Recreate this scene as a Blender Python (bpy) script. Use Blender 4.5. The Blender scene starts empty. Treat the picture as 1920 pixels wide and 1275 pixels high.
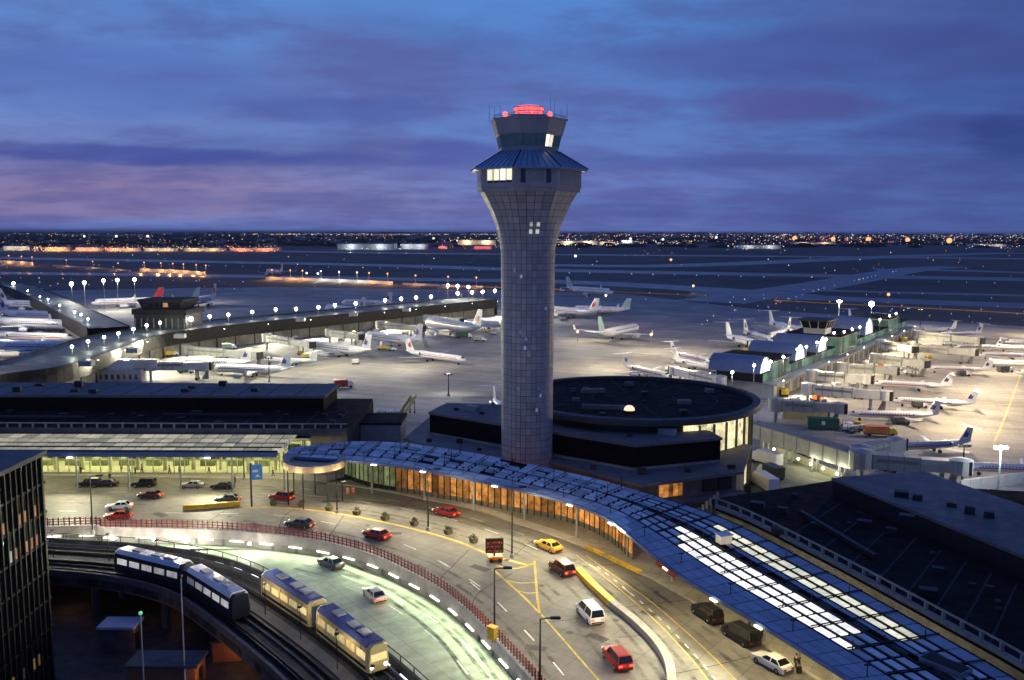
import bpy, bmesh, math, random
from mathutils import Vector, Matrix
random.seed(11)
S = bpy.context.scene
COL = S.collection
R = math.radians

# ---------------------------------------------------------------- camera
CAM = Vector((0, 0, 52.0)); FPX = 1700.0
PITCH = math.atan(203.5 / FPX); ROLL = R(0.21)
CR = Matrix.Rotation(math.pi / 2 - PITCH, 3, 'X') @ Matrix.Rotation(ROLL, 3, 'Z')
cam_d = bpy.data.cameras.new('camera'); cam = bpy.data.objects.new('camera', cam_d); COL.objects.link(cam)
cam_d.sensor_width = 36; cam_d.lens = 36 * FPX / 1920; cam_d.clip_start = 1; cam_d.clip_end = 120000
cam.matrix_world = Matrix.Translation(CAM) @ CR.to_4x4()
S.camera = cam
S.render.engine = 'CYCLES'
S.cycles.use_denoising = True
S.cycles.volume_bounces = 0; S.cycles.max_bounces = 6; S.cycles.diffuse_bounces = 2; S.cycles.glossy_bounces = 3; S.cycles.transparent_max_bounces = 8
S.cycles.sample_clamp_indirect = 4.0; S.cycles.caustics_reflective = False; S.cycles.caustics_refractive = False
S.view_settings.view_transform = 'Standard'; S.view_settings.look = 'None'
S.view_settings.exposure = 0.0; S.view_settings.gamma = 1.0

# ---------------------------------------------------------------- world: blue-hour sky with cloud banks
class NT:
    def __init__(s, tree): s.t = tree; s.n = tree.nodes; s.l = tree.links
    def new(s, typ, **kw):
        x = s.n.new(typ)
        for k, v in kw.items(): setattr(x, k, v)
        return x
    def put(s, sock, val):
        if hasattr(val, 'default_value') or hasattr(val, 'is_linked'): s.l.new(val, sock)
        else: sock.default_value = val
    def m(s, op, a, b=None, c=None, clamp=False):
        x = s.new('ShaderNodeMath', operation=op, use_clamp=clamp); s.put(x.inputs[0], a)
        if b is not None: s.put(x.inputs[1], b)
        if c is not None: s.put(x.inputs[2], c)
        return x.outputs[0]
    def mix(s, f, a, b, blend='MIX'):
        x = s.new('ShaderNodeMix', data_type='RGBA', blend_type=blend)
        s.put(x.inputs[0], f); s.put(x.inputs[6], a); s.put(x.inputs[7], b); return x.outputs[2]
    def noise(s, vec, scale, detail=4, rough=.5):
        x = s.new('ShaderNodeTexNoise'); x.inputs['Scale'].default_value = scale; x.inputs['Detail'].default_value = detail
        x.inputs['Roughness'].default_value = rough
        if vec is not None: s.l.new(vec, x.inputs['Vector'])
        return x.outputs[0]
    def rng(s, v, a, b, c=0., d=1., smooth=True):
        x = s.new('ShaderNodeMapRange'); x.interpolation_type = 'SMOOTHSTEP' if smooth else 'LINEAR'
        s.put(x.inputs[0], v)
        for i, q in enumerate((a, b, c, d)): x.inputs[i + 1].default_value = q
        return x.outputs[0]
    def ramp(s, v, stops):
        x = s.new('ShaderNodeValToRGB'); e = x.color_ramp.elements
        while len(e) < len(stops): e.new(.5)
        for k, (p, c) in zip(e, stops): k.position = p; k.color = (*c, 1) if len(c) == 3 else c
        s.put(x.inputs[0], v); return x.outputs[0]
def lin(r, g, b):
    f = lambda c: (c / 255 / 12.92) if c / 255 <= .04045 else ((c / 255 + .055) / 1.055) ** 2.4
    return (f(r), f(g), f(b), 1)

W = bpy.data.worlds.new('World'); S.world = W; W.use_nodes = True
n = NT(W.node_tree); W.node_tree.nodes.clear()
out = n.new('ShaderNodeOutputWorld'); bg = n.new('ShaderNodeBackground')
tc = n.new('ShaderNodeTexCoord'); sep = n.new('ShaderNodeSeparateXYZ'); n.l.new(tc.outputs['Generated'], sep.inputs[0])
X, Y, Z = sep.outputs
zc = n.m('MAXIMUM', Z, 0.0)
az = n.m('ARCTAN2', X, Y); el = n.m('ARCSINE', zc)
SUN_EL, SUN_AZ = R(-3.0), R(-62)
sky = n.new('ShaderNodeTexSky', sky_type='NISHITA', sun_disc=False, sun_elevation=SUN_EL, sun_rotation=SUN_AZ)
base = n.ramp(n.m('MULTIPLY', zc, 2.0), [(0, lin(104, 122, 190)), (.07, lin(98, 120, 192)), (.16, lin(82, 118, 194)), (.28, lin(74, 116, 194)), (.46, lin(74, 130, 206)), (.8, lin(66, 112, 190)), (1, lin(54, 96, 172))])
base = n.mix(0.05, base, n.mix(1.0, sky.outputs[0], (6, 6, 6, 1), 'MULTIPLY'))
# planar cloud coordinates: clouds flatten towards the horizon
den = n.m('ADD', zc, 0.15)
cv = n.new('ShaderNodeCombineXYZ'); n.put(cv.inputs[0], n.m('DIVIDE', X, den)); n.put(cv.inputs[1], n.m('MULTIPLY', n.m('DIVIDE', Y, den), 1.25)); cv.inputs[2].default_value = 3.7
cn = n.noise(cv.outputs[0], 0.62, 6, .55)
cn2 = n.noise(cv.outputs[0], 0.25, 4, .5)
dark = n.rng(cn, .46, .72)
base = n.mix(n.m('MULTIPLY', dark, .8), base, lin(74, 88, 152))
lightc = n.rng(cn2, .52, .78)
base = n.mix(n.m('MULTIPLY', lightc, .35), base, lin(92, 146, 216))
# afterglow low on the left
glow = n.m('MULTIPLY', n.rng(az, R(8), R(-22)), n.m('MULTIPLY', n.rng(el, R(0.1), R(1.2)), n.rng(el, R(5.2), R(2.0))))
streak = n.noise(cv.outputs[0], 0.9, 3)
base = n.mix(n.m('MULTIPLY', glow, n.rng(streak, .25, .65, .45, 1.0)), base, lin(140, 124, 166))
# cloud banks: (azimuth, elevation, half width, half height, colour, strength)
wob = n.m('ADD', n.m('MULTIPLY', n.m('SUBTRACT', n.noise(cv.outputs[0], 1.1, 7, .62), .5), 3.4), n.m('MULTIPLY', n.m('SUBTRACT', n.noise(cv.outputs[0], 4.0, 5, .6), .5), 1.2))
mott = n.noise(cv.outputs[0], 2.3, 6, .6)
base = n.mix(n.m('MULTIPLY', n.rng(mott, .42, .68), .52), base, lin(78, 88, 152)); mauve = n.noise(cv.outputs[0], .8, 5, .6); base = n.mix(n.m('MULTIPLY', n.rng(mauve, .42, .68), .58), base, lin(92, 94, 156)); base = n.mix(n.m('MULTIPLY', n.rng(mott, .5, .3), .16), base, lin(96, 144, 214))
def uv_dir(u, v):
    d = CR @ Vector(((u - 960) / FPX, (637.5 - v) / FPX, -1)); d.normalize()
    return math.atan2(d.x, d.y), math.asin(d.z)
for (u, v, hw, hh, c, k) in [(1470, 200, 150, 32, (88, 86, 150), .8), (190, 288, 290, 16, (62, 76, 154), .75), (1500, 95, 330, 42, (78, 90, 160), .65),
                             (1780, 245, 120, 24, (76, 84, 154), .6), (850, 292, 95, 26, (78, 92, 168), .65), (640, 302, 110, 14, (72, 86, 162), .6),
                             (1250, 305, 330, 14, (72, 88, 160), .5), (1900, 260, 80, 40, (54, 66, 130), .65), (640, 205, 210, 26, (78, 94, 168), .6), (250, 150, 260, 60, (84, 112, 188), .5)]:
    a0, e0 = uv_dir(u, v)
    dx = n.m('DIVIDE', n.m('SUBTRACT', az, a0), hw / FPX); dy = n.m('DIVIDE', n.m('SUBTRACT', el, e0), hh / FPX)
    r2 = n.m('ADD', n.m('ADD', n.m('MULTIPLY', dx, dx), n.m('MULTIPLY', dy, dy)), wob)
    base = n.mix(n.m('MULTIPLY', n.rng(r2, 1.6, 0.1), k), base, lin(*c))
# the east (right) side is further into night
base = n.mix(n.rng(az, R(4), R(32), 0, .5), base, lin(38, 60, 126))
n.l.new(base, bg.inputs[0]); bg.inputs[1].default_value = .99
n.l.new(bg.outputs[0], out.inputs[0])

sd = bpy.data.lights.new('sun', 'SUN'); sd.energy = 0.03; sd.angle = R(10); sd.color = (1, .78, .72)
sun = bpy.data.objects.new('sun', sd); COL.objects.link(sun); sun.rotation_euler = (R(86), 0, -SUN_AZ)

# ---------------------------------------------------------------- placing helpers (pixel -> real point on a level plane)
def ray(u, v): return CR @ Vector(((u - 960) / FPX, (637.5 - v) / FPX, -1))
def G(u, v, z=0.):
    d = ray(u, v); t = (z - CAM.z) / d.z; return Vector((CAM.x + d.x * t, CAM.y + d.y * t, z))
def AT(u, v, y):
    d = ray(u, v); t = (y - CAM.y) / d.y; return CAM + d * t
def curve(pts, step=1.0):
    """Catmull-Rom through points, resampled by arc length -> list of Vectors."""
    P = [Vector(p) for p in pts]; P = [2 * P[0] - P[1]] + P + [2 * P[-1] - P[-2]]; d = []
    for i in range(1, len(P) - 2):
        a, b, c, e = P[i - 1:i + 3]
        for k in range(24):
            t = k / 24; d.append(.5 * (2 * b + (c - a) * t + (2 * a - 5 * b + 4 * c - e) * t * t + (3 * b - a - 3 * c + e) * t ** 3))
    d.append(P[-2]); return resample(d, step)
def resample(d, step):
    L = [0.]
    for a, b in zip(d, d[1:]): L.append(L[-1] + (b - a).length)
    nn = max(2, int(round(L[-1] / step)) + 1); o = []; j = 0
    for i in range(nn):
        s = L[-1] * i / (nn - 1)
        while j < len(L) - 2 and L[j + 1] < s: j += 1
        t = (s - L[j]) / max(1e-9, L[j + 1] - L[j]); o.append(d[j].lerp(d[j + 1], t))
    return o
def tang(c, i):
    a, b = c[max(0, i - 1)], c[min(len(c) - 1, i + 1)]; t = b - a; t.z = 0; return t.normalized()
def offs(c, d):
    """offset to the LEFT of travel by d"""
    return [p + Vector((-tang(c, i).y, tang(c, i).x, 0)) * d for i, p in enumerate(c)]
def smooth_line(c, it=6):
    for _ in range(it): c = [c[0]] + [(c[i - 1] + 2 * c[i] + c[i + 1]) / 4 for i in range(1, len(c) - 1)] + [c[-1]]
    return c

# ---------------------------------------------------------------- objects
ORG = {}
def tag(o, label=None, cat=None, group=None, kind=None):
    for k, v in (('label', label), ('category', cat), ('group', group), ('kind', kind)):
        if v: o[k] = v
    return o
def thing(name, label, cat, loc=(0, 0, 0), rz=0., group=None, world=False):
    o = bpy.data.objects.new(name, None); COL.objects.link(o); o.location = loc; o.rotation_euler = (0, 0, rz); o.empty_display_size = .3
    ORG[o.name] = Vector(loc) if world else Vector((0, 0, 0))
    return tag(o, label, cat, group)
def kids(o): return [c for c in list(o.children)]
def dup(o, loc=None, rz=None, label=None, group=None, scale=None, parent=None):
    c = o.copy(); COL.objects.link(c)
    if parent: c.parent = parent
    for ch in kids(o): dup(ch, parent=c)
    if loc is not None: c.location = loc
    if rz is not None: c.rotation_euler = (0, 0, rz)
    if scale is not None: c.scale = (scale,) * 3
    if label: c['label'] = label
    if group: c['group'] = group
    return c
def setmat(o, name, m):
    """give the child parts called `name` another material (object-level slot)"""
    for ch in o.children:
        if ch.name.split('.')[0] == name:
            ch.material_slots[0].link = 'OBJECT'; ch.material_slots[0].material = m
class MB:
    def __init__(s): s.v = []; s.f = []
    def add(s, vs, fs):
        b = len(s.v); s.v += [tuple(p) for p in vs]; s.f += [tuple(i + b for i in f) for f in fs]; return s
    def hexa(s, bot, top):
        n_ = len(bot); s.add(list(bot) + list(top), [tuple(range(n_))[::-1], tuple(range(n_, 2 * n_))] + [(i, (i + 1) % n_, n_ + (i + 1) % n_, n_ + i) for i in range(n_)]); return s
    def box(s, x0, x1, y0, y1, z0, z1):
        q = [(x0, y0), (x1, y0), (x1, y1), (x0, y1)]; return s.hexa([(*p, z0) for p in q], [(*p, z1) for p in q])
    def cbox(s, c, d, z0, z1, ax=(1, 0)):
        """box centred on c (xy), size d=(along ax, across)"""
        a = Vector((ax[0], ax[1])).normalized(); b = Vector((-a.y, a.x)); c = Vector((c[0], c[1])); h, w = d[0] / 2, d[1] / 2
        q = [c - a * h - b * w, c + a * h - b * w, c + a * h + b * w, c - a * h + b * w]
        return s.hexa([(p.x, p.y, z0) for p in q], [(p.x, p.y, z1) for p in q])
    def prism(s, poly, z0, z1):
        p = [(q[0], q[1]) for q in poly]; A = sum(a[0] * b[1] - b[0] * a[1] for a, b in zip(p, p[1:] + p[:1]))
        if A < 0: p = p[::-1]
        return s.hexa([(*q, z0) for q in p], [(*q, z1) for q in p])
    def sheet(s, poly, z):
        p = [(q[0], q[1]) for q in poly]; A = sum(a[0] * b[1] - b[0] * a[1] for a, b in zip(p, p[1:] + p[:1]))
        if A < 0: p = p[::-1]
        return s.add([(*q, z) for q in p], [tuple(range(len(p)))])
    def ribbon(s, c, w, z=None):
        l, r = offs(c, w / 2), offs(c, -w / 2); k = len(c)
        vs = [(p.x, p.y, p.z if z is None else z) for p in r + l]
        return s.add(vs, [(i, i + 1, k + i + 1, k + i) for i in range(k - 1)])
    def band(s, a, b, za, zb=None):
        """surface between two curves of equal length"""
        k = len(a); vs = [(p.x, p.y, za) for p in a] + [(p.x, p.y, za if zb is None else zb) for p in b]
        return s.add(vs, [(i, i + 1, k + i + 1, k + i) for i in range(k - 1)])
    def wall(s, c, w, z0, z1):
        l, r = offs(c, w / 2), offs(c, -w / 2); k = len(c); zz = lambda z, p: z + 0 * p.x
        vs = [(p.x, p.y, z0) for p in r] + [(p.x, p.y, z0) for p in l] + [(p.x, p.y, z1) for p in r] + [(p.x, p.y, z1) for p in l]
        fs = []
        for i in range(k - 1):
            fs += [(i, i + 1, 2 * k + i + 1, 2 * k + i), (k + i + 1, k + i, 3 * k + i, 3 * k + i + 1), (2 * k + i, 2 * k + i + 1, 3 * k + i + 1, 3 * k + i), (i + 1, i, k + i, k + i + 1)]
        fs += [(0, 2 * k, 3 * k, k), (k - 1, 2 * k - 1, 4 * k - 1, 3 * k - 1)]
        return s.add(vs, fs)
    def tube(s, p0, p1, r0, r1=None, k=8):
        p0, p1 = Vector(p0), Vector(p1); r1 = r0 if r1 is None else r1; d = (p1 - p0).normalized()
        u = d.orthogonal().normalized(); w = d.cross(u)
        ring = lambda p, r: [p + (u * math.cos(2 * math.pi * i / k) + w * math.sin(2 * math.pi * i / k)) * r for i in range(k)]
        return s.hexa(ring(p0, r0), ring(p1, r1))
    def pipe(s, pts, r, k=6):
        for a, b in zip(pts, pts[1:]): s.tube(a, b, r, r, k)
        return s
    def lathe(s, prof, k=24, c=(0, 0), cap=True):
        vs = [(c[0] + r * math.cos(2 * math.pi * i / k), c[1] + r * math.sin(2 * math.pi * i / k), z) for r, z in prof for i in range(k)]; m = len(prof)
        fs = [(j * k + i, j * k + (i + 1) % k, (j + 1) * k + (i + 1) % k, (j + 1) * k + i) for j in range(m - 1) for i in range(k)]
        if cap: fs += [tuple(range(k))[::-1], tuple(range((m - 1) * k, m * k))]
        return s.add(vs, fs)
    def loft(s, rings, cap=True):
        k = len(rings[0]); m = len(rings); vs = [p for r in rings for p in r]
        fs = [(j * k + i, j * k + (i + 1) % k, (j + 1) * k + (i + 1) % k, (j + 1) * k + i) for j in range(m - 1) for i in range(k)]
        if cap: fs += [tuple(range(k))[::-1], tuple(range((m - 1) * k, m * k))]
        return s.add(vs, fs)
    def ball(s, c, r, k=8, m=5, sz=1.):
        prof = [(max(1e-3, r * math.sin(math.pi * j / m)), c[2] - r * sz * math.cos(math.pi * j / m)) for j in range(m + 1)]
        return s.lathe(prof, k, (c[0], c[1]))
    def mesh(s, name, smooth=False, org=None):
        me = bpy.data.meshes.new(name); vs = s.v
        if org is not None and org.length: vs = [(p[0] - org.x, p[1] - org.y, p[2] - org.z) for p in vs]
        me.from_pydata(vs, [], s.f); me.update()
        bm = bmesh.new(); bm.from_mesh(me); bmesh.ops.recalc_face_normals(bm, faces=bm.faces); bm.to_mesh(me); bm.free()
        if smooth:
            me.polygons.foreach_set('use_smooth', [True] * len(me.polygons)); 
            try: me.set_sharp_from_angle(angle=R(smooth if smooth is not True else 40))
            except Exception: pass
        return me
    def build(s, name, mat, parent=None, smooth=False, bevel=0, **kw):
        org = ORG.get(parent.name) if parent else None
        me = s.mesh(name, smooth, org); me.materials.append(mat)
        o = bpy.data.objects.new(name, me); COL.objects.link(o)
        if parent: o.parent = parent; ORG[o.name] = org
        if bevel:
            b = o.modifiers.new('bevel', 'BEVEL'); b.width = bevel; b.segments = 2; b.limit_method = 'ANGLE'
        return tag(o, **kw) if kw else o
def put(me, name, parent, loc=(0, 0, 0), rot=(0, 0, 0)):
    o = bpy.data.objects.new(name, me); COL.objects.link(o); o.parent = parent; o.location = loc; o.rotation_euler = rot; ORG[o.name] = ORG.get(parent.name); return o
def lamp(loc, power, col=(1, .95, .85), r=.4, typ='POINT', spot=150, aim=None, name='lamp_light', parent=None):
    d = bpy.data.lights.new(name, typ); d.energy = power; d.color = col; d.shadow_soft_size = r
    o = bpy.data.objects.new(name, d); COL.objects.link(o); o.location = loc
    if typ == 'SPOT': d.spot_size = R(spot); d.spot_blend = .6
    if aim is not None: o.rotation_euler = (Vector(aim) - Vector(loc)).to_track_quat('-Z', 'Y').to_euler()
    return o
def ordinal(i): return ('first second third fourth fifth sixth seventh eighth ninth tenth eleventh twelfth thirteenth fourteenth fifteenth sixteenth seventeenth eighteenth nineteenth twentieth '
    'twenty-first twenty-second twenty-third twenty-fourth twenty-fifth twenty-sixth twenty-seventh twenty-eighth').split()[i]

# ---------------------------------------------------------------- materials
def M(name, col, rough=.6, metal=0., var=.18, sc=.6, emit=0., ecol=None, rand=0., bump=0., spec=.5, coat=0., world=False, stain=0.):
    m = bpy.data.materials.new(name); m.use_nodes = True; t = NT(m.node_tree); b = t.n['Principled BSDF']
    if world: vec = t.new('ShaderNodeNewGeometry').outputs['Position']
    else: vec = t.new('ShaderNodeTexCoord').outputs['Object']
    f = t.rng(t.noise(vec, sc, 6, .6), .3, .7, 1 - var, 1 + var, False)
    if stain: f = t.m('MULTIPLY', f, t.rng(t.noise(vec, sc * .13, 4, .55), .35, .65, 1 - stain, 1 + stain * .5, False))
    if rand:
        oi = t.new('ShaderNodeObjectInfo'); f = t.m('MULTIPLY', f, t.rng(oi.outputs['Random'], 0, 1, 1 - rand, 1 + rand, False))
    c = t.new('ShaderNodeVectorMath', operation='SCALE'); c.inputs[0].default_value = col[:3]; t.put(c.inputs['Scale'], f)
    t.l.new(c.outputs[0], b.inputs['Base Color'])
    t.put(b.inputs['Roughness'], t.rng(t.noise(vec, sc * 2.3, 4), .3, .7, max(.02, rough * .8), min(1, rough * 1.2), False))
    b.inputs['Metallic'].default_value = metal; b.inputs['Specular IOR Level'].default_value = spec
    b.inputs['Coat Weight'].default_value = coat
    if emit:
        b.inputs['Emission Color'].default_value = (*(ecol or col)[:3], 1)
        if rand: 
            t.put(b.inputs['Emission Strength'], t.m('MULTIPLY', t.rng(t.noise(vec, sc, 6, .6), .3, .7, 1 - var, 1 + var, False), t.m('MULTIPLY', t.rng(oi.outputs['Random'], 0, 1, max(.05, 1 - 2.2 * rand), 1 + rand, False), emit)))
        elif var: t.put(b.inputs['Emission Strength'], t.m('MULTIPLY', f, emit))
        else: b.inputs['Emission Strength'].default_value = emit
    if bump:
        bp = t.new('ShaderNodeBump'); bp.inputs['Strength'].default_value = bump; bp.inputs['Distance'].default_value = .05
        t.l.new(t.noise(vec, sc * 8, 4), bp.inputs['Height']); t.l.new(bp.outputs[0], b.inputs['Normal'])
    return m
def nosample(m): m.cycles.emission_sampling = 'NONE'; return m
def slab_mat(name, col, slab, rough, joint=.6, var=.2, ang=0., wet=.0):
    """concrete laid in square slabs: joints, stains, tyre darkening"""
    m = bpy.data.materials.new(name); m.use_nodes = True; t = NT(m.node_tree); b = t.n['Principled BSDF']
    pos = t.new('ShaderNodeNewGeometry').outputs['Position']
    mp = t.new('ShaderNodeMapping'); mp.inputs['Rotation'].default_value = (0, 0, ang); t.l.new(pos, mp.inputs[0]); pv = mp.outputs[0]
    br = t.new('ShaderNodeTexBrick'); br.offset = 0; t.l.new(pv, br.inputs['Vector'])
    for k, v in (('Scale', 1.), ('Mortar Size', .06), ('Mortar Smooth', .3), ('Brick Width', slab), ('Row Height', slab), ('Bias', 0)): br.inputs[k].default_value = v
    br.inputs['Color1'].default_value = (.9, .9, .9, 1); br.inputs['Color2'].default_value = (1.08, 1.08, 1.08, 1); br.inputs['Mortar'].default_value = (joint,) * 3 + (1,)
    f = t.m('MULTIPLY', t.rng(t.noise(pv, .8, 6, .65), .3, .7, 1 - var * .6, 1 + var * .6, False), t.rng(t.noise(pv, .035, 5, .6), .32, .68, 1 - var * 1.6, 1 + var, False))
    st = t.new('ShaderNodeMapping'); st.inputs['Scale'].default_value = (.02, .25, 1); t.l.new(pv, st.inputs[0])
    f = t.m('MULTIPLY', f, t.rng(t.noise(st.outputs[0], 1., 5, .6), .35, .7, 1.12, .72, False))
    c = t.new('ShaderNodeVectorMath', operation='SCALE'); t.l.new(br.outputs[0], c.inputs[0]); t.put(c.inputs['Scale'], f)
    c2 = t.new('ShaderNodeVectorMath', operation='MULTIPLY'); t.l.new(c.outputs[0], c2.inputs[0]); c2.inputs[1].default_value = col
    t.l.new(c2.outputs[0], b.inputs['Base Color'])
    t.put(b.inputs['Roughness'], t.rng(t.noise(pv, .05, 4), .35, .65, rough * (1 - wet), rough, False))
    return m
m_steel = M('brushed_steel', (.35, .36, .38), .4, .8)
m_dark = M('dark_metal', (.02, .021, .024), .5, .3, .3, 2)
m_black = M('black_rubber', (.015, .015, .015), .8, 0, .2, 5)
m_white = M('white_paint', (.78, .78, .77), .35, 0, .06, .8)
m_grey = M('grey_paint', (.33, .34, .34), .5, 0, .15, .8, stain=.2)
m_conc = M('pale_concrete', (.36, .34, .31), .85, 0, .2, .9, world=True, stain=.25, bump=.2)
m_conc_d = M('weathered_concrete', (.12, .12, .12), .85, 0, .3, .7, world=True, stain=.35, bump=.2)
m_glassd = M('dark_glass', (.012, .015, .02), .08, 0, .2, .4, spec=.8)
m_yellow = M('yellow_paint', (.72, .46, .04), .6, 0, .25, 1.5, world=True, stain=.2)
m_wline = M('white_road_paint', (.62, .62, .6), .7, 0, .35, 2.2, world=True, stain=.25)
m_yline = M('yellow_road_paint', (.62, .42, .07), .7, 0, .35, 2.2, world=True, stain=.3)
m_red = M('red_paint', (.24, .022, .016), .5, 0, .2, 1.2)
m_lampw = nosample(M('white_lamp', (1, 1, 1), .4, emit=26, ecol=(1, .96, .86)))
m_lampo = nosample(M('sodium_lamp', (1, .6, .2), .4, emit=2.2, ecol=(1, .45, .12)))
m_lampr = nosample(M('red_lamp', (1, .1, .05), .4, emit=6, ecol=(1, .06, .05)))
m_lampb = nosample(M('blue_lamp', (.1, .2, 1), .4, emit=5, ecol=(.12, .25, 1)))
# ================================================================ GROUND
def disc(r0, r1, k=64, z=0.):
    m = MB(); vs = [(r * math.cos(2 * math.pi * i / k), r * math.sin(2 * math.pi * i / k), z) for r in (r0, r1) for i in range(k)]
    return m
m_grass = M('dark_field_grass', (.092, .085, .072), .95, 0, .35, .012, world=True, stain=.5)
gm = MB().sheet([(-60000, -300), (60000, -300), (60000, 90000), (-60000, 90000)], 0.)
ground = gm.build('ground', m_grass, kind='structure')
tag(ground, 'dark flat airfield and city ground reaching the horizon')
m_apron = slab_mat('apron_concrete', (.36, .34, .30), 7.6, .75, .62, .22, R(20))
apron_px = [(-900, 560), (-200, 552), (300, 541), (520, 538), (960, 545), (1180, 552), (1400, 578), (1700, 600), (1920, 612), (2700, 650)]
pts = [G(u, v) for u, v in apron_px]
tag(MB().sheet(pts + [Vector((260, 60, 0)), Vector((-330, 60, 0))], .004).build('apron', m_apron, kind='structure'), 'pale concrete aircraft apron')
m_taxi = M('taxiway_asphalt', (.12, .117, .112), .36, 0, .2, .02, world=True, stain=.35)
def strip(name, px, w, z=.008, m=m_taxi):
    c = curve([G(u, v) for u, v in px], 60); return MB().ribbon(c, w, z).build(name, m, kind='structure')
strip('taxiway', [(-300, 478), (300, 489), (700, 497), (1000, 506), (1350, 513), (1560, 517), (2100, 527)], 85)
strip('taxiway', [(-300, 508), (400, 517), (800, 524), (1050, 528), (1300, 541), (1500, 556)], 60, .008)
strip('taxiway', [(1290, 552), (1460, 556), (1700, 565), (2200, 584)], 55, .012)
strip('taxiway', [(1330, 566), (1450, 548), (1560, 531), (1660, 513), (1720, 504), (1790, 500)], 55, .016)
strip('taxiway', [(1640, 505), (1780, 507), (1920, 511), (2300, 522)], 58, .012)
strip('taxiway', [(1500, 543), (1700, 549), (1920, 554), (2300, 566)], 26, .020)
strip('runway', [(-400, 462), (300, 468), (700, 474), (1000, 477), (1500, 481), (2200, 488)], 110)
strip('runway', [(1000, 497), (1300, 497), (1700, 480), (1900, 474)], 95, .016)
# orange walls added on the far service road in place of vehicle light trails
m_orange = M('light_trail_orange', (.75, .33, .07), .6, 0, .15, .05, world=True)
for nm, px in (('light_trail', [(1452, 564), (1600, 572), (1760, 580), (1920, 589), (2150, 603)]), ('light_trail', [(1040, 543), (1180, 549), (1330, 556)]), ('light_trail', [(890, 537), (940, 540), (1040, 542)])):
    c = curve([G(u, v) for u, v in px], 20)
    tag(MB().wall(c, .8, 0, .8).build('light_trail_wall', m_orange), 'low orange wall standing in for vehicle light trails on the far service road, ' + ('right of the concourse' if px[0][0] > 1400 else 'right of the tower' if px[0][0] > 1000 else 'behind the tower'), 'barrier')
    for p in c[::9]: lamp((p.x, p.y - 4, 4.5), 700, (1, .5, .18), .5)  # small lamps added so the trail walls glow

# painted lines on the apron
m_ypaint = M('faded_apron_line', (.62, .50, .22), .7, 0, .3, 1., world=True, stain=.3)
al = thing('apron_marking', None, None); al['kind'] = 'structure'
for px in ([(715, 704), (770, 693), (860, 677)], [(600, 726), (640, 716), (700, 707)], [(1862, 835), (1885, 780), (1915, 700), (1930, 660)], [(1100, 640), (1200, 628), (1330, 606)], [(1460, 592), (1700, 612), (1920, 640)], [(1850, 760), (1920, 757)], [(560, 700), (700, 672), (800, 655)], [(1650, 800), (1760, 806), (1880, 812)]):
    MB().ribbon(curve([G(u, v) for u, v in px], 4), .55, .02).build('line', m_ypaint, al)

# ================================================================ ROADS
ZU = 6.0
m_road = slab_mat('road_concrete', (.19, .175, .155), 5.2, .62, .6, .28, R(38))
m_side = slab_mat('pavement_concrete', (.34, .31, .26), 1.8, .8, .7, .2, R(30))
inner = curve([Vector((-135, 126, ZU)), *[G(u, v, ZU) for u, v in [(100, 992), (200, 994), (350, 996), (450, 1001), (540, 1010), (620, 1023), (700, 1045), (770, 1077), (830, 1111), (880, 1151), (925, 1196), (965, 1238), (1000, 1277), (1060, 1350), (1105, 1420)]]], 1.0)
kerb = curve([Vector((-135, 166 - 1.5, ZU)), *[G(u, v, ZU) for u, v in [(90, 892), (300, 895), (540, 899), (640, 909), (720, 921), (800, 937), (880, 953), (960, 979), (1040, 1005), (1110, 1033), (1160, 1057), (1230, 1090), (1300, 1130), (1400, 1192), (1480, 1240), (1560, 1292), (1660, 1360), (1760, 1440)]]], 1.0)
ZC = 13.5
back = smooth_line(curve([G(u, v, ZC) for u, v in [(545, 842), (655, 829), (760, 832), (860, 846), (940, 860), (1025, 878), (1150, 907), (1265, 938), (1345, 964), (1395, 985), (1560, 1072), (1690, 1145), (1800, 1207), (1900, 1264), (2000, 1330), (2100, 1400)]], 1.0), 12)
front = smooth_line(curve([G(u, v, ZC) for u, v in [(530, 855), (640, 862), (720, 869), (800, 881), (880, 897), (960, 914), (1060, 939), (1135, 968), (1180, 1003), (1242, 1053), (1300, 1093), (1420, 1165), (1510, 1220), (1600, 1277), (1700, 1343), (1800, 1414)]], 1.0), 5)
fac = [Vector((p.x, p.y, 0)) for p in back]
rear = resample([Vector((-135, 168.2, 0)), Vector((-80, 168.2, 0)), Vector((-30, 168.2, 0))] + [p + Vector((1.2, 1.6, 0)) for p in fac[3:]], 1.); nres = lambda c, k: resample(c, sum((a - b).length for a, b in zip(c, c[1:])) / k)
up = MB().band(nres(inner, 260), nres(rear, 260), ZU).build('upper_road', m_road, kind='structure'); tag(up, 'curved upper departures road of worn concrete')
# deck edge beam seen from the lower level
m_fascia = M('deck_fascia', (.62, .55, .48), .8, 0, .2, .8, world=True, stain=.25)
es = thing('deck_edge', None, None); es['kind'] = 'structure'
MB().wall(offs(inner, -.25), .5, 5.1, ZU + .55).build('edge_beam', m_fascia, es)
MB().wall(offs(inner, .2), .5, 0, 5.09).build('abutment_wall', M('lower_wall', (.42, .40, .33), .8, 0, .2, .4, world=True), es)
for p in resample(offs(inner, -.12), 4.2): MB().box(p.x - .16, p.x + .16, p.y - .16, p.y + .16, 4.0, 5.09).build('wall_pier', m_conc, es)
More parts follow.
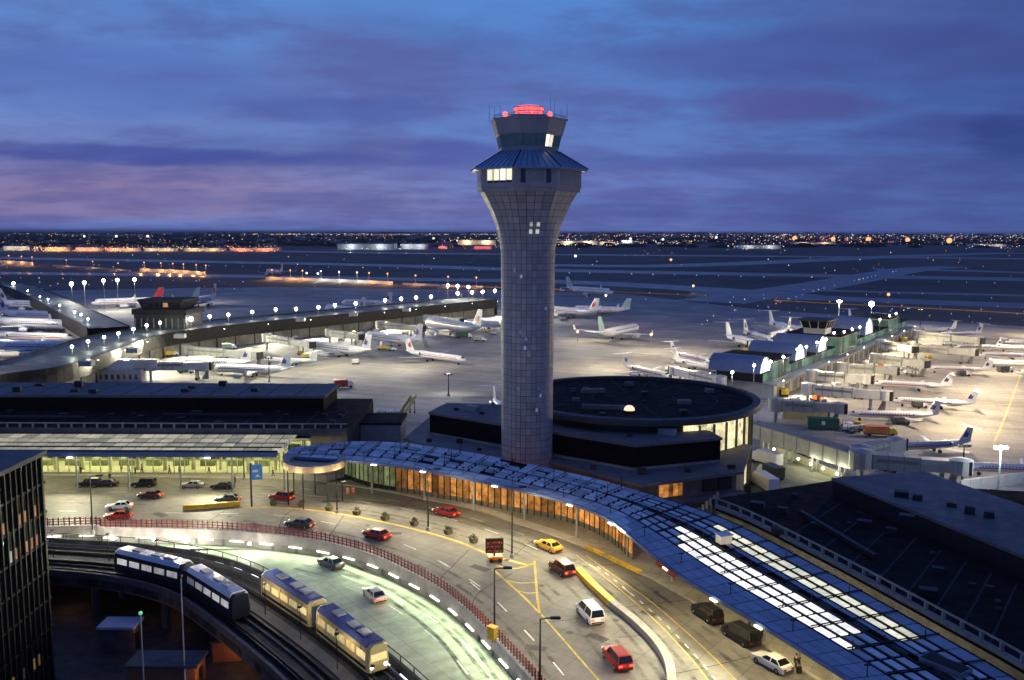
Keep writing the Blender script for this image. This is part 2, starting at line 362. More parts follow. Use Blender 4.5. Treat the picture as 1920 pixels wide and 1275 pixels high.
# red guard rail
rl = thing('red_guard_rail', 'red guard rail fence following the outer edge of the curved upper road', 'guard rail', tuple(inner[60]), world=True)
ri = offs(inner, -.12)
for h in (.75, 1.15, 1.55): MB().wall([Vector((p.x, p.y, 0)) for p in ri], .07, ZU + h, ZU + h + .09).build('rail', m_red, rl)
pm = MB().box(-.07, .07, -.07, .07, .5, 1.85).mesh('post'); pm.materials.append(m_red)
post_c = resample(ri, .8)
for p in post_c[25:25 + 270]: put(pm, 'post', rl, (p.x - rl.location.x, p.y - rl.location.y, 0))
# pavement with a real kerb
pav = thing('pavement', None, None); pav['kind'] = 'structure'
kf = resample(kerb, len(kerb) and sum((a - b).length for a, b in zip(kerb, kerb[1:])) / 160); fb = fac[::-1]
MB().band(nres(kerb, 260), nres(rear, 260), ZU + .14).build('paving', m_side, pav)
MB().wall([p - Vector((0, 0, 0)) for p in kerb], .36, ZU - .02, ZU + .155).build('kerb', M('kerb_stone', (.45, .41, .35), .85, 0, .2, 1.2, world=True, stain=.2), pav)
def seg(c, u0, u1, z=ZU):
    """part of a curve between two pixel columns"""
    a = min(range(len(c)), key=lambda i: (c[i] - G(*u0, z)).length); b = min(range(len(c)), key=lambda i: (c[i] - G(*u1, z)).length); return c[min(a, b):max(a, b) + 1]
for a, b in (((1095, 1026), (1130, 1042)), ((1138, 1046), (1205, 1078))):
    MB().wall(offs(seg(kerb, a, b), .05), .62, ZU + .02, ZU + .42).build('yellow_kerb', m_yellow, pav)
MB().band(offs(seg(kerb, (700, 918), (1110, 1033)), .2), offs(seg(kerb, (700, 918), (1110, 1033)), 1.9), ZU + .146).build('pale_paving_band', M('pale_paving', (.5, .45, .38), .85, 0, .2, 1., world=True, stain=.2), pav)

# road markings
mk = thing('road_marking', None, None); mk['kind'] = 'structure'
def line(px, w, m, z=ZU + .006, dash=None, name='lane_line'):
    c = curve([G(u, v, ZU) for u, v in px], .5)
    if not dash: MB().ribbon(c, w, z).build(name, m, mk); return
    a, b = int(dash[0] / .5), int(dash[1] / .5); i = 0
    while i + a < len(c): MB().ribbon(c[i:i + a + 1], w, z).build(name, m, mk); i += a + b
line([(440, 952), (510, 951), (580, 956), (640, 964), (720, 979), (800, 998), (860, 1016), (920, 1040), (985, 1058), (1002, 1056)], .55, m_yline, name='yellow_line')
line([(1002, 1052), (1005, 1090), (1008, 1125), (1012, 1150)], .3, m_yline, name='yellow_line')
line([(925, 1068), (950, 1090), (985, 1122), (1012, 1150)], .3, m_yline, name='yellow_line')
line([(948, 1088), (975, 1093), (1006, 1092)], .25, m_yline, name='yellow_line'); line([(972, 1108), (990, 1112), (1008, 1111)], .25, m_yline, name='yellow_line')
line([(930, 1060), (965, 1066), (998, 1058)], .4, m_yline, name='yellow_line')
line([(1015, 1152), (1050, 1192), (1090, 1238), (1125, 1278), (1180, 1345)], .22, m_yline, name='yellow_line')
line([(1100, 1042), (1150, 1078), (1210, 1120), (1270, 1170), (1330, 1225), (1400, 1295)], .16, m_yline, name='yellow_line')
line([(1120, 1062), (1180, 1110), (1240, 1163), (1300, 1225), (1350, 1285)], .16, m_wline, dash=(1.2, 1.9)); line([(1080, 1040), (1150, 1095), (1225, 1160), (1290, 1228), (1340, 1290)], .14, m_yline, name='yellow_line')
line([(820, 1050), (900, 1100), (965, 1162), (1040, 1245), (1090, 1310)], .2, m_wline, dash=(3.2, 5.5))
line([(110, 958), (350, 962), (520, 966), (660, 990), (780, 1030), (860, 1075), (950, 1150)], .18, m_wline, dash=(3, 6))
line([(110, 922), (400, 924), (560, 928), (700, 944), (840, 972), (960, 1010), (1060, 1055)], .18, m_wline, dash=(3, 6))
line([(560, 915), (700, 933), (820, 955), (960, 995), (1080, 1045), (1160, 1095), (1240, 1165)], .16, m_wline, dash=(3, 6))
m_seal = M('joint_sealant', (.035, .034, .033), .7, 0, .2, 1., world=True)
for px in ([(560, 952), (535, 966), (515, 1004)], [(645, 966), (620, 1002)], [(1000, 1170), (1080, 1160), (1160, 1142)], [(1165, 1140), (1220, 1132), (1290, 1125)], [(1075, 1066), (1120, 1060), (1170, 1058)], [(880, 1030), (850, 1060), (815, 1095)], [(960, 1075), (900, 1110), (880, 1145)], [(1255, 1265), (1330, 1250), (1420, 1228)], [(430, 952), (395, 975), (370, 994)], [(1000, 1012), (965, 1040)], [(780, 932), (745, 958)], [(1160, 1195), (1215, 1190)]):
    line(px, .14, m_seal, ZU + .005, name='expansion_joint')
# raised kerbs of the median
mb_ = thing('median_barrier', 'long kerbed median barrier, yellow at its far end and grey concrete nearer', 'barrier', tuple(G(1150, 1137, ZU)), world=True)
mc = curve([G(u, v, ZU) for u, v in [(1084, 1074), (1105, 1096), (1128, 1118), (1152, 1140), (1185, 1166), (1215, 1194), (1240, 1224), (1254, 1252), (1259, 1285), (1262, 1340)]], .5)
k0 = min(range(len(mc)), key=lambda i: (mc[i] - G(1150, 1138, ZU)).length)
MB().wall(mc[:k0 + 1], .95, ZU, ZU + .75).build('yellow_section', m_yellow, mb_); MB().wall(mc[k0:], .95, ZU, ZU + .75).build('concrete_section', m_conc, mb_)
yb = thing('yellow_barrier', 'long low yellow traffic barrier on the road behind the blue sign', 'barrier', tuple(G(400, 952, ZU)), world=True)
yc = curve([G(u, v, ZU) for u, v in [(344, 956), (380, 954), (415, 951), (450, 948)]], 1.)
for i in range(0, len(yc) - 2, 3): MB().wall(yc[i:min(i + 4, len(yc))], .6, ZU, ZU + .8 + .02 * (i % 2)).build('barrier_section', m_yellow, yb)

# ---------------------------------------------------------------- lower road and dark lot
m_low = slab_mat('lower_road_concrete', (.34, .36, .29), 6., .7, .7, .3, R(-35))
gw_o = curve([Vector((-120, 133.5, 7)), Vector((-92, 133, 7)), *[G(u, v, 7.3) for u, v in [(105, 1006), (200, 1011), (300, 1020), (400, 1037), (480, 1062), (560, 1106), (640, 1156), (720, 1211), (800, 1278), (870, 1350), (930, 1430)]]], 1.0)
gw_o = smooth_line([Vector((p.x, p.y, 0)) for p in gw_o], 10)
GWW = 11.5; gw_i = offs(gw_o, -GWW)
ZLR = 4.0
ni = min(range(len(gw_o)), key=lambda i: abs(gw_o[i].y - 45)); lower = [Vector((p.x, p.y, 0)) for p in offs(inner, -.1)] + [Vector((30, 40, 0))] + [Vector((p.x, p.y, 0)) for p in offs(gw_o, -.3)[::-1]]
lwr = MB().sheet(lower, ZLR).build('lower_road', m_low, kind='structure'); tag(lwr, 'lower arrivals road lit pale green')
lot = [Vector((p.x, p.y, 0)) for p in offs(gw_o, -.2)] + [Vector((-5, 30, 0)), Vector((-140, 30, 0))]
m_lot = M('dark_asphalt', (.03, .03, .032), .8, 0, .35, .3, world=True, stain=.4)
tag(MB().sheet(lot, .02).build('service_yard', m_lot, kind='structure'), 'dark asphalt yard below the guideway')
for px in ([(560, 1075), (700, 1120), (820, 1200), (890, 1280)], [(640, 1078), (760, 1130), (870, 1205), (945, 1290)]):
    c = curve([G(u, v, ZLR) for u, v in px], .5); i = 0
    while i + 8 < len(c): MB().ribbon(c[i:i + 8], .2, ZLR + .008).build('lane_line', m_wline, mk); i += 18
MB().ribbon(curve([G(u, v, ZLR) for u, v in [(700, 1062), (800, 1112), (900, 1200), (965, 1285)]], .5), .18, ZLR + .008).build('lane_line', m_wline, mk)

# worn tyre tracks, repairs and covers on the roads
def wear_mat(name, col, k):
    m = bpy.data.materials.new(name); m.use_nodes = True; t = NT(m.node_tree); b = t.n['Principled BSDF']; o = t.n['Material Output']; b.inputs['Specular IOR Level'].default_value = 0; b.inputs['Base Color'].default_value = (*col, 1); b.inputs['Roughness'].default_value = .75
    pos = t.new('ShaderNodeNewGeometry').outputs['Position']; tr = t.new('ShaderNodeBsdfTransparent'); mx = t.new('ShaderNodeMixShader')
    f = t.m('MULTIPLY', t.rng(t.noise(pos, .22, 5, .65), .38, .66), t.rng(t.noise(pos, 2.2, 4, .6), .3, .7, .5, 1.)); t.put(mx.inputs[0], t.m('MULTIPLY', f, k)); t.l.new(tr.outputs[0], mx.inputs[1]); t.l.new(b.outputs[0], mx.inputs[2]); t.l.new(mx.outputs[0], o.inputs[0]); return m
m_tyre = wear_mat('tyre_track_wear', (.035, .033, .03), .55); m_patch = M('asphalt_repair', (.075, .07, .065), .85, 0, .25, 1.5, world=True); m_cover = M('iron_cover', (.06, .055, .05), .5, .5)
lanes = [[(110, 940), (350, 944), (540, 948), (690, 962), (830, 990), (960, 1030), (1060, 1085), (1140, 1165), (1210, 1250), (1260, 1330)], [(110, 975), (350, 978), (520, 984), (660, 1010), (790, 1055), (890, 1110), (980, 1190), (1060, 1290)], [(560, 926), (700, 944), (840, 968), (980, 1015), (1090, 1066), (1180, 1130), (1270, 1215), (1330, 1290)], [(110, 908), (400, 912), (560, 918)], [(1000, 1085), (1060, 1140), (1130, 1215), (1190, 1300)], [(1180, 1085), (1270, 1150), (1350, 1210), (1440, 1290)]]
for k, px in enumerate(lanes):
    c = curve([G(u, v, ZU) for u, v in px], 1.)
    for d in (-.85, .85): MB().ribbon(offs(c, d), .55, ZU + .003 + .0004 * k).build('tyre_track', m_tyre, mk)
for k, px in enumerate(([(560, 1062), (700, 1100), (820, 1180), (900, 1275)], [(640, 1060), (780, 1118), (890, 1200), (960, 1290)])):
    c = curve([G(u, v, ZLR) for u, v in px], 1.)
    for d in (-.9, .9): MB().ribbon(offs(c, d), .6, ZLR + .003).build('tyre_track', m_tyre, mk)
rpp = random.Random(8)
for u, v, a, b in ((480, 985, 3, 1.4), (740, 1000, 2.2, 1.1), (900, 1065, 3, 1.3), (1005, 1215, 2.4, 1.2), (1120, 1195, 2.6, 1.2), (1215, 1150, 2, 1.), (620, 940, 3, 1.1), (300, 965, 3, 1.3), (1070, 1050, 1.6, 1.1)):
    p = G(u, v, ZU); MB().cbox((p.x, p.y), (a, b), ZU, ZU + .0045, (1, rpp.uniform(-1, 0))).build('road_repair', m_patch, mk)
for u, v in ((1015, 1098), (1155, 1163), (690, 985), (1068, 1186), (860, 1098), (430, 968), (950, 1050), (1230, 1110), (550, 935), (1180, 1240)):
    p = G(u, v, ZU); MB().lathe([(.42, ZU), (.42, ZU + .012)], 14, (p.x, p.y)).build('manhole_cover', m_cover, mk)
# ================================================================ CONTROL TOWER
TX, TY = 2.75, 160.0
def zt(v): return 52 - TY * math.tan(PITCH + math.atan((v - 637.5) / FPX))
PXM = .0944
PROF = [(905, 48.5), (860, 48.5), (700, 49), (520, 50), (470, 50.5), (450, 54), (430, 59.5), (415, 65), (400, 72), (385, 79), (372, 87), (357, 95)]
PROF = [(zt(v), p * PXM) for v, p in PROF]
def lerp_prof(pr, z):
    if z <= pr[0][0]: return pr[0][1]
    for (a, ra), (b, rb) in zip(pr, pr[1:]):
        if z <= b: return ra + (rb - ra) * (z - a) / (b - a)
    return pr[-1][1]
TH0 = 30
def octf(th):  # relative radius of an octagon whose corner radius is 1
    a = (math.degrees(th) - TH0) % 45; return math.cos(R(22.5)) / math.cos(R(a - 22.5))
def shaft_r(th, z):
    r = lerp_prof(PROF, z); o = max(0., min(1., (z - zt(452)) / (zt(392) - zt(452)))); o = o * o * (3 - 2 * o)
    return r * (1 - o + o * octf(th))
def tp(th, r, z): return Vector((r * math.sin(th), -r * math.cos(th), z))
tw = thing('control_tower', 'tall grey airport control tower with flared neck, octagonal cab and red lit top', 'control tower', (TX, TY, 0))
m_panel = M('precast_panel', (.44, .42, .40), .55, 0, .1, .5, rand=.16, stain=.1)
m_core = M('panel_joint', (.07, .07, .07), .8)
m_bluemetal = M('standing_seam_metal', (.24, .36, .52), .45, .2, .1, .4)
m_litw = nosample(M('lit_window', (1, .95, .7), .4, emit=1.5, ecol=(1, .93, .62), var=.3, sc=3, rand=.25))
zs0, zs1 = 4.0, zt(357); NR = 48; NC = 32
core = MB(); rows = [zs0 + (zs1 - zs0) * i / NR for i in range(NR + 1)]; K = 56
core.loft([[tp(2 * math.pi * i / K, shaft_r(2 * math.pi * i / K, z) - .14, z) for i in range(K)] for z in rows]).build('shaft', m_core, tw)
def panel_mb(mb, i, j, base=0.):
    z0, z1 = rows[j] + .035, rows[j + 1] - .035; dth = 2 * math.pi / NC; g = .035 / 4.6
    ths = [base + (i - .5) * dth + g, base + i * dth, base + (i + .5) * dth - g]
    ring = lambda d: [tp(t, shaft_r(t, z) - d, z) for z, tt in ((z0, ths), (z1, ths[::-1])) for t in tt]
    return mb.hexa(ring(.16), ring(0))
off = math.radians(2)
vis = sorted(range(NC), key=lambda i: abs(math.degrees(((i * 2 * math.pi / NC + off + math.pi) % (2 * math.pi)) - math.pi)))
cl = MB(); shared = {}; cnt = 0
for i in vis[:6]:
    for j in range(3, NR):
        if rows[j + 1] < zt(452):
            if j not in shared: shared[j] = panel_mb(MB(), 0, j).mesh('panel'); shared[j].materials.append(m_panel)
            put(shared[j], 'panel', tw, (0, 0, 0), (0, 0, i * 2 * math.pi / NC + off))
        else: panel_mb(MB(), i, j, off).build('panel', m_panel, tw)
        cnt += 1
for i in vis:
    for j in range(NR):
        if not (i in vis[:6] and j >= 3): panel_mb(cl, i, j, off)
m_panel2 = M('precast_panel_rest', (.44, .42, .40), .55, 0, .16, .9, stain=.1)
cl.build('panel_cladding', m_panel2, tw, kind='stuff')
def on_shaft(u, v, w, h, m, name, proud=.05):
    z = zt(v); r = lerp_prof(PROF, z); th = math.asin(max(-1, min(1, (u - 988.5 - (900 - v) * .0035) * PXM / r)))
    def ring(d): return [tp(th + s * w / 2 / r, shaft_r(th + s * w / 2 / r, z + q) + d, z + q) for s, q in ((-1, -h / 2), (1, -h / 2), (1, h / 2), (-1, h / 2))]
    return MB().hexa(ring(-.1), ring(proud)).build(name, m, tw)
m_litw2 = nosample(M('soft_lit_window', (1, .95, .7), .4, emit=.42, ecol=(1, .97, .72), var=.5, sc=4, rand=.3))
for u, v in ((995, 421), (1008, 421), (994, 434), (1006, 434)): on_shaft(u, v, .55, .7, m_litw2, 'lit_window')
m_dimw = nosample(M('dim_window', (.7, .75, .8), .2, emit=.10, ecol=(.8, .85, 1), rand=.4))
for u, v in ((965, 505), (977, 516), (976, 617), (986, 630), (999, 630), (984, 646), (998, 646), (972, 721), (1010, 721), (1013, 734), (1006, 760), (1022, 575)): on_shaft(u, v, .42, .6, m_dimw, 'slit_window')
# octagonal storey
def octring(rc, z, th0=TH0, k=8): return [tp(R(th0 + 45 * i), rc * PXM, z) for i in range(k)]
m_storey = M('storey_concrete', (.40, .38, .36), .6, 0, .12, .6, stain=.15)
MB().loft([octring(97, zt(362)), octring(97, zt(355)), octring(99, zt(354.5)), octring(99, zt(321))]).build('storey_wall', m_storey, tw)
def on_oct(face, a0, a1, v0, v1, rc, m, name, d0=-.05, d1=.06, vr=None):
    """a panel on octagon face `face` between fractions a0..a1 and rows v0..v1 (px)"""
    c0, c1 = octring(rc, 0)[face % 8], octring(rc, 0)[(face + 1) % 8]; nn = ((c0 + c1) / 2).normalized()
    z0, z1 = zt(v1), zt(v0)
    q = [(c0.lerp(c1, a0), z0), (c0.lerp(c1, a1), z0), (c0.lerp(c1, a1), z1), (c0.lerp(c1, a0), z1)]
    rg = lambda d: [Vector((p.x, p.y, z)) + nn * d for p, z in q]
    return MB().hexa(rg(d0), rg(d1)).build(name, m, tw)
# faces: index -1 = -15..30 (front), -2 = -60..-15 (left), 0 = 30..75 (right)
FRONT, LEFTF, RIGHTF = 7, 6, 0
for i in range(4):
    a = .2 + i * .19; on_oct(LEFTF, a, a + .15, 322.5, 342, 99, m_litw, 'lit_window')
    on_oct(LEFTF, a, a + .15, 342.6, 346.5, 99, m_glassd, 'window_sill')
for a in (.14, .74): on_oct(FRONT, a, a + .11, 322, 347, 99, m_glassd, 'window')
on_oct(FRONT, .31, .68, 324, 344, 99, m_grey, 'wall_panel', -.05, .03); on_oct(RIGHTF, .12, .88, 325, 350, 99, m_grey, 'wall_panel', -.05, .03)
for f in (1, 2, 3, 4, 5): on_oct(f, .2, .8, 324, 345, 99, m_glassd, 'window')
# sloping metal skirt roof
eave = [octring(109, zt(322.5)), octring(111, zt(321.5)), octring(111, zt(319)), octring(57, zt(286))]
MB().loft(eave).build('skirt_roof', m_bluemetal, tw)
m_seam = M('dark_seam_metal', (.07, .11, .18), .5)  # seams darker than the roof sheets for contrast
a_, b_ = octring(111, zt(319)), octring(57, zt(286))
for f in range(8):
    nn = ((a_[f] + a_[(f + 1) % 8]) / 2); nn.z = 0; nn = nn.normalized() * .5 + Vector((0, 0, .8))
    for k in range(7):
        t = k / 7 + .001; p, q = a_[f].lerp(a_[(f + 1) % 8], t), b_[f].lerp(b_[(f + 1) % 8], t)
        MB().tube(p + nn * .03, q + nn * .03, .06 if k else .13, None, 5).build('roof_seam', m_dark if k == 0 else m_seam, tw)
# glazed cab
m_cabg = M('cab_glass', (.05, .09, .12), .06, 0, .2, 1.2, spec=.9, emit=.03, ecol=(.25, .55, .8))
MB().loft([octring(56, zt(287)), octring(56.5, zt(278))]).build('cab_sill', m_storey, tw)
MB().loft([octring(54, zt(278)), octring(58, zt(257))]).build('cab_core', M('cab_interior', (.03, .06, .08), .5, emit=.24, ecol=(.25, .5, .7), var=.7, sc=.9), tw)
for f in range(8):
    for k in range(4):
        lo, hi = octring(56.5, zt(278)), octring(61.5, zt(256)); A = lambda rg, t: rg[f].lerp(rg[(f + 1) % 8], t)
        t0, t1 = (k + .05) / 4, (k + .95) / 4; q = [A(lo, t0), A(lo, t1), A(hi, t1), A(hi, t0)]; nn = Vector((q[0].x + q[1].x, q[0].y + q[1].y, 0)).normalized()
        lit = (f == FRONT and k == 3) or (f == RIGHTF and k in (0, 1))
        MB().hexa([p - nn * .06 for p in q], [p for p in q]).build('cab_window', m_litw if lit and k != 3 else m_cabg, tw)
        MB().tube(A(lo, k / 4), A(hi, k / 4), .07, None, 4).build('mullion', m_storey, tw)
MB().loft([octring(62, zt(257)), octring(64, zt(255)), octring(71, zt(229)), octring(73, zt(228.5)), octring(73, zt(225.5)), octring(70, zt(225.5))]).build('cab_parapet', m_storey, tw)
MB().lathe([(41 * PXM, zt(229)), (41 * PXM, zt(218.5))], 32).build('roof_drum', m_grey, tw)
m_beacon = nosample(M('red_beacon_glow', (.9, .15, .15), .5, emit=1.25, ecol=(1, .17, .2), var=.3, sc=1.5))
MB().lathe([(22 * PXM, zt(219)), (25 * PXM, zt(214)), (27 * PXM, zt(205)), (28 * PXM, zt(203)), (20 * PXM, zt(199))], 32).build('beacon_drum', m_beacon, tw, smooth=True)
for k in range(16):
    a = 2 * math.pi * k / 16; MB().tube((24.5 * PXM * math.cos(a), 24.5 * PXM * math.sin(a), zt(218.5)), (28.3 * PXM * math.cos(a), 28.3 * PXM * math.sin(a), zt(203)), .025, .025, 4).build('beacon_rib', m_red, tw)
for z_, r_ in ((zt(210.5), 26.6), (zt(203), 28.4)): MB().lathe([(r_ * PXM, z_), (r_ * PXM + .1, z_), (r_ * PXM + .1, z_ + .1), (r_ * PXM, z_ + .1)], 32, cap=False).build('beacon_ring', m_red, tw)
for x, y in ((-43, -15), (38, -18), (5, -42), (-30, 30), (30, 30)):
    b = MB().tube((x * PXM, y * PXM, zt(228)), (x * PXM, y * PXM, zt(219)), .07).build('lamp_post', m_dark, tw)
    MB().ball((x * PXM, y * PXM, zt(216)), .42 if abs(x) > 20 else .2, 10, 6).build('lamp_globe', m_lampr, b)
for x, y, v in ((-72, -5, 195), (-63, 10, 199), (-52, -30, 203), (-14, 20, 188), (41, 25, 178), (47, -10, 184), (70, 0, 193), (60, 20, 200), (-40, 40, 200), (14, -50, 207)):
    MB().tube((x * PXM, y * PXM, zt(228)), (x * PXM, y * PXM, zt(v)), .045, .02, 5).build('antenna', m_dark, tw)
rr = octring(69, 0)
for z in (zt(222), zt(219.5)):
    MB().pipe([Vector((p.x, p.y, z)) for p in rr + rr[:1]], .04, 4).build('roof_railing', m_dark, tw)
lamp((TX, TY, zt(193)), 60, (1, .1, .12), .5)
def PX(p):
    q = CR.transposed() @ (Vector(p) - CAM); return 960 + FPX * q.x / -q.z, 637.5 - FPX * q.y / -q.z
m_roof = M('black_roof_membrane', (.009, .0085, .008), .9, 0, .35, .25, world=True, stain=.5, bump=.15, spec=.15)
m_roofb = M('grey_roof_membrane', (.18, .165, .155), .8, 0, .18, .3, world=True, stain=.3)
m_brown = M('ribbed_brown_wall', (.17, .15, .115), .8, 0, .25, .8, world=True, stain=.3)
m_bluefas = M('blue_fascia', (.10, .17, .34), .45, .1, .12, .8, world=True)
m_hall = M('hall_plaster', (.62, .60, .48), .8, 0, .35, .5, world=True, stain=.3)
m_hlamp = nosample(M('hall_ceiling_light', (1, 1, .8), .4, emit=5, ecol=(1, .96, .70)))
m_clear = bpy.data.materials.new('clear_glass'); m_clear.use_nodes = True
_t = NT(m_clear.node_tree); _b = _t.n['Principled BSDF']; _o = _t.n['Material Output']; _tr = _t.new('ShaderNodeBsdfTransparent'); _tr.inputs[0].default_value = (.94, .96, .84, 1)
_mx = _t.new('ShaderNodeMixShader'); _mx.inputs[0].default_value = .12; _b.inputs['Roughness'].default_value = .06; _b.inputs['Base Color'].default_value = (.1, .14, .1, 1)
_t.l.new(_tr.outputs[0], _mx.inputs[1]); _t.l.new(_b.outputs[0], _mx.inputs[2]); _t.l.new(_mx.outputs[0], _o.inputs[0])

# ================================================================ LEFT TERMINAL
lt = thing('terminal_building', 'long low terminal with black roof, raised blue strip and bright glazed hall on the left', 'terminal', (-80, 168, 0), world=True)
MB().box(-135, -31, 168.2, 199, 14.2, 14.9).build('roof', m_roof, lt)
MB().box(-135, -39, 185, 199.5, 14.91, 17.6).build('roof_penthouse', m_roof, lt)
MB().box(-135, -38.6, 184.6, 200, 17.6, 18.1).build('penthouse_roof', m_roofb, lt)
MB().box(-135, -31.4, 177.2, 198.6, 0, 14.2).build('rear_block', m_dark, lt)
MB().box(-31.8, -31, 167.4, 199, 0, 14.2).build('end_wall', m_brown, lt)
for k in range(16): MB().box(-31, -30.75, 168.6 + k * 1.95, 169 + k * 1.95, .1, 14.7).build('wall_rib', m_brown, lt)
MB().box(-135, -31, 167.6, 168.2, 13.6, 14.9).build('parapet', m_conc_d, lt)
m_rail = M('pale_railing', (.26, .25, .22), .7, 0, .2, 1, world=True)
MB().box(-135, -31, 167.75, 168.0, 15.75, 15.95).build('roof_rail', m_rail, lt)
for k in range(43): MB().box(-134 + k * 2.42, -133.72 + k * 2.42, 167.7, 168.05, 14.9, 15.75).build('rail_post', m_rail, lt)
MB().box(-135, -31.8, 168.4, 177, 6.16, 6.2).build('hall_floor', M('hall_floor', (.5, .48, .33), .35, 0, .15, .4, world=True), lt)
MB().box(-135, -31.8, 176.6, 177.1, 6.2, 13.2).build('hall_back_wall', m_hall, lt)
MB().box(-135, -31.8, 168.3, 177, 12.7, 12.9).build('hall_ceiling', m_hall, lt)
m_sill = M('hall_shopfront', (.20, .22, .12), .5, 0, .5, .8, world=True, stain=.4)
for k in range(14):
    x = -108 + k * 5.3; MB().box(x, x + 3.4, 176.2, 176.55, 6.9, 10.6).build('shop_front', m_sill if k % 3 else m_glassd, lt)
    MB().box(x + .2, x + 3.2, 176.05, 176.19, 10.0, 10.5).build('counter_sign', m_hlamp if k % 2 else m_sill, lt)
    MB().box(x - .6, x + 2.2, 173.2, 174.2, 6.2, 7.35).build('check_in_counter', m_sill, lt)
    MB().lathe([(.32, 6.2), (.32, 12.7)], 12, (x + 4.3, 170.4)).build('hall_column', m_hall, lt)
    for y in (170, 172.4, 174.8): MB().box(x - .9, x + 3.6, y, y + .5, 12.55, 12.69).build('ceiling_light', m_hlamp, lt)
for k in range(9): lamp((-104 + k * 7.6, 171.6, 11.9), 1600, (1, .95, .62), 1.2)
for k in range(36):
    x = -110 + k * 2.0; MB().box(x + .05, x + 1.95, 167.9, 167.95, 6.35, 12.6).build('glass_pane', m_clear, lt)
    MB().box(x - .05, x + .05, 167.8, 168.05, 6.14, 12.7).build('mullion', m_grey, lt)
for z in (6.2, 9.4, 12.6): MB().box(-110, -38, 167.78, 168.06, z, z + .14).build('transom', m_grey, lt)
MB().box(-38, -31.8, 167.7, 168.1, 6.14, 13.6).build('corner_wall', m_brown, lt)

# canopy in front of the left terminal
lc = thing('entrance_canopy', 'straight glazed entrance canopy with rows of pale self-glowing panels over the left kerb', 'canopy', (-80, 160, 6.14), world=True)
m_cpanel = nosample(M('glow_canopy_panel', (.22, .22, .19), .6, 0, .3, .6, emit=.40, ecol=(.92, .86, .56), rand=.22))  # panels glow by themselves in place of lamplight from beneath
m_cpanel2 = M('dull_canopy_panel', (.66, .65, .62), .3, .2, .15, .8, rand=.2)
MB().box(-135, -41, 154.5, 155.0, 12.7, 13.55).build('fascia', m_bluefas, lc)
MB().box(-135, -41, 155.0, 167.5, 13.05, 13.2).build('soffit_frame', m_dark, lc)
YR = [155.3, 158.2, 161.2, 164.3, 167.2]; DZ = (0, .1, .2, .35)
for k in range(31):
    x = -115.2 + k * 2.42
    for r in range(4):
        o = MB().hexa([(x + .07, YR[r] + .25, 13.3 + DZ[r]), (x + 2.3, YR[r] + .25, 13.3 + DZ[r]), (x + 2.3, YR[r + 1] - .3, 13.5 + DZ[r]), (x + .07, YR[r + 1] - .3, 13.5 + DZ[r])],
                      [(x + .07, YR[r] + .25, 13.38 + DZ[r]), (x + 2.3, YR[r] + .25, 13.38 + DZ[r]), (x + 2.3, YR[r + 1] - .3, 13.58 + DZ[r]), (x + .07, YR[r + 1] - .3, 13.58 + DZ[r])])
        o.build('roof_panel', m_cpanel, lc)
for r, y in enumerate(YR):
    MB().box(-135, -41, y - .09, y + .09, 13.25, 13.75).build('purlin', m_dark, lc)
for k in range(9): MB().tube((-114 + k * 9.2, 157, 6.14), (-114 + k * 9.2, 157, 13.1), .16, .16, 10).build('column', m_grey, lc)
for k in range(8): lamp((-112 + k * 9.7, 158.5, 12.6), 1300, (1, .93, .55), .4)

# ================================================================ CURVED CANOPY
cc = thing('curved_canopy', 'long curved steel and glass canopy sweeping along the kerb, with self-glowing skylights nearer the camera', 'canopy', tuple(Vector((10, 120, 6.14))), world=True)
LEN = sum((a - b).length for a, b in zip(front, front[1:])); NCOL = int(LEN / 2.4)
rs = lambda c: resample(c, sum((a - b).length for a, b in zip(c, c[1:])) / NCOL)
F_, B_ = rs(front), rs(back); NCOL = min(len(F_), len(B_)) - 1
m_cblue = M('blue_canopy_metal', (.38, .43, .50), .55, .1, .12, .7, rand=.12, stain=.15)
m_cglass = M('canopy_glass', (.60, .60, .60), .4, .1, .2, .7, rand=.35)
m_sky = nosample(M('glow_skylight', (1, 1, .95), .4, emit=1.15, ecol=(1, .98, .88), var=.35, sc=.9, rand=.08)); m_cream = nosample(M('cream_glow_skylight', (.9, .88, .6), .4, emit=.8, ecol=(.98, .95, .66), var=.3, sc=.9, rand=.12))  # light from below put into the skylights as their own glow
ROWS = [(.0, .085, 'b'), (.09, .17, 'b'), (.175, .245, 'b'), (.272, .33, 's'), (.367, .425, 's'), (.462, .52, 's'), (.56, .60, 'w'), (.615, .655, 'b'), (.68, .732, 'c'), (.772, .824, 'c'), (.855, .96, 'b')]
pt = lambda i, s, z=0.: F_[i].lerp(B_[i], s) + Vector((0, 0, z))
MB().band([pt(i, .002, -.35) for i in range(NCOL + 1)], [pt(i, .998) for i in range(NCOL + 1)], ZC - .35).build('soffit', m_dark, cc)
cnts = {}
rng_ = random.Random(3)
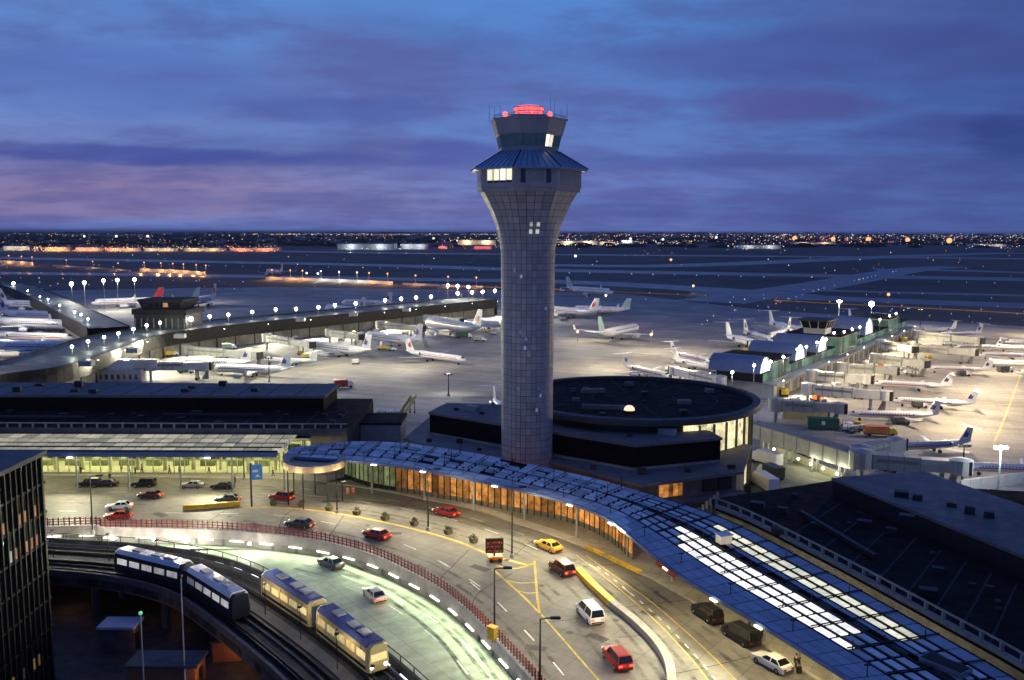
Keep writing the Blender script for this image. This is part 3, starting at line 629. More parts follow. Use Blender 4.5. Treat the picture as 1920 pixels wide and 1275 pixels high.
for i in range(NCOL):
    for (s0, s1, k) in ROWS:
        w0 = .03 if k == 'b' else .09
        q = [pt(i, s0), pt(i + 1, s0), pt(i + 1, s1), pt(i, s1)]
        q = [q[0].lerp(q[1], w0), q[0].lerp(q[1], 1 - w0), q[3].lerp(q[2], 1 - w0), q[3].lerp(q[2], w0)]
        ctr = (q[0] + q[2]) / 2; u, v = PX((ctr.x, ctr.y, ZC))
        if v > 1420 or (k == 'w' and i % 2): continue
        near = max(0., min(1., (u - 1120) / 120)); tilt = (1 - near) * .32 if k in 'scb' and s0 > .2 else 0
        if u < 1150 and s0 > .2 and rng_.random() < .07: continue
        nm, m = 'roof_panel', m_cblue
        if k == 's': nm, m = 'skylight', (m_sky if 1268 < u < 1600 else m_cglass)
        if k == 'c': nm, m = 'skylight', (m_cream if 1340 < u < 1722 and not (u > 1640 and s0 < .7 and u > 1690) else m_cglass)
        if k == 'w': nm, m = 'gutter_board', m_dark
        if u < 1180 and k == 'b': m = m_cglass if (i * 5 + int(s0 * 40)) % 3 else m_cpanel2
        zz = [ZC - .15, ZC - .15, ZC - .15 + tilt, ZC - .15 + tilt]; th = .12
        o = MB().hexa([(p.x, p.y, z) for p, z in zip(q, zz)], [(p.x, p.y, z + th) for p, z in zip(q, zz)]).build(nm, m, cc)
        cnts[nm] = cnts.get(nm, 0) + 1
print('canopy', cnts, NCOL)
edge = offs([Vector((p.x, p.y, 0)) for p in F_], -.1)
MB().wall([Vector((p.x, p.y, 0)) for p in F_], .25, ZC - .38, ZC + .05).build('edge_fascia', m_bluefas, cc)
m_redf = M('red_edge_panel', (.5, .05, .03), .5, 0, .2, .5, emit=0)
a0 = min(range(len(F_)), key=lambda i: abs(PX(F_[i])[0] - 1228)); a1 = min(range(len(F_)), key=lambda i: abs(PX(F_[i])[0] - 1275))
MB().wall([Vector((p.x, p.y, 0)) for p in offs(F_, -.2)[a0:a1 + 1]], .2, ZC - .75, ZC - .1).build('red_fascia', m_redf, cc)
for s in (.255, .35, .444, .545, .607, .665, .752, .843, .97): MB().wall([Vector((p.x, p.y, 0)) for p in [pt(i, s) for i in range(NCOL + 1)]], .14, ZC - .34, ZC + .02).build('purlin', m_dark, cc)
for i in range(0, NCOL, 2):
    if PX(F_[i])[1] > 1400: continue
    a, b = pt(i, .26), pt(i, .97); up_ = PX(F_[i])[0] < 1160
    h = .55 if up_ else .12
    MB().tube((a.x, a.y, ZC + h), (b.x, b.y, ZC + h), .07, .07, 5).build('rafter', m_dark, cc)
    c, d = pt(i, .05), pt(i, .30)
    if i % 4 == 0:
        for s in (.30, .54, .86):
            p = pt(i, s); MB().tube((p.x, p.y, ZC - .2), (p.x, p.y, ZC + (1.9 if up_ else .8)), .07, .05, 5).build('mast', m_dark, cc)
    if i % 4 == 2:
        p = pt(i, .12); MB().tube((p.x, p.y, ZC - .1), (p.x, p.y, ZC + 1.0), .05, .05, 5).build('vent_pipe', m_dark, cc); MB().box(p.x - .3, p.x + .3, p.y - .06, p.y + .06, ZC + 1.0, ZC + 1.12).build('vent_cap', m_dark, cc)
for i in range(2, NCOL, 4):
    if PX(F_[i])[1] > 1400: continue
    p = pt(i, .45); MB().tube((p.x, p.y, 6.14), (p.x, p.y, ZC - .3), .18, .14, 8).build('column', m_grey, cc)
# roof hut on the canopy, its light put into the wall as a glow
hp = G(1568, 1032, ZC) if False else G(1357, 1018, ZC)
hut = thing('roof_hut', 'small pale glowing equipment hut standing on the curved canopy among the skylights', 'hut', (hp.x, hp.y, ZC), R(20))
MB().box(-.8, .8, -.6, .6, .05, 1.1).build('wall', M('hut_cream_glow', (.7, .6, .4), .6, emit=.35, ecol=(1, .8, .5)), hut); MB().box(-.95, .95, -.75, .75, 1.1, 1.22).build('roof', m_white, hut)
hb = thing('roof_hatch', 'black open roof hatch box on the canopy at the bottom right', 'hatch', tuple(G(1772, 1252, ZC)), R(-55))
MB().box(-2, 2, -.9, .9, -.05, .5).build('frame', m_steel, hb); MB().box(-1.85, 1.85, -.75, .75, .5, .56).build('lid', m_black, hb)
for px in ((1430, 1185), (1530, 1245), (1245, 1080), (1100, 1010), (960, 950), (820, 915), (1340, 1128)):
    p = G(*px, 12.4); p = p + Vector((3.5, 3, 0)); lamp((p.x, p.y, 12.3), 1500, (1, .82, .42), .3)

# ---------------------------------------------------------------- orange lit hall front below the curved canopy
hf = thing('terminal_hall_front', 'curved glass terminal front glowing orange below the curved canopy', 'building front', tuple(G(960, 950, 6)), world=True)
m_orw = nosample(M('orange_lit_window', (.22, .10, .03), .3, 0, .85, .8, emit=.44, ecol=(1, .40, .09), rand=.42, world=False))
m_olw = nosample(M('dim_green_window', (.2, .25, .12), .3, 0, .6, 1.0, emit=.10, ecol=(.6, .8, .35), rand=.42))
hall = curve([Vector((-31.2, 165.2, 0))] + [Vector((*G(u, v, 6.9).xy, 0)) for u, v in [(700, 906), (800, 922), (900, 939), (960, 950), (1060, 969), (1135, 999), (1185, 1040)]], .5); fs = resample(hall, 1.25)
for i in range(len(fs) - 1):
    p, q = fs[i], fs[i + 1]; u, v = PX((p.x, p.y, 8))
    if u < 540 or u > 1230: continue
    d = (q - p).normalized(); nn = Vector((d.y, -d.x, 0)); 
    a, b = p + d * .08, q - d * .08
    m = m_orw if u > 735 else m_olw
    w = lambda o, z0, z1: MB().hexa([(a.x, a.y, z0), (b.x, b.y, z0), ((b - nn * o).x, (b - nn * o).y, z0), ((a - nn * o).x, (a - nn * o).y, z0)], [(a.x, a.y, z1), (b.x, b.y, z1), ((b - nn * o).x, (b - nn * o).y, z1), ((a - nn * o).x, (a - nn * o).y, z1)])
    w(.1, 6.95, 12.6).build('window_pane', m, hf); w(.3, 6.1, 6.9).build('base_panel', m_brown if u > 735 else m_glassd, hf)
    MB().tube((p.x, p.y, 6.1), (p.x, p.y, 12.9), .11, .11, 5).build('mullion', m_dark, hf)
MB().wall([p + Vector((0, 0, 0)) for p in offs(fs, -.3)], .3, 12.6, 13.1).build('head_beam', m_dark, hf)

# rounded bay where the two canopies meet
bay = thing('rounded_bay', 'rounded cream lit bay at the near left end of the curved canopy', 'canopy bay', tuple(G(588, 882, 6.14)), world=True)
bc = G(590, 862, 13.4); m_bay = M('cream_bay_fascia', (.55, .45, .30), .6, 0, .2, .8, world=True)
MB().lathe([(5.0, 12.4), (5.2, 12.4), (5.2, 13.5), (4.2, 13.6), (4.2, 12.9), (.1, 12.8)], 32, (bc.x, bc.y)).build('curved_fascia', m_bay, bay)
for k in range(7):
    a = 2 * math.pi * k / 7; MB().tube((bc.x + 4.6 * math.cos(a), bc.y + 4.6 * math.sin(a), 6.14), (bc.x + 4.6 * math.cos(a), bc.y + 4.6 * math.sin(a), 12.1), .12, .12, 6).build('bay_mullion', m_dark, bay)
for a in (-150, -110, -70, -30): lamp((bc.x + 6.2 * math.cos(R(a)), bc.y + 6.2 * math.sin(R(a)), 12.2), 160, (1, .75, .4), .2)

# ================================================================ PODIUM, PENTHOUSE, ROTUNDA
pd = thing('podium_building', 'low blue grey roofed podium building at the foot of the tower', 'building', (20, 160, 0), world=True)
ZP = 11.5
ppoly = [G(757, 822, ZP), G(806, 781, ZP), Vector((-14, 200, 0)), Vector((20, 205, 0)), Vector((46, 170, 0)), G(1394, 884, ZP), G(1203, 909, ZP), G(1022, 862, ZP), G(940, 866, ZP), G(850, 848, ZP)]
MB().prism(ppoly, ZP - .5, ZP).build('roof', m_roofb, pd)
inset = [Vector((20, 165, 0)).lerp(Vector((p.x, p.y, 0)), .95) for p in ppoly]; MB().prism(inset, 0, ZP - .5).build('wall', m_brown, pd)
a, b = G(1203, 909, ZP), G(1394, 884, ZP); d = (b - a).normalized(); nn = Vector((d.y, -d.x, 0))
for t, m in ((.20, m_orw), (.245, m_orw), (.29, m_orw), (.335, m_orw), (.38, m_orw), (.62, m_glassd), (.78, m_glassd)):
    w_ = .035 if m is m_orw else .13; p, q = a.lerp(b, t) - nn * .7, a.lerp(b, t + w_) - nn * .7
    MB().hexa([(p.x, p.y, 8.6), (q.x, q.y, 8.6), (q.x - nn.x * .5, q.y - nn.y * .5, 8.6), (p.x - nn.x * .5, p.y - nn.y * .5, 8.6)], [(p.x, p.y, 10.7), (q.x, q.y, 10.7), (q.x - nn.x * .5, q.y - nn.y * .5, 10.7), (p.x - nn.x * .5, p.y - nn.y * .5, 10.7)]).build('window', m, pd)
lq = [a + nn * 1.6, b + nn * 1.2, b - nn * .8, a - nn * .8]; MB().prism(lq, 7.7, 8.1).build('ledge', m_conc_d, pd)
c = (a + G(1022, 862, ZP)) / 2
ph = thing('penthouse', 'black sided flat roofed penthouse behind the foot of the tower', 'building', (10, 165, ZP), world=True)
q0, q1, q2 = G(806, 809, 12), G(1190, 876, 12), G(1350, 861, 12)
back_ = [Vector((36, 163, 0)), Vector((8, 186, 0)), Vector((-13.5, 189, 0))]
poly = [q0, q1, q2] + back_
MB().prism(poly, ZP, 15.5).build('wall', M('black_cladding', (.008, .008, .009), .8, 0, .2, .5, world=True, spec=.1), ph)
MB().prism([Vector((11, 170, 0)).lerp(Vector((p.x, p.y, 0)), 1.012) for p in poly], 15.5, 15.9).build('roof', m_roofb, ph)
MB().wall([Vector((p.x, p.y, 0)) + Vector((-.2, -.3, 0)) for p in [q0, q1, q2]], .35, ZP + .01, ZP + .45).build('base_ledge', m_rail, ph)
for p, s in (((28, 160), (3, 1.6)), ((3, 175), (2.2, 1.4)), ((-8, 181), (3, 1.8))): MB().cbox(p, s, 15.9, 16.9, (1, -.7)).build('roof_unit', m_grey, ph)
lb = thing('service_block', 'small grey service block with flat dark roof right of the long terminal', 'building', (-27, 185, 0), world=True)
MB().box(-30.6, -22.5, 180, 190, 0, 13.1).build('wall', m_grey, lb); MB().box(-30.7, -22.3, 179.8, 190.2, 13.1, 13.5).build('roof', m_roof, lb)

RC = Vector((25.2, 185, 0)); RR = 24.9; RZ = 18.5
ro = thing('rotunda_building', 'large round building with flat black roof and glowing glass wall right of the tower', 'building', tuple(RC), world=True)
MB().sheet([RC + Vector(((RR - .85) * math.cos(2 * math.pi * i / 96), (RR - .85) * math.sin(2 * math.pi * i / 96), 0)) for i in range(96)], RZ - .6).build('roof', m_roof, ro)
m_rim = M('roof_rim', (.055, .055, .055), .6, 0, .2, .6)
MB().lathe([(RR - .9, RZ - .62), (RR - .9, RZ + .1), (RR + .5, RZ), (RR + .7, RZ - .3), (RR + .7, RZ - 1.1), (RR - .6, RZ - 1.4)], 96, RC, cap=False).build('roof_rim', m_rim, ro, smooth=30)
MB().lathe([(RR - 1.5, 0), (RR - 1.5, RZ - .7)], 64, RC, cap=False).build('drum_wall', m_dark, ro)
m_yw = nosample(M('warm_lit_glazing', (.8, .75, .4), .3, 0, .8, .45, emit=1.0, ecol=(1, .84, .45), rand=.35))
for k in range(34):
    a0, a1 = R(-75 + k * 4), R(-75 + k * 4 + 3.5); r = RR - 1.2
    q = [RC + Vector((r * math.cos(a), r * math.sin(a), 0)) for a in (a0, a1)]; e = [RC + Vector(((r - .15) * math.cos(a), (r - .15) * math.sin(a), 0)) for a in (a1, a0)]
    MB().hexa([(p.x, p.y, 3) for p in q + e], [(p.x, p.y, RZ - 1.3) for p in q + e]).build('glass_pane', m_yw, ro)
    f0, f1 = RC + Vector(((r - .1) * math.cos(a1 + .004), (r - .1) * math.sin(a1 + .004), 0)), RC + Vector(((r + .45) * math.cos(a1 + .004), (r + .45) * math.sin(a1 + .004), 0))
    if k % 2: MB().wall([f0, f1], .22, 0, RZ - 1.7).build('fin', m_rim, ro)
for px, s, an in (((1112, 735), (5, 1.6), 12), ((1132, 766), (8.5, 1.2), -8), ((1283, 756), (2.6, 1.8), 0), ((1180, 722), (2, 1.2), 0), ((1330, 735), (1.6, 1.6), 10), ((1080, 752), (1.5, 1.2), 0)):
    p = G(*px, RZ - .5); MB().cbox(p, s, RZ - .6, RZ + .2, (math.cos(R(an)), math.sin(R(an)))).build('roof_unit', m_roofb, ro)
p = G(1180, 762, RZ + .6); dm = MB().ball((p.x, p.y, RZ - .1), 1.05, 14, 8, .9).build('roof_dome', nosample(M('lit_dome', (1, .85, .6), .4, emit=1.1, ecol=(1, .8, .52))), ro, smooth=True)
MB().lathe([(1.3, RZ - .6), (1.3, RZ - .1)], 16, p).build('dome_base', m_dark, ro)
# ================================================================ RIGHT TERMINAL
rt = thing('terminal_roof_building', 'broad black roofed terminal filling the lower right behind the curved canopy', 'terminal', (60, 100, 0), world=True)
i0 = min(range(len(back)), key=lambda i: (back[i] - G(1332, 958, ZC)).length)
edge_l = [Vector((p.x, p.y, 0)) for p in offs(back, 1.0)[i0:]]
far = [G(1560, 901, 14), G(1334, 936, 14)]
tpoly = edge_l[::4] + [Vector((140, 20, 0)), Vector((140, 120, 0)), Vector((90, 128, 0))] + far
MB().prism(tpoly, 13.5, 14).build('roof', m_roof, rt); 
MB().prism([Vector((70, 90, 0)).lerp(Vector((p.x, p.y, 0)), .985) for p in tpoly], 0, 13.5).build('wall', m_conc_d, rt)
s0, s1 = G(1562, 900, 14), G(1920, 1046, 14); dd = (s1 - s0).normalized()
q = [s0, s0 + dd * 120]; u0 = G(1735, 887, 16.4); u1 = u0 + dd * 110
q0_ = G(1562, 899, 16.4); q1_ = q0_ + dd * 110
MB().prism([q0_, q1_, u1, u0], 14.0, 16.2).build('raised_block', m_dark, rt); MB().prism([q0_ - dd * .3, q1_, u1, u0 - dd * .3], 16.2, 16.6).build('raised_roof', m_roofb, rt)
MB().wall(offs(edge_l, .1), .5, 13.9, 14.35).build('parapet', m_rail, rt)
rl_ = [p for p in offs(edge_l, .15)]
MB().wall(rl_, .16, 15.1, 15.28).build('roof_rail', m_rail, rt)
for p in resample(rl_, 2.4): 
    if PX((p.x, p.y, 15))[1] < 1400: MB().box(p.x - .16, p.x + .16, p.y - .16, p.y + .16, 14.3, 15.1).build('rail_post', m_rail, rt)
for px in ((1420, 950), (1460, 1000), (1620, 985), (1740, 1115), (1690, 930), (1700, 975)):
    p = G(*px, 14.2 if px[0] != 1690 and px[0] != 1700 else 16.7); MB().cbox(p, (1.8, 1.2), p.z - .15, p.z + .7, (1, -.4)).build('roof_unit', m_dark, rt)
# pale vertical posts of the yard wall beside the podium
yw = thing('louvred_wall', 'dark yard wall with pale posts between podium and black roofed terminal', 'wall', tuple(G(1380, 945, 12)), world=True)
p0, p1 = G(1310, 958, 12.5), G(1345, 928, 12.5)
MB().wall([Vector((p0.x, p0.y, 0)), Vector((p1.x, p1.y, 0))], .3, 6, 12).build('screen', m_dark, yw)
for k in range(6):
    p = p0.lerp(p1, k / 5); MB().box(p.x - .15, p.x + .15, p.y - .35, p.y - .05, 6, 13).build('post', m_rail, yw)
# small blue roofed building on the apron
sb = thing('apron_hut', 'small white walled apron building with blue roof beside the long terminal', 'building', tuple(G(715, 772, 0)), world=True)
b0 = AT(694, 770, 205); b1 = AT(742, 770, 205)
MB().box(b0.x, b1.x, 205, 217, 0, 7.8).build('wall', m_white, sb); MB().box(b0.x - .3, b1.x + .3, 204.7, 217.3, 7.8, 8.2).build('roof', m_roofb, sb)
for k in range(4): MB().box(b0.x + .8 + k * 1.4, b0.x + 1.5 + k * 1.4, 211, 213, 8.2, 9.6).build('roof_unit', m_white, sb)
for k in range(3): MB().box(b0.x + .5 + k * 1.7, b0.x + 1.4 + k * 1.7, 204.9, 205.1, 4.5, 6.4).build('window', m_glassd, sb)

# ---------------------------------------------------------------- roof clutter: seams, vents, ducts, hatches
m_seamr = M('roof_seam_tape', (.022, .021, .02), .8); m_duct = M('galvanised_duct', (.035, .035, .036), .55, .3, .2, .8, stain=.2)
rv = random.Random(31)
for k in range(17): x = -130 + k * 6; MB().box(x, x + .22, 168.4, 184.4, 14.9, 14.93).build('roof_seam', m_seamr, lt); MB().box(x + 1, x + 1.22, 184.9, 199.8, 18.1, 18.13).build('roof_seam', m_seamr, lt) if x < -40 else None
for k in range(22):
    x, y = rv.uniform(-118, -34), rv.uniform(170, 182); w, h = rv.uniform(.3, 1.1), rv.uniform(.3, .9); MB().box(x - w, x + w, y - w * .7, y + w * .7, 14.9, 14.9 + h).build('roof_vent', m_duct if k % 3 else m_dark, lt)
for x0_, x1_, y in ((-110, -84, 175), (-70, -50, 178)): MB().box(x0_, x1_, y, y + .6, 15.1, 15.6).build('roof_duct', m_duct, lt)
for k in range(9):
    x, y = rv.uniform(-112, -42), rv.uniform(187, 197); MB().box(x - .8, x + .8, y - .5, y + .5, 18.1, 18.1 + rv.uniform(.5, 1.3)).build('roof_vent', m_duct, lt)
import itertools
def inside(p, poly):
    c = False
    for a, b in zip(poly, poly[1:] + poly[:1]):
        if (a[1] > p[1]) != (b[1] > p[1]) and p[0] < (b[0] - a[0]) * (p[1] - a[1]) / (b[1] - a[1]) + a[0]: c = not c
    return c
raised = [q0_, q1_, u1, u0]; got = 0
while got < 15:
    u, v = rv.uniform(1400, 1900), rv.uniform(920, 1250); p = G(u, v, 14)
    if not inside(p, tpoly) or inside(p, raised) or any((p - e_).length < 2.5 for e_ in edge_l): continue
    w, h = rv.uniform(.2, .8), rv.uniform(.25, .9); got += 1
    if got % 3: MB().cbox(p, (w * 2, w * 1.3), 14, 14 + h, (1, -.5)).build('roof_vent', m_duct, rt)
    else: MB().lathe([(w * .4, 14), (w * .4, 14 + h), (w * .7, 14 + h + .02), (w * .5, 14 + h + .2)], 10, p).build('roof_vent', m_duct, rt)
for k in range(1, 9):
    a, b = G(1400 + k * 55, 992 + k * 31, 14), G(1560 + k * 45, 905 + k * 20, 14); d = (b - a); a, b = a + d * .12, a + d * .78
    MB().wall([Vector((a.x, a.y, 0)), Vector((b.x, b.y, 0))], .25, 14, 14.03).build('roof_seam', m_seamr, rt)
a, b = G(1500, 965, 14), G(1640, 1050, 14); MB().wall([Vector((a.x, a.y, 0)), Vector((b.x, b.y, 0))], .6, 14.2, 14.7).build('roof_duct', m_duct, rt)
for k in range(5):
    u = rv.uniform(1640, 1900); v = 905 + (u - 1640) * .28 + rv.uniform(-4, 30); p = G(u, v, 16.7)
    if inside(p, raised): MB().cbox(p, (1.2, .8), 16.6, 16.6 + rv.uniform(.3, 1), (1, -.5)).build('roof_vent', m_duct, rt)
for r_ in (8.5, 16.8): MB().lathe([(r_, RZ - .6), (r_, RZ - .56), (r_ + .22, RZ - .56), (r_ + .22, RZ - .6)], 72, RC, cap=False).build('roof_seam', m_seamr, ro)
for k in range(16):
    a = 2 * math.pi * k / 16 + .1; d = Vector((math.cos(a), math.sin(a), 0)); MB().wall([RC + d * 8.8, RC + d * 24.6], .2, RZ - .6, RZ - .57).build('roof_seam', m_seamr, ro)
for k in range(14):
    a, r_ = rv.uniform(0, 6.28), rv.uniform(4, 23); p = RC + Vector((math.cos(a) * r_, math.sin(a) * r_, 0)); w = rv.uniform(.25, .7); MB().box(p.x - w, p.x + w, p.y - w, p.y + w, RZ - .6, RZ - .6 + w * 1.2).build('roof_vent', m_duct, ro)
for p, w in (((14, 152), .5), ((22, 149), .7), ((30, 150.5), .5), ((-10, 171), .6), ((-16, 172), .5), ((-6, 165), .4), ((38, 153), .6)): MB().box(p[0] - w, p[0] + w, p[1] - w * .7, p[1] + w * .7, ZP, ZP + w * 1.3).build('roof_vent', m_duct, pd)
for k in range(7):
    t_ = (k + .5) / 7; p = q0.lerp(q1, t_) + Vector((2.5, 4.5, 0)); MB().box(p.x - .5, p.x + .5, p.y - .4, p.y + .4, 15.9, 16.4).build('roof_vent', m_duct, ph)
# ================================================================ GUIDEWAY AND TRAINS
gd = thing('train_guideway', 'dark elevated people mover guideway curving across the lower left', 'guideway', tuple(G(400, 1060, 0)), world=True)
m_gd = M('guideway_deck', (.022, .022, .024), .8, 0, .35, .5, world=True, stain=.3)
m_gp = M('guideway_parapet', (.045, .045, .047), .8, 0, .3, .5, world=True, stain=.3)
m_gb = M('guideway_beam', (.10, .10, .10), .85, 0, .25, .5, world=True, stain=.3)
MB().wall(offs(gw_o, -GWW / 2), GWW, 5.2, 6.2).build('deck', m_gd, gd)
MB().wall(offs(gw_o, -.2), .35, 6.21, 7.1).build('outer_parapet', m_gp, gd); MB().wall(offs(gw_o, -GWW + .2), .4, 5.0, 7.0).build('inner_parapet', m_gb, gd)
MB().wall(offs(gw_o, -.6), .4, 0, 5.19).build('light_stop_wall', m_gp, gd)  # unseen wall added to stop road light; also borders the raised road
for d in (-1.9, -3.3, -7.9, -9.3): MB().wall(offs(gw_o, d), .28, 6.21, 6.5).build('running_beam', m_gp, gd)
for d in (-1.2, -4.0, -7.2, -10.0): MB().wall(offs(gw_o, d), .14, 6.21, 6.75).build('guide_rail', m_steel if d in (-1.2,) else m_dark, gd)
MB().wall(offs(gw_o, -5.6), 1.5, 6.21, 6.42).build('walkway', m_gb, gd)
for i in range(4, len(gw_o) - 2, 3):
    p = offs(gw_o, -.2)[i]; MB().box(p.x - .05, p.x + .05, p.y - .05, p.y + .05, 7.1, 7.9).build('rail_post', m_dark, gd)
MB().wall(offs(gw_o, -.2), .06, 7.85, 7.95).build('hand_rail', m_dark, gd)
for i in range(10, len(gw_o) - 6, 14):
    for d in (-3, -8.6):
        p = offs(gw_o, d)[i]; MB().lathe([(.6, 0), (.6, 5.2)], 10, (p.x, p.y)).build('pier', m_gb, gd)
m_gl = nosample(M('walkway_light', (1, 1, 1), .4, emit=2.0, ecol=(.95, .97, 1)))
for i in range(58, len(gw_o) - 2, 4):
    p, t = offs(gw_o, -.9)[i], tang(gw_o, i); MB().cbox((p.x, p.y), (1.6, .16), 6.5, 6.6, (t.x, t.y)).build('track_light', m_gl, gd)

m_cblueg = M('gangway_blue', (.06, .08, .16), .6)
def make_train(name, label, body, roof, win, s_px, track, ncar, direction=1, lead=False):
    c = offs(gw_o, track); L = 13.2
    u0 = min(range(len(c)), key=lambda i: (PX((c[i].x, c[i].y, 9.8))[0] - s_px) ** 2 + (0 if c[i].y > 60 else 1e9))
    t = thing(name, label, 'train', (c[u0].x, c[u0].y, 6.5), world=True)
    z = 6.55; idx = u0
    for k in range(ncar):
        # car endpoints on the curve
        a = c[idx]; j = idx
        while j < len(c) - 1 and (c[j] - a).length < L: j += 1
        b = c[j]; d = (b - a).normalized(); w = Vector((-d.y, d.x, 0)); hw = 1.3
        def P(x, y, zz): return a + d * x + w * y + Vector((0, 0, zz))
        ring = lambda x, ins: [P(x, -hw + ins, z + .35), P(x, -hw + ins * .6, z + 1.4), P(x, -hw + .1 + ins, z + 2.9), P(x, -hw + .5 + ins, z + 3.25), P(x, hw - .5 - ins, z + 3.25), P(x, hw - .1 - ins, z + 2.9), P(x, hw - ins * .6, z + 1.4), P(x, hw - ins, z + .35)]
        MB().loft([ring(.15, .25), ring(.5, .02), ring(L - .9, .02), ring(L - .55, .25)]).build('car_body', body, t)
        MB().hexa([P(.6, -1.22, z + 2.95), P(L - 1, -1.22, z + 2.95), P(L - 1, 1.22, z + 2.95), P(.6, 1.22, z + 2.95)], [P(.7, -.8, z + 3.42), P(L - 1.1, -.8, z + 3.42), P(L - 1.1, .8, z + 3.42), P(.7, .8, z + 3.42)]).build('roof_panel', roof, t)
        for y in (-1, 1):
            for q in range(5):
                x = 1.0 + q * 2.3; o = y * (hw - .035)
                MB().hexa([P(x, o, z + 1.6), P(x + 1.8, o, z + 1.6), P(x + 1.8, o + y * .045, z + 1.6), P(x, o + y * .045, z + 1.6)], [P(x, o - y * .05, z + 2.35), P(x + 1.8, o - y * .05, z + 2.35), P(x + 1.8, o - y * .005, z + 2.35), P(x, o - y * .005, z + 2.35)]).build('window', win, t)
        for x in (3.0, L / 2, L - 4.2): MB().hexa([P(x, -.5, z + 3.38), P(x + 1.5, -.5, z + 3.38), P(x + 1.5, .5, z + 3.38), P(x, .5, z + 3.38)], [P(x, -.5, z + 3.62), P(x + 1.5, -.5, z + 3.62), P(x + 1.5, .5, z + 3.62), P(x, .5, z + 3.62)]).build('roof_unit', m_grey, t)
        for y in (-1, 1):
            for x in (.92, L / 2 - .9, L - 2.2):
                o = y * (hw - .02); MB().hexa([P(x - .09, o, z + .5), P(x, o, z + .5), P(x, o + y * .03, z + .5), P(x - .09, o + y * .03, z + .5)], [P(x - .09, o - y * .09, z + 2.75), P(x, o - y * .09, z + 2.75), P(x, o - y * .05, z + 2.75), P(x - .09, o - y * .05, z + 2.75)]).build('door_seam', m_dark, t)
            MB().hexa([P(.7, y * hw - y * .03, z + .6), P(L - 1, y * hw - y * .03, z + .6), P(L - 1, y * hw + y * .01, z + .6), P(.7, y * hw + y * .01, z + .6)], [P(.7, y * hw - y * .02, z + .95), P(L - 1, y * hw - y * .02, z + .95), P(L - 1, y * hw + y * .02, z + .95), P(.7, y * hw + y * .02, z + .95)]).build('skirt_stripe', m_dark, t)
        for x in (2.4, L - 2.8):
            for y in (-.85, .85):
                p, q = P(x, y - .15, z + .3), P(x, y + .15, z + .3); MB().tube(p, q, .4, .4, 10).build('wheel', m_black, t)
        if k < ncar - 1: MB().loft([[P(x, y, z + zz) for y, zz in ((-.9, .5), (-.9, 2.7), (.9, 2.7), (.9, .5))] for x in (L - .58, L + .12)]).build('gangway', m_cblueg, t)
        if lead and k == ncar - 1:
            for y in (-.8, .8): 
                p = P(L - .62, y, z + .9); MB().tube(p, p + d * .12, .16, .16, 10).build('headlight', m_lampw, t)
            MB().hexa([P(L - .6, -.95, z + 1.5), P(L - .6, .95, z + 1.5), P(L - .5, .95, z + 1.5), P(L - .5, -.95, z + 1.5)], [P(L - .68, -.85, z + 2.7), P(L - .68, .85, z + 2.7), P(L - .58, .85, z + 2.7), P(L - .58, -.85, z + 2.7)]).build('windscreen', win, t)
        idx = j
    return t
m_tw = M('train_side_dark', (.03, .035, .05), .4, 0, .08, .6, emit=.0); m_tcream = M('train_cream', (.70, .55, .26), .4, 0, .1, .6); m_troof = M('train_blue_roof', (.03, .065, .24), .75, 0, .12, .8)
m_twin = nosample(M('train_window', (.7, .72, .7), .2, 0, .3, 1, emit=.4, ecol=(1, .96, .86), rand=.4)); m_twin2 = nosample(M('train_window_warm', (.9, .7, .3), .2, 0, .3, 1, emit=.55, ecol=(1, .8, .36), rand=.2))
make_train('people_mover_train', 'white roofed people mover train on the inner guideway track', m_tw, m_white, m_twin, 226, -8.6, 2)
make_train('people_mover_train', 'cream people mover train with two dark blue roof panels on the outer guideway track', m_tcream, m_troof, m_twin2, 500, -2.6, 2, lead=True)
wk = offs(gw_o, -5.6)
for i in range(30, len(wk) - 8, 9):
    p = wk[i]; MB().tube((p.x, p.y, 6.42), (p.x, p.y, 10.2), .06, .05, 6).build('lamp_pole', m_dark, gd); MB().box(p.x - .22, p.x + .22, p.y - .22, p.y + .22, 10.2, 10.34).build('lamp_head', m_dark, gd); lamp((p.x, p.y, 10.0), 240, (1, .84, .5), .15)  # poles and lamps added on the walkway to light the train sides
for u, v, e in ((190, 1012, 350), (290, 1022, 700), (370, 1042, 450), (450, 1062, 350), (560, 1085, 350), (660, 1145, 300)):
    p = G(u, v, 12); p = p + Vector((1.5, 3.5, 0)); lamp((p.x, p.y, 11.5), e, (1, .86, .6), .3)  # unseen lights added above the tracks to brighten the train roofs

# ================================================================ DARK GLASS BUILDING (left edge)
do = thing('dark_glass_tower', 'dark glass office block with vertical fins at the left edge', 'building', (-60, 80, 0), world=True)
BX, BY, BZ = -52.2, 99.5, 27.4
MB().box(-95, BX - .5, 40, BY, 0, BZ - .5).build('core', m_dark, do)
MB().box(-95, BX - .1, 40, BY + .3, BZ - .5, BZ).build('roof', m_roofb, do)
m_dgl = M('facade_glass', (.010, .012, .016), .06, 0, .2, .5, spec=.9, rand=.3)
m_fin = M('facade_fin', (.005, .005, .006), .6, 0, .2, .6)
m_wred = nosample(M('dim_warm_window', (.6, .3, .15), .3, emit=.16, ecol=(1, .45, .25), rand=.3)); m_wamb = nosample(M('dim_amber_window', (.6, .4, .1), .3, emit=.10, ecol=(1, .62, .2), rand=.42)); m_wcool = nosample(M('dim_cool_window', (.6, .6, .6), .3, emit=.3, ecol=(.9, .95, 1), rand=.3))
rl2 = random.Random(5)
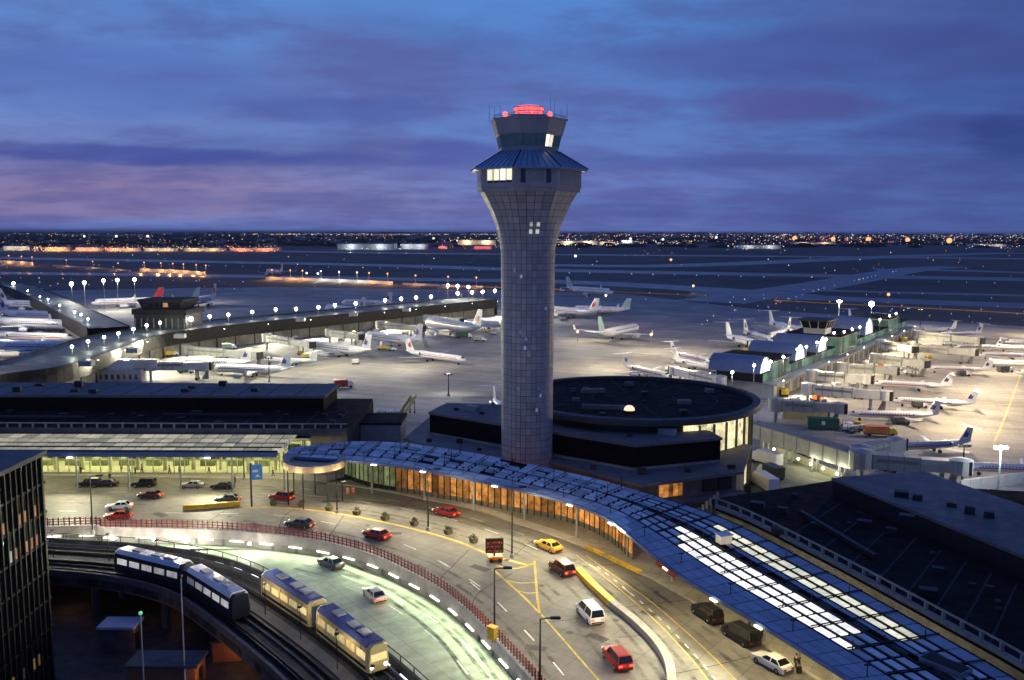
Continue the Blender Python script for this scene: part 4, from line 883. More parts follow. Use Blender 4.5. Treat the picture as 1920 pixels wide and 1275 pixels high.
for k in range(24):
    y = BY - .9 - k * 1.05
    MB().box(BX - .42, BX - .16, y - .10, y + .10, 0, BZ - .55).build('fin', m_fin, do)
    for fl in range(8):
        z = .4 + fl * 3.36; m = m_dgl; rv = rl2.random()
        if fl == 6 and k in (1, 3, 4, 7, 8): m = m_wred
        elif fl == 5 and k < 9 and rv < .6: m = m_wcool if k > 5 else m_wred
        elif fl <= 1 and rv < .35: m = m_wamb
        h = 3.1 if m is m_dgl else 1.2
        MB().box(BX - .48, BX - .40, y - .9, y - .14, z, z + h).build('window_pane', m, do)
for fl in range(9): MB().box(BX - .5, BX - .3, 70, BY, .1 + fl * 3.36, .4 + fl * 3.36).build('spandrel', m_fin, do)

# ================================================================ YARD BELOW THE GUIDEWAY
def shelter(px, d, label, roofm, h=3.1, rz=0., wall=None):
    p = G(*px, 0); s = thing('yard_shelter', label, 'shelter', (p.x, p.y, 0), R(rz))
    MB().box(-d[0] / 2, d[0] / 2, -d[1] / 2, d[1] / 2, h, h + .3).build('roof', roofm, s)
    MB().box(-d[0] / 2 + .3, d[0] / 2 - .3, -d[1] / 2 + .3, d[1] / 2 - .3, .05, h).build('wall', wall or m_conc_d, s)
    MB().box(d[0] / 2 - .29, d[0] / 2 - .2, -.5, .5, .05, 2.2).build('door', m_dark, s); return s
shelter((228, 1215), (4.6, 3.2), 'small pale flat roofed shelter in the dark yard', M('shelter_roof', (.38, .44, .55), .6, 0, .1, .6))
shelter((430, 1232), (4.0, 3.4), 'dark roofed yard shelter with one side lit orange', m_gp, 2.6, 8, M('brick_warm', (.35, .13, .06), .8))
shelter((315, 1285), (8.2, 4), 'wide grey roofed shelter at the bottom edge of the yard', m_gb, 3.0, 0, M('brick_warm2', (.33, .14, .07), .8))
for u, v, e in ((455, 1215, 120), (390, 1268, 120), (320, 1130, 60), (275, 1195, 60), (130, 1115, 60), (600, 1205, 120), (540, 1120, 200)):
    p = G(u, v, 2.2); lamp((p.x, p.y, 2.6), e, (1, .5, .2), .15)
yv = random.Random(9)
for k, (u, v, c) in enumerate(((150, 1160, 'dark'), (560, 1190, 'blue grey'), (180, 1232, 'dark'))): pass
# ================================================================ AIRCRAFT
m_alu = M('bare_aluminium', (.46, .49, .54), .42, .2, .08, .5); m_pwhite = M('aircraft_white', (.80, .80, .79), .3, 0, .05, .5)
m_navy = M('navy_paint', (.03, .05, .2), .4); m_pred = M('aircraft_red', (.45, .03, .04), .4); m_teal = M('pale_teal_paint', (.35, .5, .5), .4); m_lgrey = M('light_grey_paint', (.5, .52, .54), .4)
m_cabw = M('cabin_window', (.03, .035, .05), .15)
def make_plane(name, L, r, zc, kind, body, finm, strm=None, emb=None):
    """nose at +x; local origin under the middle of the fuselage"""
    t = thing(name, 'aircraft', 'airplane')
    x0 = L / 2; k = 14
    st = [(0, .06, -.35), (.012, .34, -.28), (.035, .62, -.16), (.07, .88, -.05), (.11, 1, 0), (.68, 1, 0), (.80, .82, .13), (.90, .52, .30), (.97, .25, .46), (1, .08, .52)]
    MB().loft([[(x0 - s * L, r * q * math.cos(2 * math.pi * i / k), zc + o * r + r * q * math.sin(2 * math.pi * i / k)) for i in range(k)] for s, q, o in st]).build('fuselage', body, t, smooth=True)
    def foil(p, c, th, ax):  # section at p, chord c towards -x, thickness along ax
        a = Vector(ax); p = Vector(p); return [p, p + Vector((-c * .3, 0, 0)) + a * th * c, p + Vector((-c, 0, 0)), p + Vector((-c * .3, 0, 0)) - a * th * c]
    span = L * (.80 if kind != 'jet' else .92) / 2; wx = x0 - L * (.44 if kind == 'jet' else .50); wz = zc - r * .55
    rc, tc_, sw = L * (.17 if kind == 'jet' else .14), L * .045, L * (.20 if kind == 'jet' else .15)
    for s in (-1, 1):
        MB().loft([foil((wx, s * r * .6, wz), rc, .06, (0, 0, 1)), foil((wx - sw * .38, s * span * .38, wz + .012 * L * .7), rc * .62, .06, (0, 0, 1)), foil((wx - sw, s * span, wz + .03 * L), tc_, .06, (0, 0, 1))]).build('wing', body if body is not m_pwhite else m_lgrey, t)
        if kind == 'jet': MB().loft([foil((wx - sw, s * span, wz + .03 * L), tc_, .05, (0, 1, 0)), foil((wx - sw - tc_ * .5, s * (span + .3), wz + .03 * L + .05 * L), tc_ * .5, .05, (0, 1, 0))]).build('winglet', body, t)
    fh = L * (.155 if kind != 'jet' else .165); fx = x0 - L * .835; fz = zc + r * .55
    MB().loft([foil((fx, 0, fz), L * .15, .05, (0, 1, 0)), foil((fx - L * .105, 0, fz + fh), L * .075, .05, (0, 1, 0))]).build('tail_fin', finm, t)
    tz, tx = (fz + fh - .1, fx - L * .105) if kind != 'jet' else (zc + r * .45, x0 - L * .89)
    hs = L * (.15 if kind != 'jet' else .17)
    MB().loft([foil((tx - L * .05, -hs, tz + .05), L * .035, .05, (0, 0, 1)), foil((tx, 0, tz), L * .075, .06, (0, 0, 1)), foil((tx - L * .05, hs, tz + .05), L * .035, .05, (0, 0, 1))]).build('tailplane', finm if kind != 'jet' else body, t)
    if emb:
        for s in (-1, 1):
            q = [(fx - L * .052, fz + fh * .30), (fx - L * .105, fz + fh * .28), (fx - L * .125, fz + fh * .62), (fx - L * .10, fz + fh * .52), (fx - L * .095, fz + fh * .72), (fx - L * .075, fz + fh * .60)]
            ring = lambda o: [(a, s * (L * .0058 + o), b) for a, b in q]; MB().hexa(ring(0), ring(.05)).build('tail_emblem', emb, t)
    er = r * (.52 if kind != 'jet' else .62)
    for s in (-1, 1):
        c = (x0 - L * .76, s * (r + er * .95), zc + r * .35) if kind != 'jet' else (wx + L * .025, s * span * .36, wz - er * .9)
        ln = L * (.13 if kind != 'jet' else .115)
        pr = [(.70, 0), (.95, .04), (1, .25), (.92, .7), (.6, 1)]
        e = MB().loft([[(c[0] + ln / 2 - q * ln, c[1] + er * f * math.cos(2 * math.pi * i / 12), c[2] + er * f * math.sin(2 * math.pi * i / 12)) for i in range(12)] for f, q in pr]).build('engine', body if kind != 'jet' else m_lgrey, t, smooth=True)
        MB().tube((c[0] + ln / 2 + .02, c[1], c[2]), (c[0] + ln / 2 - .1, c[1], c[2]), er * .66, None, 12).build('intake', m_dark, e)
        if kind != 'jet': MB().box(c[0] - ln * .3, c[0] + ln * .25, min(s * r * .7, c[1]), max(s * r * .7, c[1]), c[2] - .12, c[2] + .12).build('pylon', body, t)
        else: MB().box(c[0] - ln * .6, c[0] + ln * .1, c[1] - .12, c[1] + .12, c[2] + er * .8, wz + .25).build('pylon', m_lgrey, t)
    def patch(nm, m, xa, xb, a0, a1, o=.018):
        for s in (1, -1):
            n_ = 6; vs = []
            for x in (xa, xb):
                for i in range(n_ + 1):
                    a = R(a0 + (a1 - a0) * i / n_); vs.append((x0 - x * L, s * (r + o) * math.cos(a), zc + (r + o) * math.sin(a)))
            MB().add(vs, [(i, i + 1, n_ + 2 + i, n_ + 1 + i) for i in range(n_)]).build(nm, m, t)
    # cabin windows as a row of real panes joined per side
    nw = int(L * .56 / .85)
    for s in (1, -1):
        mb = MB()
        for i in range(nw):
            x = x0 - L * .13 - i * .85; y0 = s * (r + .012) * math.cos(R(16)); y1 = s * (r + .012) * math.cos(R(30)); zA, zB = zc + (r + .012) * math.sin(R(16)), zc + (r + .012) * math.sin(R(30))
            mb.add([(x, y0, zA), (x - .42, y0, zA), (x - .42, y1, zB), (x, y1, zB)], [(0, 1, 2, 3)])
        mb.build('window_row', m_cabw, t, kind='stuff')
    if strm:
        for m, a0, a1 in strm: patch('stripe', m, .10, .70, a0, a1)
    MB().loft([[(x0 - L * .030, r * .36 * math.cos(R(a)), zc + r * .24 + r * .30 * math.sin(R(a))) for a in (10, 50, 90, 130, 170)], [(x0 - L * .058, r * .74 * math.cos(R(a)), zc + r * .12 + r * .66 * math.sin(R(a))) for a in (22, 50, 90, 130, 158)]]).build('windscreen', m_cabw, t)
    for x, y in ((x0 - L * .12, 0), (wx - rc * .6, r * 1.1), (wx - rc * .6, -r * 1.1)):
        MB().tube((x, y, zc - r * .8), (x, y, .45), .09, .09, 6).build('gear_leg', m_steel, t)
        for dy in (-.22, .22): MB().tube((x, y + dy - .12, .45), (x, y + dy + .12, .45), .45, .45, 10).build('wheel', m_black, t)
    MB().ball((x0 - L * .35, 0, zc + r + .1), .16, 6, 4).build('beacon', m_pred, t)
    return t
PROTO = {
 'rj': make_plane('regional_jet', 28, 1.2, 2.3, 'rj', m_pwhite, m_pwhite, [(m_navy, -2, 10), (m_pred, -14, -4)], m_navy),
 'rjs': make_plane('regional_jet', 28, 1.2, 2.3, 'rj', m_alu, m_lgrey, [(m_navy, -2, 8), (m_pred, -12, -3)], m_navy),
 'rjw': make_plane('regional_jet', 30, 1.35, 2.4, 'rj', m_pwhite, m_pwhite, None, None),
 'md': make_plane('passenger_jet', 43, 1.75, 3.1, 'md', m_pwhite, m_pwhite, [(m_pred, -6, 4)], m_pred),
 'jet': make_plane('passenger_jet', 38, 1.95, 3.5, 'jet', m_pwhite, m_lgrey, [(m_navy, -4, 6)], m_navy),
 'jets': make_plane('passenger_jet', 40, 2.0, 3.6, 'jet', m_alu, m_alu, [(m_navy, 2, 7), (m_pred, -6, 0)], m_pred),
 'jetb': make_plane('passenger_jet', 40, 2.0, 3.6, 'jet', m_pwhite, m_teal, [(m_teal, -40, -16)], m_teal),
 'wide': make_plane('passenger_jet', 58, 2.9, 5.0, 'jet', m_pwhite, m_pred, [(m_pred, -12, -2)], None),
}
LEN_ = {'rj': 28, 'rjs': 28, 'rjw': 30, 'md': 43, 'jet': 38, 'jets': 40, 'jetb': 40, 'wide': 58}
used = set()
def plane(kind, nose, tail, label, group=None, z=2.6, fixed=None):
    a, b = G(*nose, z), G(*tail, z); d = a - b; L = d.length; c = (a + b) / 2
    s = max(.8, min(1.3, L / LEN_[kind])) if not fixed else fixed
    if L / LEN_[kind] > 1.3 or L / LEN_[kind] < .8: c = a - d.normalized() * LEN_[kind] * s / 2
    rz = math.atan2(d.y, d.x); loc = (c.x, c.y, .02)
    o = PROTO[kind] if kind not in used else dup(PROTO[kind])
    used.add(kind); o.location = loc; o.rotation_euler = (0, 0, rz); o.scale = (s,) * 3; o['label'] = label
    if group: o['group'] = group
    return o
GR, GL, GC = 'regional jets parked along the right concourse', 'regional jets on the far side of the right concourse', 'jets parked below the long dark concourse'
plane('rj', (1592, 771), (1762, 775), 'white regional jet with red and blue stripes, nearest of the row beside the green container', GR)
plane('rj', (1674, 745), (1832, 754), 'white striped regional jet docked second in the row right of the concourse', GR)
plane('rj', (1638, 714), (1786, 722), 'white striped regional jet third in the row, its wing over a dark tug', GR)
plane('rj', (1738, 686), (1856, 690), 'white striped regional jet fourth in the row beyond the grey jet bridge', GR)
plane('rjw', (1848, 676), (1990, 682), 'plain white jet cut by the right edge in the middle of the row', GR)
plane('rj', (1835, 661), (1925, 664), 'small white regional jet behind the plain white jet at right', GR)
plane('rj', (1755, 627), (1842, 624), 'white regional jet with its tail just left of the far bridges', GR)
plane('rjw', (1868, 648), (1990, 652), 'white jet with rounded nose near the right edge, farthest but one', GR)
plane('rjw', (1885, 637), (1990, 640), 'white jet with rounded nose at the right edge, farthest of the row', GR)
plane('rjw', (1905, 694), (2010, 700), 'white jet nose cut by the right edge below the plain white jet', GR)
plane('rj', (1788, 647), (1868, 647), 'small white regional jet in the middle distance beside the long far bridge', GR)
plane('rjw', (1728, 617), (1792, 614), 'white regional jet at the far end of the right row', GR)
plane('rjw', (1640, 612), (1590, 600), 'white regional jet behind the last vault of the right concourse', GL)
plane('jet', (330, 678), (400, 680), 'white jet behind the white gate house', GC)
plane('jet', (800, 570), (866, 566), 'pale jet on the far side of the long concourse near the tower', None, 3)
plane('rjs', (1666, 832), (1790, 826), 'bare silver regional jet behind the long near jet bridge', GR)
plane('rjs', (1812, 868), (1990, 874), 'silver red striped jet at the end of the long near bridge', GR)
plane('rj', (1452, 640), (1378, 619), 'white regional jet with T tail left of the ramp tower, second from top', GL)
plane('rjw', (1443, 652), (1353, 631), 'white regional jet with T tail third along the far side of the concourse', GL)
plane('rj', (1336, 676), (1257, 660), 'white regional jet just before the pale jet bridge, nose to the right', GL)
plane('rjw', (1352, 690), (1262, 673), 'white regional jet alongside and nearer than the one before the bridge', GL)
plane('rj', (1255, 703), (1168, 684), 'white regional jet with T tail rising just above the round black roof', GL)
plane('rjw', (1505, 622), (1436, 606), 'white regional jet whose tail shows over the ramp tower roof', GL)
plane('rj', (1440, 632), (1536, 603), 'white regional jet parked facing left beside the ramp tower', GL)
plane('rj', (1622, 622), (1684, 604), 'white regional jet behind the far end of the right concourse', GL)
plane('rjw', (960, 790), (925, 757), 'white regional jet whose T tail stands behind the black penthouse', None, 1)
plane('jet', (398, 690), (482, 693), 'small white jet nearest the left end of the apron, nose to the bridge', GC)
plane('rjw', (493, 670), (570, 674), 'white regional jet with high tail second from left on the lit apron', GC)
plane('jet', (584, 650), (696, 664), 'white jet with dark nose and long wing third from left on the apron', GC)
plane('jet', (685, 632), (792, 647), 'white red striped jet fourth from left beside a yellow cart', GC)
plane('jets', (798, 610), (915, 629), 'large blue silver jet beside the tower with its tail at the shaft', GC)
plane('jets', (872, 604), (945, 612), 'silver jet half hidden behind the tower shaft at the concourse end', GC)
plane('md', (874, 674), (797, 664), 'white twin engine T tailed jet taxiing right across the apron')
plane('jets', (1012, 583), (1122, 592), 'long silver jet just right of the tower on the far apron')
plane('jetb', (1072, 580), (1182, 584), 'pale blue tailed jet behind the silver jet right of the tower')
plane('jetb', (1150, 552), (1050, 545), 'large dark blue jet taxiing beyond the orange line near the tower')
plane('jetb', (1196, 618), (1122, 634), 'white tailed jet with red beacon glow standing alone on the middle apron')
plane('wide', (170, 570), (283, 566), 'white wide jet with red tail behind the dark ramp building', None, 3)
plane('jetb', (262, 574), (375, 566), 'white jet with pale green tail directly behind the ramp building', None, 3)
plane('jets', (345, 573), (428, 558), 'silver jet with grey slanted tail right of the ramp building', None, 3)
plane('jet', (610, 580), (685, 590), 'grey jet parked behind the lamp row with upright white tail', None, 3)
plane('jet', (640, 568), (735, 572), 'pale jet on the dim far apron behind the concourse lamps', None, 3)
plane('jet', (500, 510), (540, 514), 'small red tailed jet on the far taxiway beside the orange lit wall', None, 3)
GLL = 'jets parked left of the far concourse arm'
for i, (a, b, lb_) in enumerate((((110, 577), (-20, 572), 'white jet topmost at the left edge below the concourse arm'), ((128, 598), (-20, 592), 'white jet second from top at the left edge'), ((132, 614), (-30, 608), 'white jet third from top at the left edge with its wing lit'),
                                ((140, 634), (-30, 630), 'red striped jet second from bottom at the left edge'), ((150, 656), (-40, 652), 'white jet lowest at the left edge above the green roof'))):
    plane('jet' if i != 3 else 'md', a, b, lb_, GLL, 3)
lamp((*G(1170, 612, 0).xy, 8), 1500, (1, .1, .06), .3)

# ================================================================ JET BRIDGES
m_jb = M('jet_bridge_grey', (.40, .41, .38), .55, .2, .12, .5, stain=.15); m_jbw = M('jet_bridge_white', (.66, .65, .58), .5, 0, .12, .5, stain=.15); m_jbd = M('jet_bridge_ribs', (.22, .225, .21), .6, .2, .2, .5)
def bridge(A, B, label, m=m_jb, zz=4.2, group='jet bridges at the gates', w=2.9):
    a, b = G(*A, zz), G(*B, zz); L = (b - a).length; d = b - a
    t = thing('jet_bridge', label, 'jet bridge', (a.x, a.y, 0), math.atan2(d.y, d.x), group)
    h = 2.9; z0 = zz - .6; m1 = L * .54
    MB().lathe([(w * .72, z0 - .3), (w * .72, z0 + h + .3), (.2, z0 + h + .7)], 14).build('rotunda', m, t); MB().lathe([(.45, 0), (.45, z0)], 10).build('rotunda_column', m_grey, t)
    MB().box(w * .5, m1, -w / 2, w / 2, z0, z0 + h).build('outer_tunnel', m, t); MB().box(m1, L - 3, -w / 2 + .28, w / 2 - .28, z0 + .2, z0 + h - .25).build('inner_tunnel', m, t)
    n_ = max(3, int(m1 / 3.2))
    for i in range(n_ + 1):
        x = w * .55 + (m1 - w * .6) * i / n_; MB().box(x - .1, x + .1, -w / 2 - .07, w / 2 + .07, z0 - .06, z0 + h + .07).build('tunnel_rib', m_jbd, t)
    for s in (-1, 1): MB().box(w * .8, m1 - .4, s * (w / 2) - .03, s * (w / 2) + .03, z0 + 1.45, z0 + 2.15).build('window_strip', m_jbd, t)
    MB().lathe([(w * .62, z0), (w * .62, z0 + h), (.3, z0 + h + .3)], 12, (L - 2, 0)).build('cab', m, t); MB().box(L - 2, L - .2, -w * .52, w * .52, z0 + .1, z0 + h - .1).build('cab_hood', m_black, t)
    x = L * .74
    for y in (-1.1, 1.1):
        MB().box(x - .25, x + .25, y - .2, y + .2, .7, z0 + .3).build('support_leg', m_jbd, t); MB().tube((x, y - .25, .5), (x, y + .25, .5), .5, .5, 12).build('wheel', m_black, t)
    MB().box(x - .5, x + .5, -1.3, 1.3, .55, .95).build('axle_beam', m_jbd, t)
    MB().hexa([(L - 4.6, w * .6, .1), (L - 2.4, w * .6, .1), (L - 2.4, w * .6 + .9, .1), (L - 4.6, w * .6 + .9, .1)], [(L - 2.9, w * .6, z0 + .2), (L - 2.2, w * .6, z0 + .2), (L - 2.2, w * .6 + .9, z0 + .2), (L - 2.9, w * .6 + .9, z0 + .2)]).build('service_stair', m_jbd, t)
    return t
for A, B, lb_, m in (((1455, 764), (1590, 772), 'grey jet bridge nearest the round building, reaching the row’s nearest jet', m_jb), ((1515, 734), (1676, 748), 'pale ribbed jet bridge second along the right side of the concourse', m_jbw),
    ((1522, 708), (1640, 717), 'long white jet bridge third along the right side of the concourse', m_jbw), ((1580, 694), (1688, 700), 'grey jet bridge with dark end fourth along the right concourse', m_jb), ((1640, 676), (1742, 688), 'dark ended jet bridge in front of the fourth striped jet', m_jb),
    ((1652, 648), (1718, 660), 'short pale jet bridge beside the yellow service vehicles', m_jbw), ((1716, 656), (1835, 665), 'long grey jet bridge right of the short pale one', m_jb), ((1720, 630), (1845, 643), 'farthest long jet bridge on the right side of the concourse', m_jb),
    ((1350, 720), (1258, 698), 'white jet bridge just above the round black roof', m_jbw), ((1400, 672), (1340, 684), 'pale jet bridge between the two jets and the vaulted roofs', m_jbw), ((1468, 652), (1400, 648), 'pale jet bridge left of the vaulted roofs', m_jbw), ((1500, 632), (1455, 640), 'small white jet bridge beside the ramp tower', m_jbw),
    ((282, 690), (400, 690), 'long pale jet bridge at the left end of the lit apron', m_jbw), ((350, 660), (490, 671), 'long grey jet bridge second from left on the lit apron', m_jb), ((500, 637), (588, 651), 'jet bridge third from left on the lit apron', m_jbw), ((618, 627), (680, 636), 'short jet bridge below the lamp row, fourth from left', m_jb),
    ((712, 612), (796, 620), 'grey jet bridge fifth from left, beyond the red striped jet', m_jb), ((800, 600), (868, 605), 'jet bridge nearest the tower on its left', m_jbw), ((60, 690), (30, 660), 'jet bridge hidden under the green roof edge', m_jb)):
    if A[0] > 100: bridge(A, B, lb_, m)
bridge((1615, 868), (1822, 884), 'large grey jet bridge in the right foreground ending at a silver jet', m_jb, 5.0, w=3.6)
bridge((1612, 858), (1690, 838), 'short ribbed bridge branching from the long corridor to the silver jet', m_jb, 5.0, w=3.2)
# long raised corridor feeding the two near bridges
a, b = G(1412, 806, 5), G(1612, 868, 5); d = b - a
cor = thing('gate_corridor', 'long raised grey gate corridor running from the round building to the near jet bridges', 'corridor', (a.x, a.y, 0), math.atan2(d.y, d.x)); L = d.length
MB().box(0, L, -1.7, 1.7, 3.6, 6.9).build('corridor_wall', m_jb, cor); MB().box(-.2, L + .2, -1.85, 1.85, 6.9, 7.15).build('roof', m_jbd, cor)
for i in range(9):
    x = .6 + (L - 1.2) * i / 8; MB().box(x - .12, x + .12, -1.78, 1.78, 3.5, 6.88).build('wall_rib', m_jbd, cor)
    if i % 2: MB().box(x - .2, x + .2, -1, -.6, 0, 3.6).build('leg', m_grey, cor); MB().box(x - .2, x + .2, .6, 1, 0, 3.6).build('leg', m_grey, cor)
# white stepped gate house on the left apron
g0 = G(215, 716, 0)
gh = thing('gate_house', 'white stepped gate house with stair at the left end of the lit apron', 'building', (g0.x, g0.y, 0), R(4))
MB().box(-6, 9, 0, 6, 0, 4.2).build('lower_block', m_jbw, gh); MB().hexa([(-4, 1, 4.2), (6, 1, 4.2), (6, 5, 4.2), (-4, 5, 4.2)], [(1, 1, 7.4), (6, 1, 7.4), (6, 5, 7.4), (1, 5, 7.4)]).build('sloped_roof', m_white, gh)
MB().box(6, 14, 1.5, 4.5, 4.4, 7.4).build('upper_corridor', m_jbw, gh)
for k in range(7): MB().box(-5.2 + k * 2, -4.2 + k * 2, -.06, .02, .9, 2.6).build('window', m_cabw, gh)
# ================================================================ LONG DARK CONCOURSE (left)
m_wet = M('wet_flat_roof', (.10, .115, .105), .55, 0, .25, .12, world=True, stain=.4)
m_fascd = M('dark_concourse_fascia', (.012, .011, .011), .75, 0, .3, .3, world=True, stain=.3)
m_lowwall = M('concourse_lower_wall', (.34, .33, .27), .7, 0, .4, .25, world=True, stain=.4)
ZL = 9.5
c1 = [G(u, v, ZL) for u, v in [(-120, 745), (0, 706), (110, 690), (200, 664), (290, 632), (385, 617), (480, 606), (700, 585), (820, 573), (932, 562)]]
c1 = curve([Vector((p.x, p.y, 0)) for p in c1], 4)
lcn = thing('long_concourse', 'long dark sided concourse running from the left foreground towards the tower', 'concourse', (-130, 400, 0), world=True)
WL = 26
MB().band(c1, offs(c1, WL), ZL).build('roof', m_wet, lcn)
MB().wall(offs(c1, .2), .5, 4.6, ZL + .5).build('fascia', m_fascd, lcn); MB().wall(offs(c1, WL), .5, 0, ZL + .5).build('rear_wall', m_fascd, lcn)
MB().wall(offs(c1, 2.4), .4, 0, 4.6).build('lower_wall', m_lowwall, lcn); MB().band(c1, offs(c1, 2.4), 4.6).build('overhang_soffit', m_grey, lcn)
e = c1[-1]; e2 = offs(c1, WL)[-1]; MB().wall([e, e2], .5, 0, ZL + .5).build('end_wall', m_fascd, lcn)
for k, p in enumerate(resample(offs(c1, .35), 11)):
    t = tang(c1, min(len(c1) - 1, int(k * 11 / 4))); MB().box(p.x - .2, p.x + .2, p.y - .45, p.y + .1, 0, 9.9).build('facade_pier', m_fascd, lcn)
for u, v in ((240, 664), (150, 690), (560, 604), (660, 594), (760, 585), (330, 636)):
    p = G(u, v, ZL); MB().box(p.x - 2, p.x + 2, p.y + 3, p.y + 6, ZL, ZL + 1.6).build('roof_unit', m_grey, lcn)
# arm branching to the far left
c2 = curve([Vector((*G(u, v, ZL).xy, 0)) for u, v in [(242, 612), (175, 583), (105, 552), (40, 530)]], 6)
arm = thing('concourse_arm', 'blue roofed concourse arm branching to the far left', 'concourse', (-300, 560, 0), world=True)
MB().band(c2, offs(c2, 17), ZL + .02).build('roof', m_wet, arm); MB().wall(c2, .5, 0, ZL + .4).build('near_wall', m_fascd, arm); MB().wall(offs(c2, 17), .5, 3.8, ZL + .4).build('far_fascia', m_fascd, arm); MB().wall(offs(c2, 15.5), .4, 0, 3.8).build('lower_wall', m_lowwall, arm)
MB().wall([c2[-1], offs(c2, 17)[-1]], .5, 0, ZL + .4).build('end_wall', m_fascd, arm)
# dark ramp building with wider top
r0 = G(303, 616, ZL); rb = thing('ramp_building', 'dark square building with wider overhanging top storey above the concourse junction', 'building', (r0.x, r0.y + 9, 0), R(-4), world=False)
MB().box(-11.5, 11.5, -9, 9, 0, 15.5).build('lower_storey', M('ramp_grey', (.03, .03, .032), .6, 0, .25, .4, stain=.3), rb)
for k in range(9): MB().box(-11.2 + k * 2.75, -10.8 + k * 2.75, -9.25, -9.0, 9.6, 14).build('pale_post', m_rail, rb)
MB().box(-12.2, 12.2, -9.6, 9.6, 15.5, 17.8).build('middle_storey', m_fascd, rb)
MB().hexa([(-8.5, -7, 17.8), (8.5, -7, 17.8), (8.5, 7, 17.8), (-8.5, 7, 17.8)], [(-10, -8.5, 21.5), (10, -8.5, 21.5), (10, 8.5, 21.5), (-10, 8.5, 21.5)]).build('overhanging_top', m_fascd, rb)
MB().box(-10.2, 10.2, -8.7, 8.7, 21.5, 22).build('roof', m_black, rb)
for k in range(7): MB().box(-8.6 + k * 2.5, -6.6 + k * 2.5, -8.3, -7.8, 18.8, 20.6).build('window', m_glassd if k != 4 else m_wred, rb)

# ================================================================ LAMPS ON THE CONCOURSE ROOFS
HB = MB().ball((0, 0, 0), 1.0, 10, 6).mesh('lamp_head'); HB.materials.append(m_lampw)
def roof_lamp(u, v, base, z, label, group, rad=.9, power=2500, col=(1, .95, .82), dz=0.):
    p = G(u, v, z); t = thing('floodlight', label, 'floodlight', (p.x, p.y, base), 0, group)
    MB().tube((0, 0, 0), (0, 0, z - base - rad), .12, .08, 6).build('pole', m_grey, t)
    o = put(HB, 'lamp_head', t, (0, 0, z - base)); o.scale = (rad,) * 3
    if power: lamp((p.x, p.y, z - rad - .9), power, col, .3)
    return t
row = [(135, 650), (165, 640), (195, 632), (222, 625), (250, 617), (275, 610), (300, 605), (358, 598), (393, 593), (428, 590), (473, 585), (517, 580), (555, 579), (597, 576), (628, 572), (667, 569), (722, 563), (752, 560), (780, 558), (808, 556), (858, 550), (885, 548), (905, 547), (928, 545)]
for i, (u, v) in enumerate(row):
    z = 13.6 if i > 6 else 13.0
    roof_lamp(u, v, ZL, z, 'white floodlight on the long concourse roof, %s from the left in its row' % ordinal(i), 'floodlights along the long concourse roof', .5 + .0006 * abs(u - 100) + (.35 if i == 7 else 0), 650, (1, .93, .78) if i > 6 else (.86, 1, .72))
for i, (u, v) in enumerate(((25, 531), (52, 545), (75, 556), (90, 561), (112, 573), (140, 585), (152, 590), (165, 598))):
    roof_lamp(u, v, ZL, ZL + 2.2, 'small white lamp on the far concourse arm, %s from its far end' % ordinal(i), 'lamps along the concourse arm', .45 if i else 1.1, 220 if i else 1500, (.9, .95, 1))
for i, (u, v) in enumerate(((134, 532), (158, 530), (194, 526), (220, 525), (252, 524))):
    roof_lamp(u, v, 0, 20, 'tall apron floodlight behind the concourse arm, %s from the left' % ordinal(i), 'tall floodlights behind the concourse arm', 1.05, 16000)
for i, (u, v) in enumerate(((840, 535), (858, 536), (878, 538))):
    roof_lamp(u, v, 0, 18, 'tall floodlight beyond the concourse end beside the tower, %s from the left' % ordinal(i), 'tall floodlights beyond the concourse end', .9, 9000)
# spots and small boxes added along the concourse fascia to brighten the gates
WBX = MB().box(-.5, .5, -.15, .15, -.2, .2).mesh('added_gate_light'); WBX.materials.append(m_lampw)
k = 0
for p in resample(offs(c1, -.4), 26):
    u, v = PX((p.x, p.y, 4))
    if u < 120 or v > 720: continue
    o = put(WBX, 'added_gate_light', lcn, (p.x - lcn.location.x, p.y - lcn.location.y, 8.6)); o.scale = (.3, .3, .3)
    lamp((p.x + .9, p.y - 1.6, 8.6), 42000 if u < 520 else 52000, (1, .92, .66), .5, 'SPOT', 125, (p.x + 24, p.y - 34, 0)); k += 1
# high masts that stand on the lit apron
def mast(u, v, vtop, label, power, rad=.7, lit=True, col=(1, .94, .78), group='apron light masts'):
    b = G(u, v, 0); z = AT(u, vtop, b.y).z; t = thing('light_mast', label, 'light mast', tuple(b), 0, group)
    MB().tube((0, 0, 0), (0, 0, z), .22, .12, 8).build('pole', m_grey if lit else m_dark, t); MB().lathe([(.5, 0), (.5, .6)], 10).build('base', m_conc, t)
    MB().box(-1.2, 1.2, -.1, .1, z - .1, z + .1).build('cross_arm', m_dark, t)
    for x in (-1, 0, 1): MB().box(x - .3, x + .3, -.35, .25, z + .1, z + .5).build('flood_head', m_lampw if lit else m_dark, t)
    if lit: put(HB, 'lamp_head', t, (0, 0, z + .3)).scale = (rad,) * 3
    if power: lamp((b.x, b.y + (.5 if not lit else -.8), z + (1.2 if not lit else -.7)), power, col, .5)  # unlit masts too get an added unseen light above the heads
    return t
mast(505, 716, 672, 'thin unlit pole standing on the apron behind the long terminal', 2000, lit=False)
mast(841, 742, 703, 'short dark mast on the apron left of the tower', 3000, lit=False)
mast(1571, 622, 566, 'tall lit mast behind the right concourse, left one of the pair', 14000, .8)
mast(1632, 614, 571, 'bright tall mast behind the right concourse, right one of the pair', 16000, 1.5)
mast(1725, 614, 582, 'tall unlit mast right of the far concourse end', 5000, lit=False)
mast(1870, 938, 842, 'tall mast with bright blue white lamp at the right edge', 5000, .45, col=(.85, .92, 1))
mast(1803, 915, 838, 'thin dark pole in front of the near jet bridge end', 0, lit=False)
for u, v in ((430, 640), (585, 618), (300, 560), (1240, 640), (1330, 560)): pass
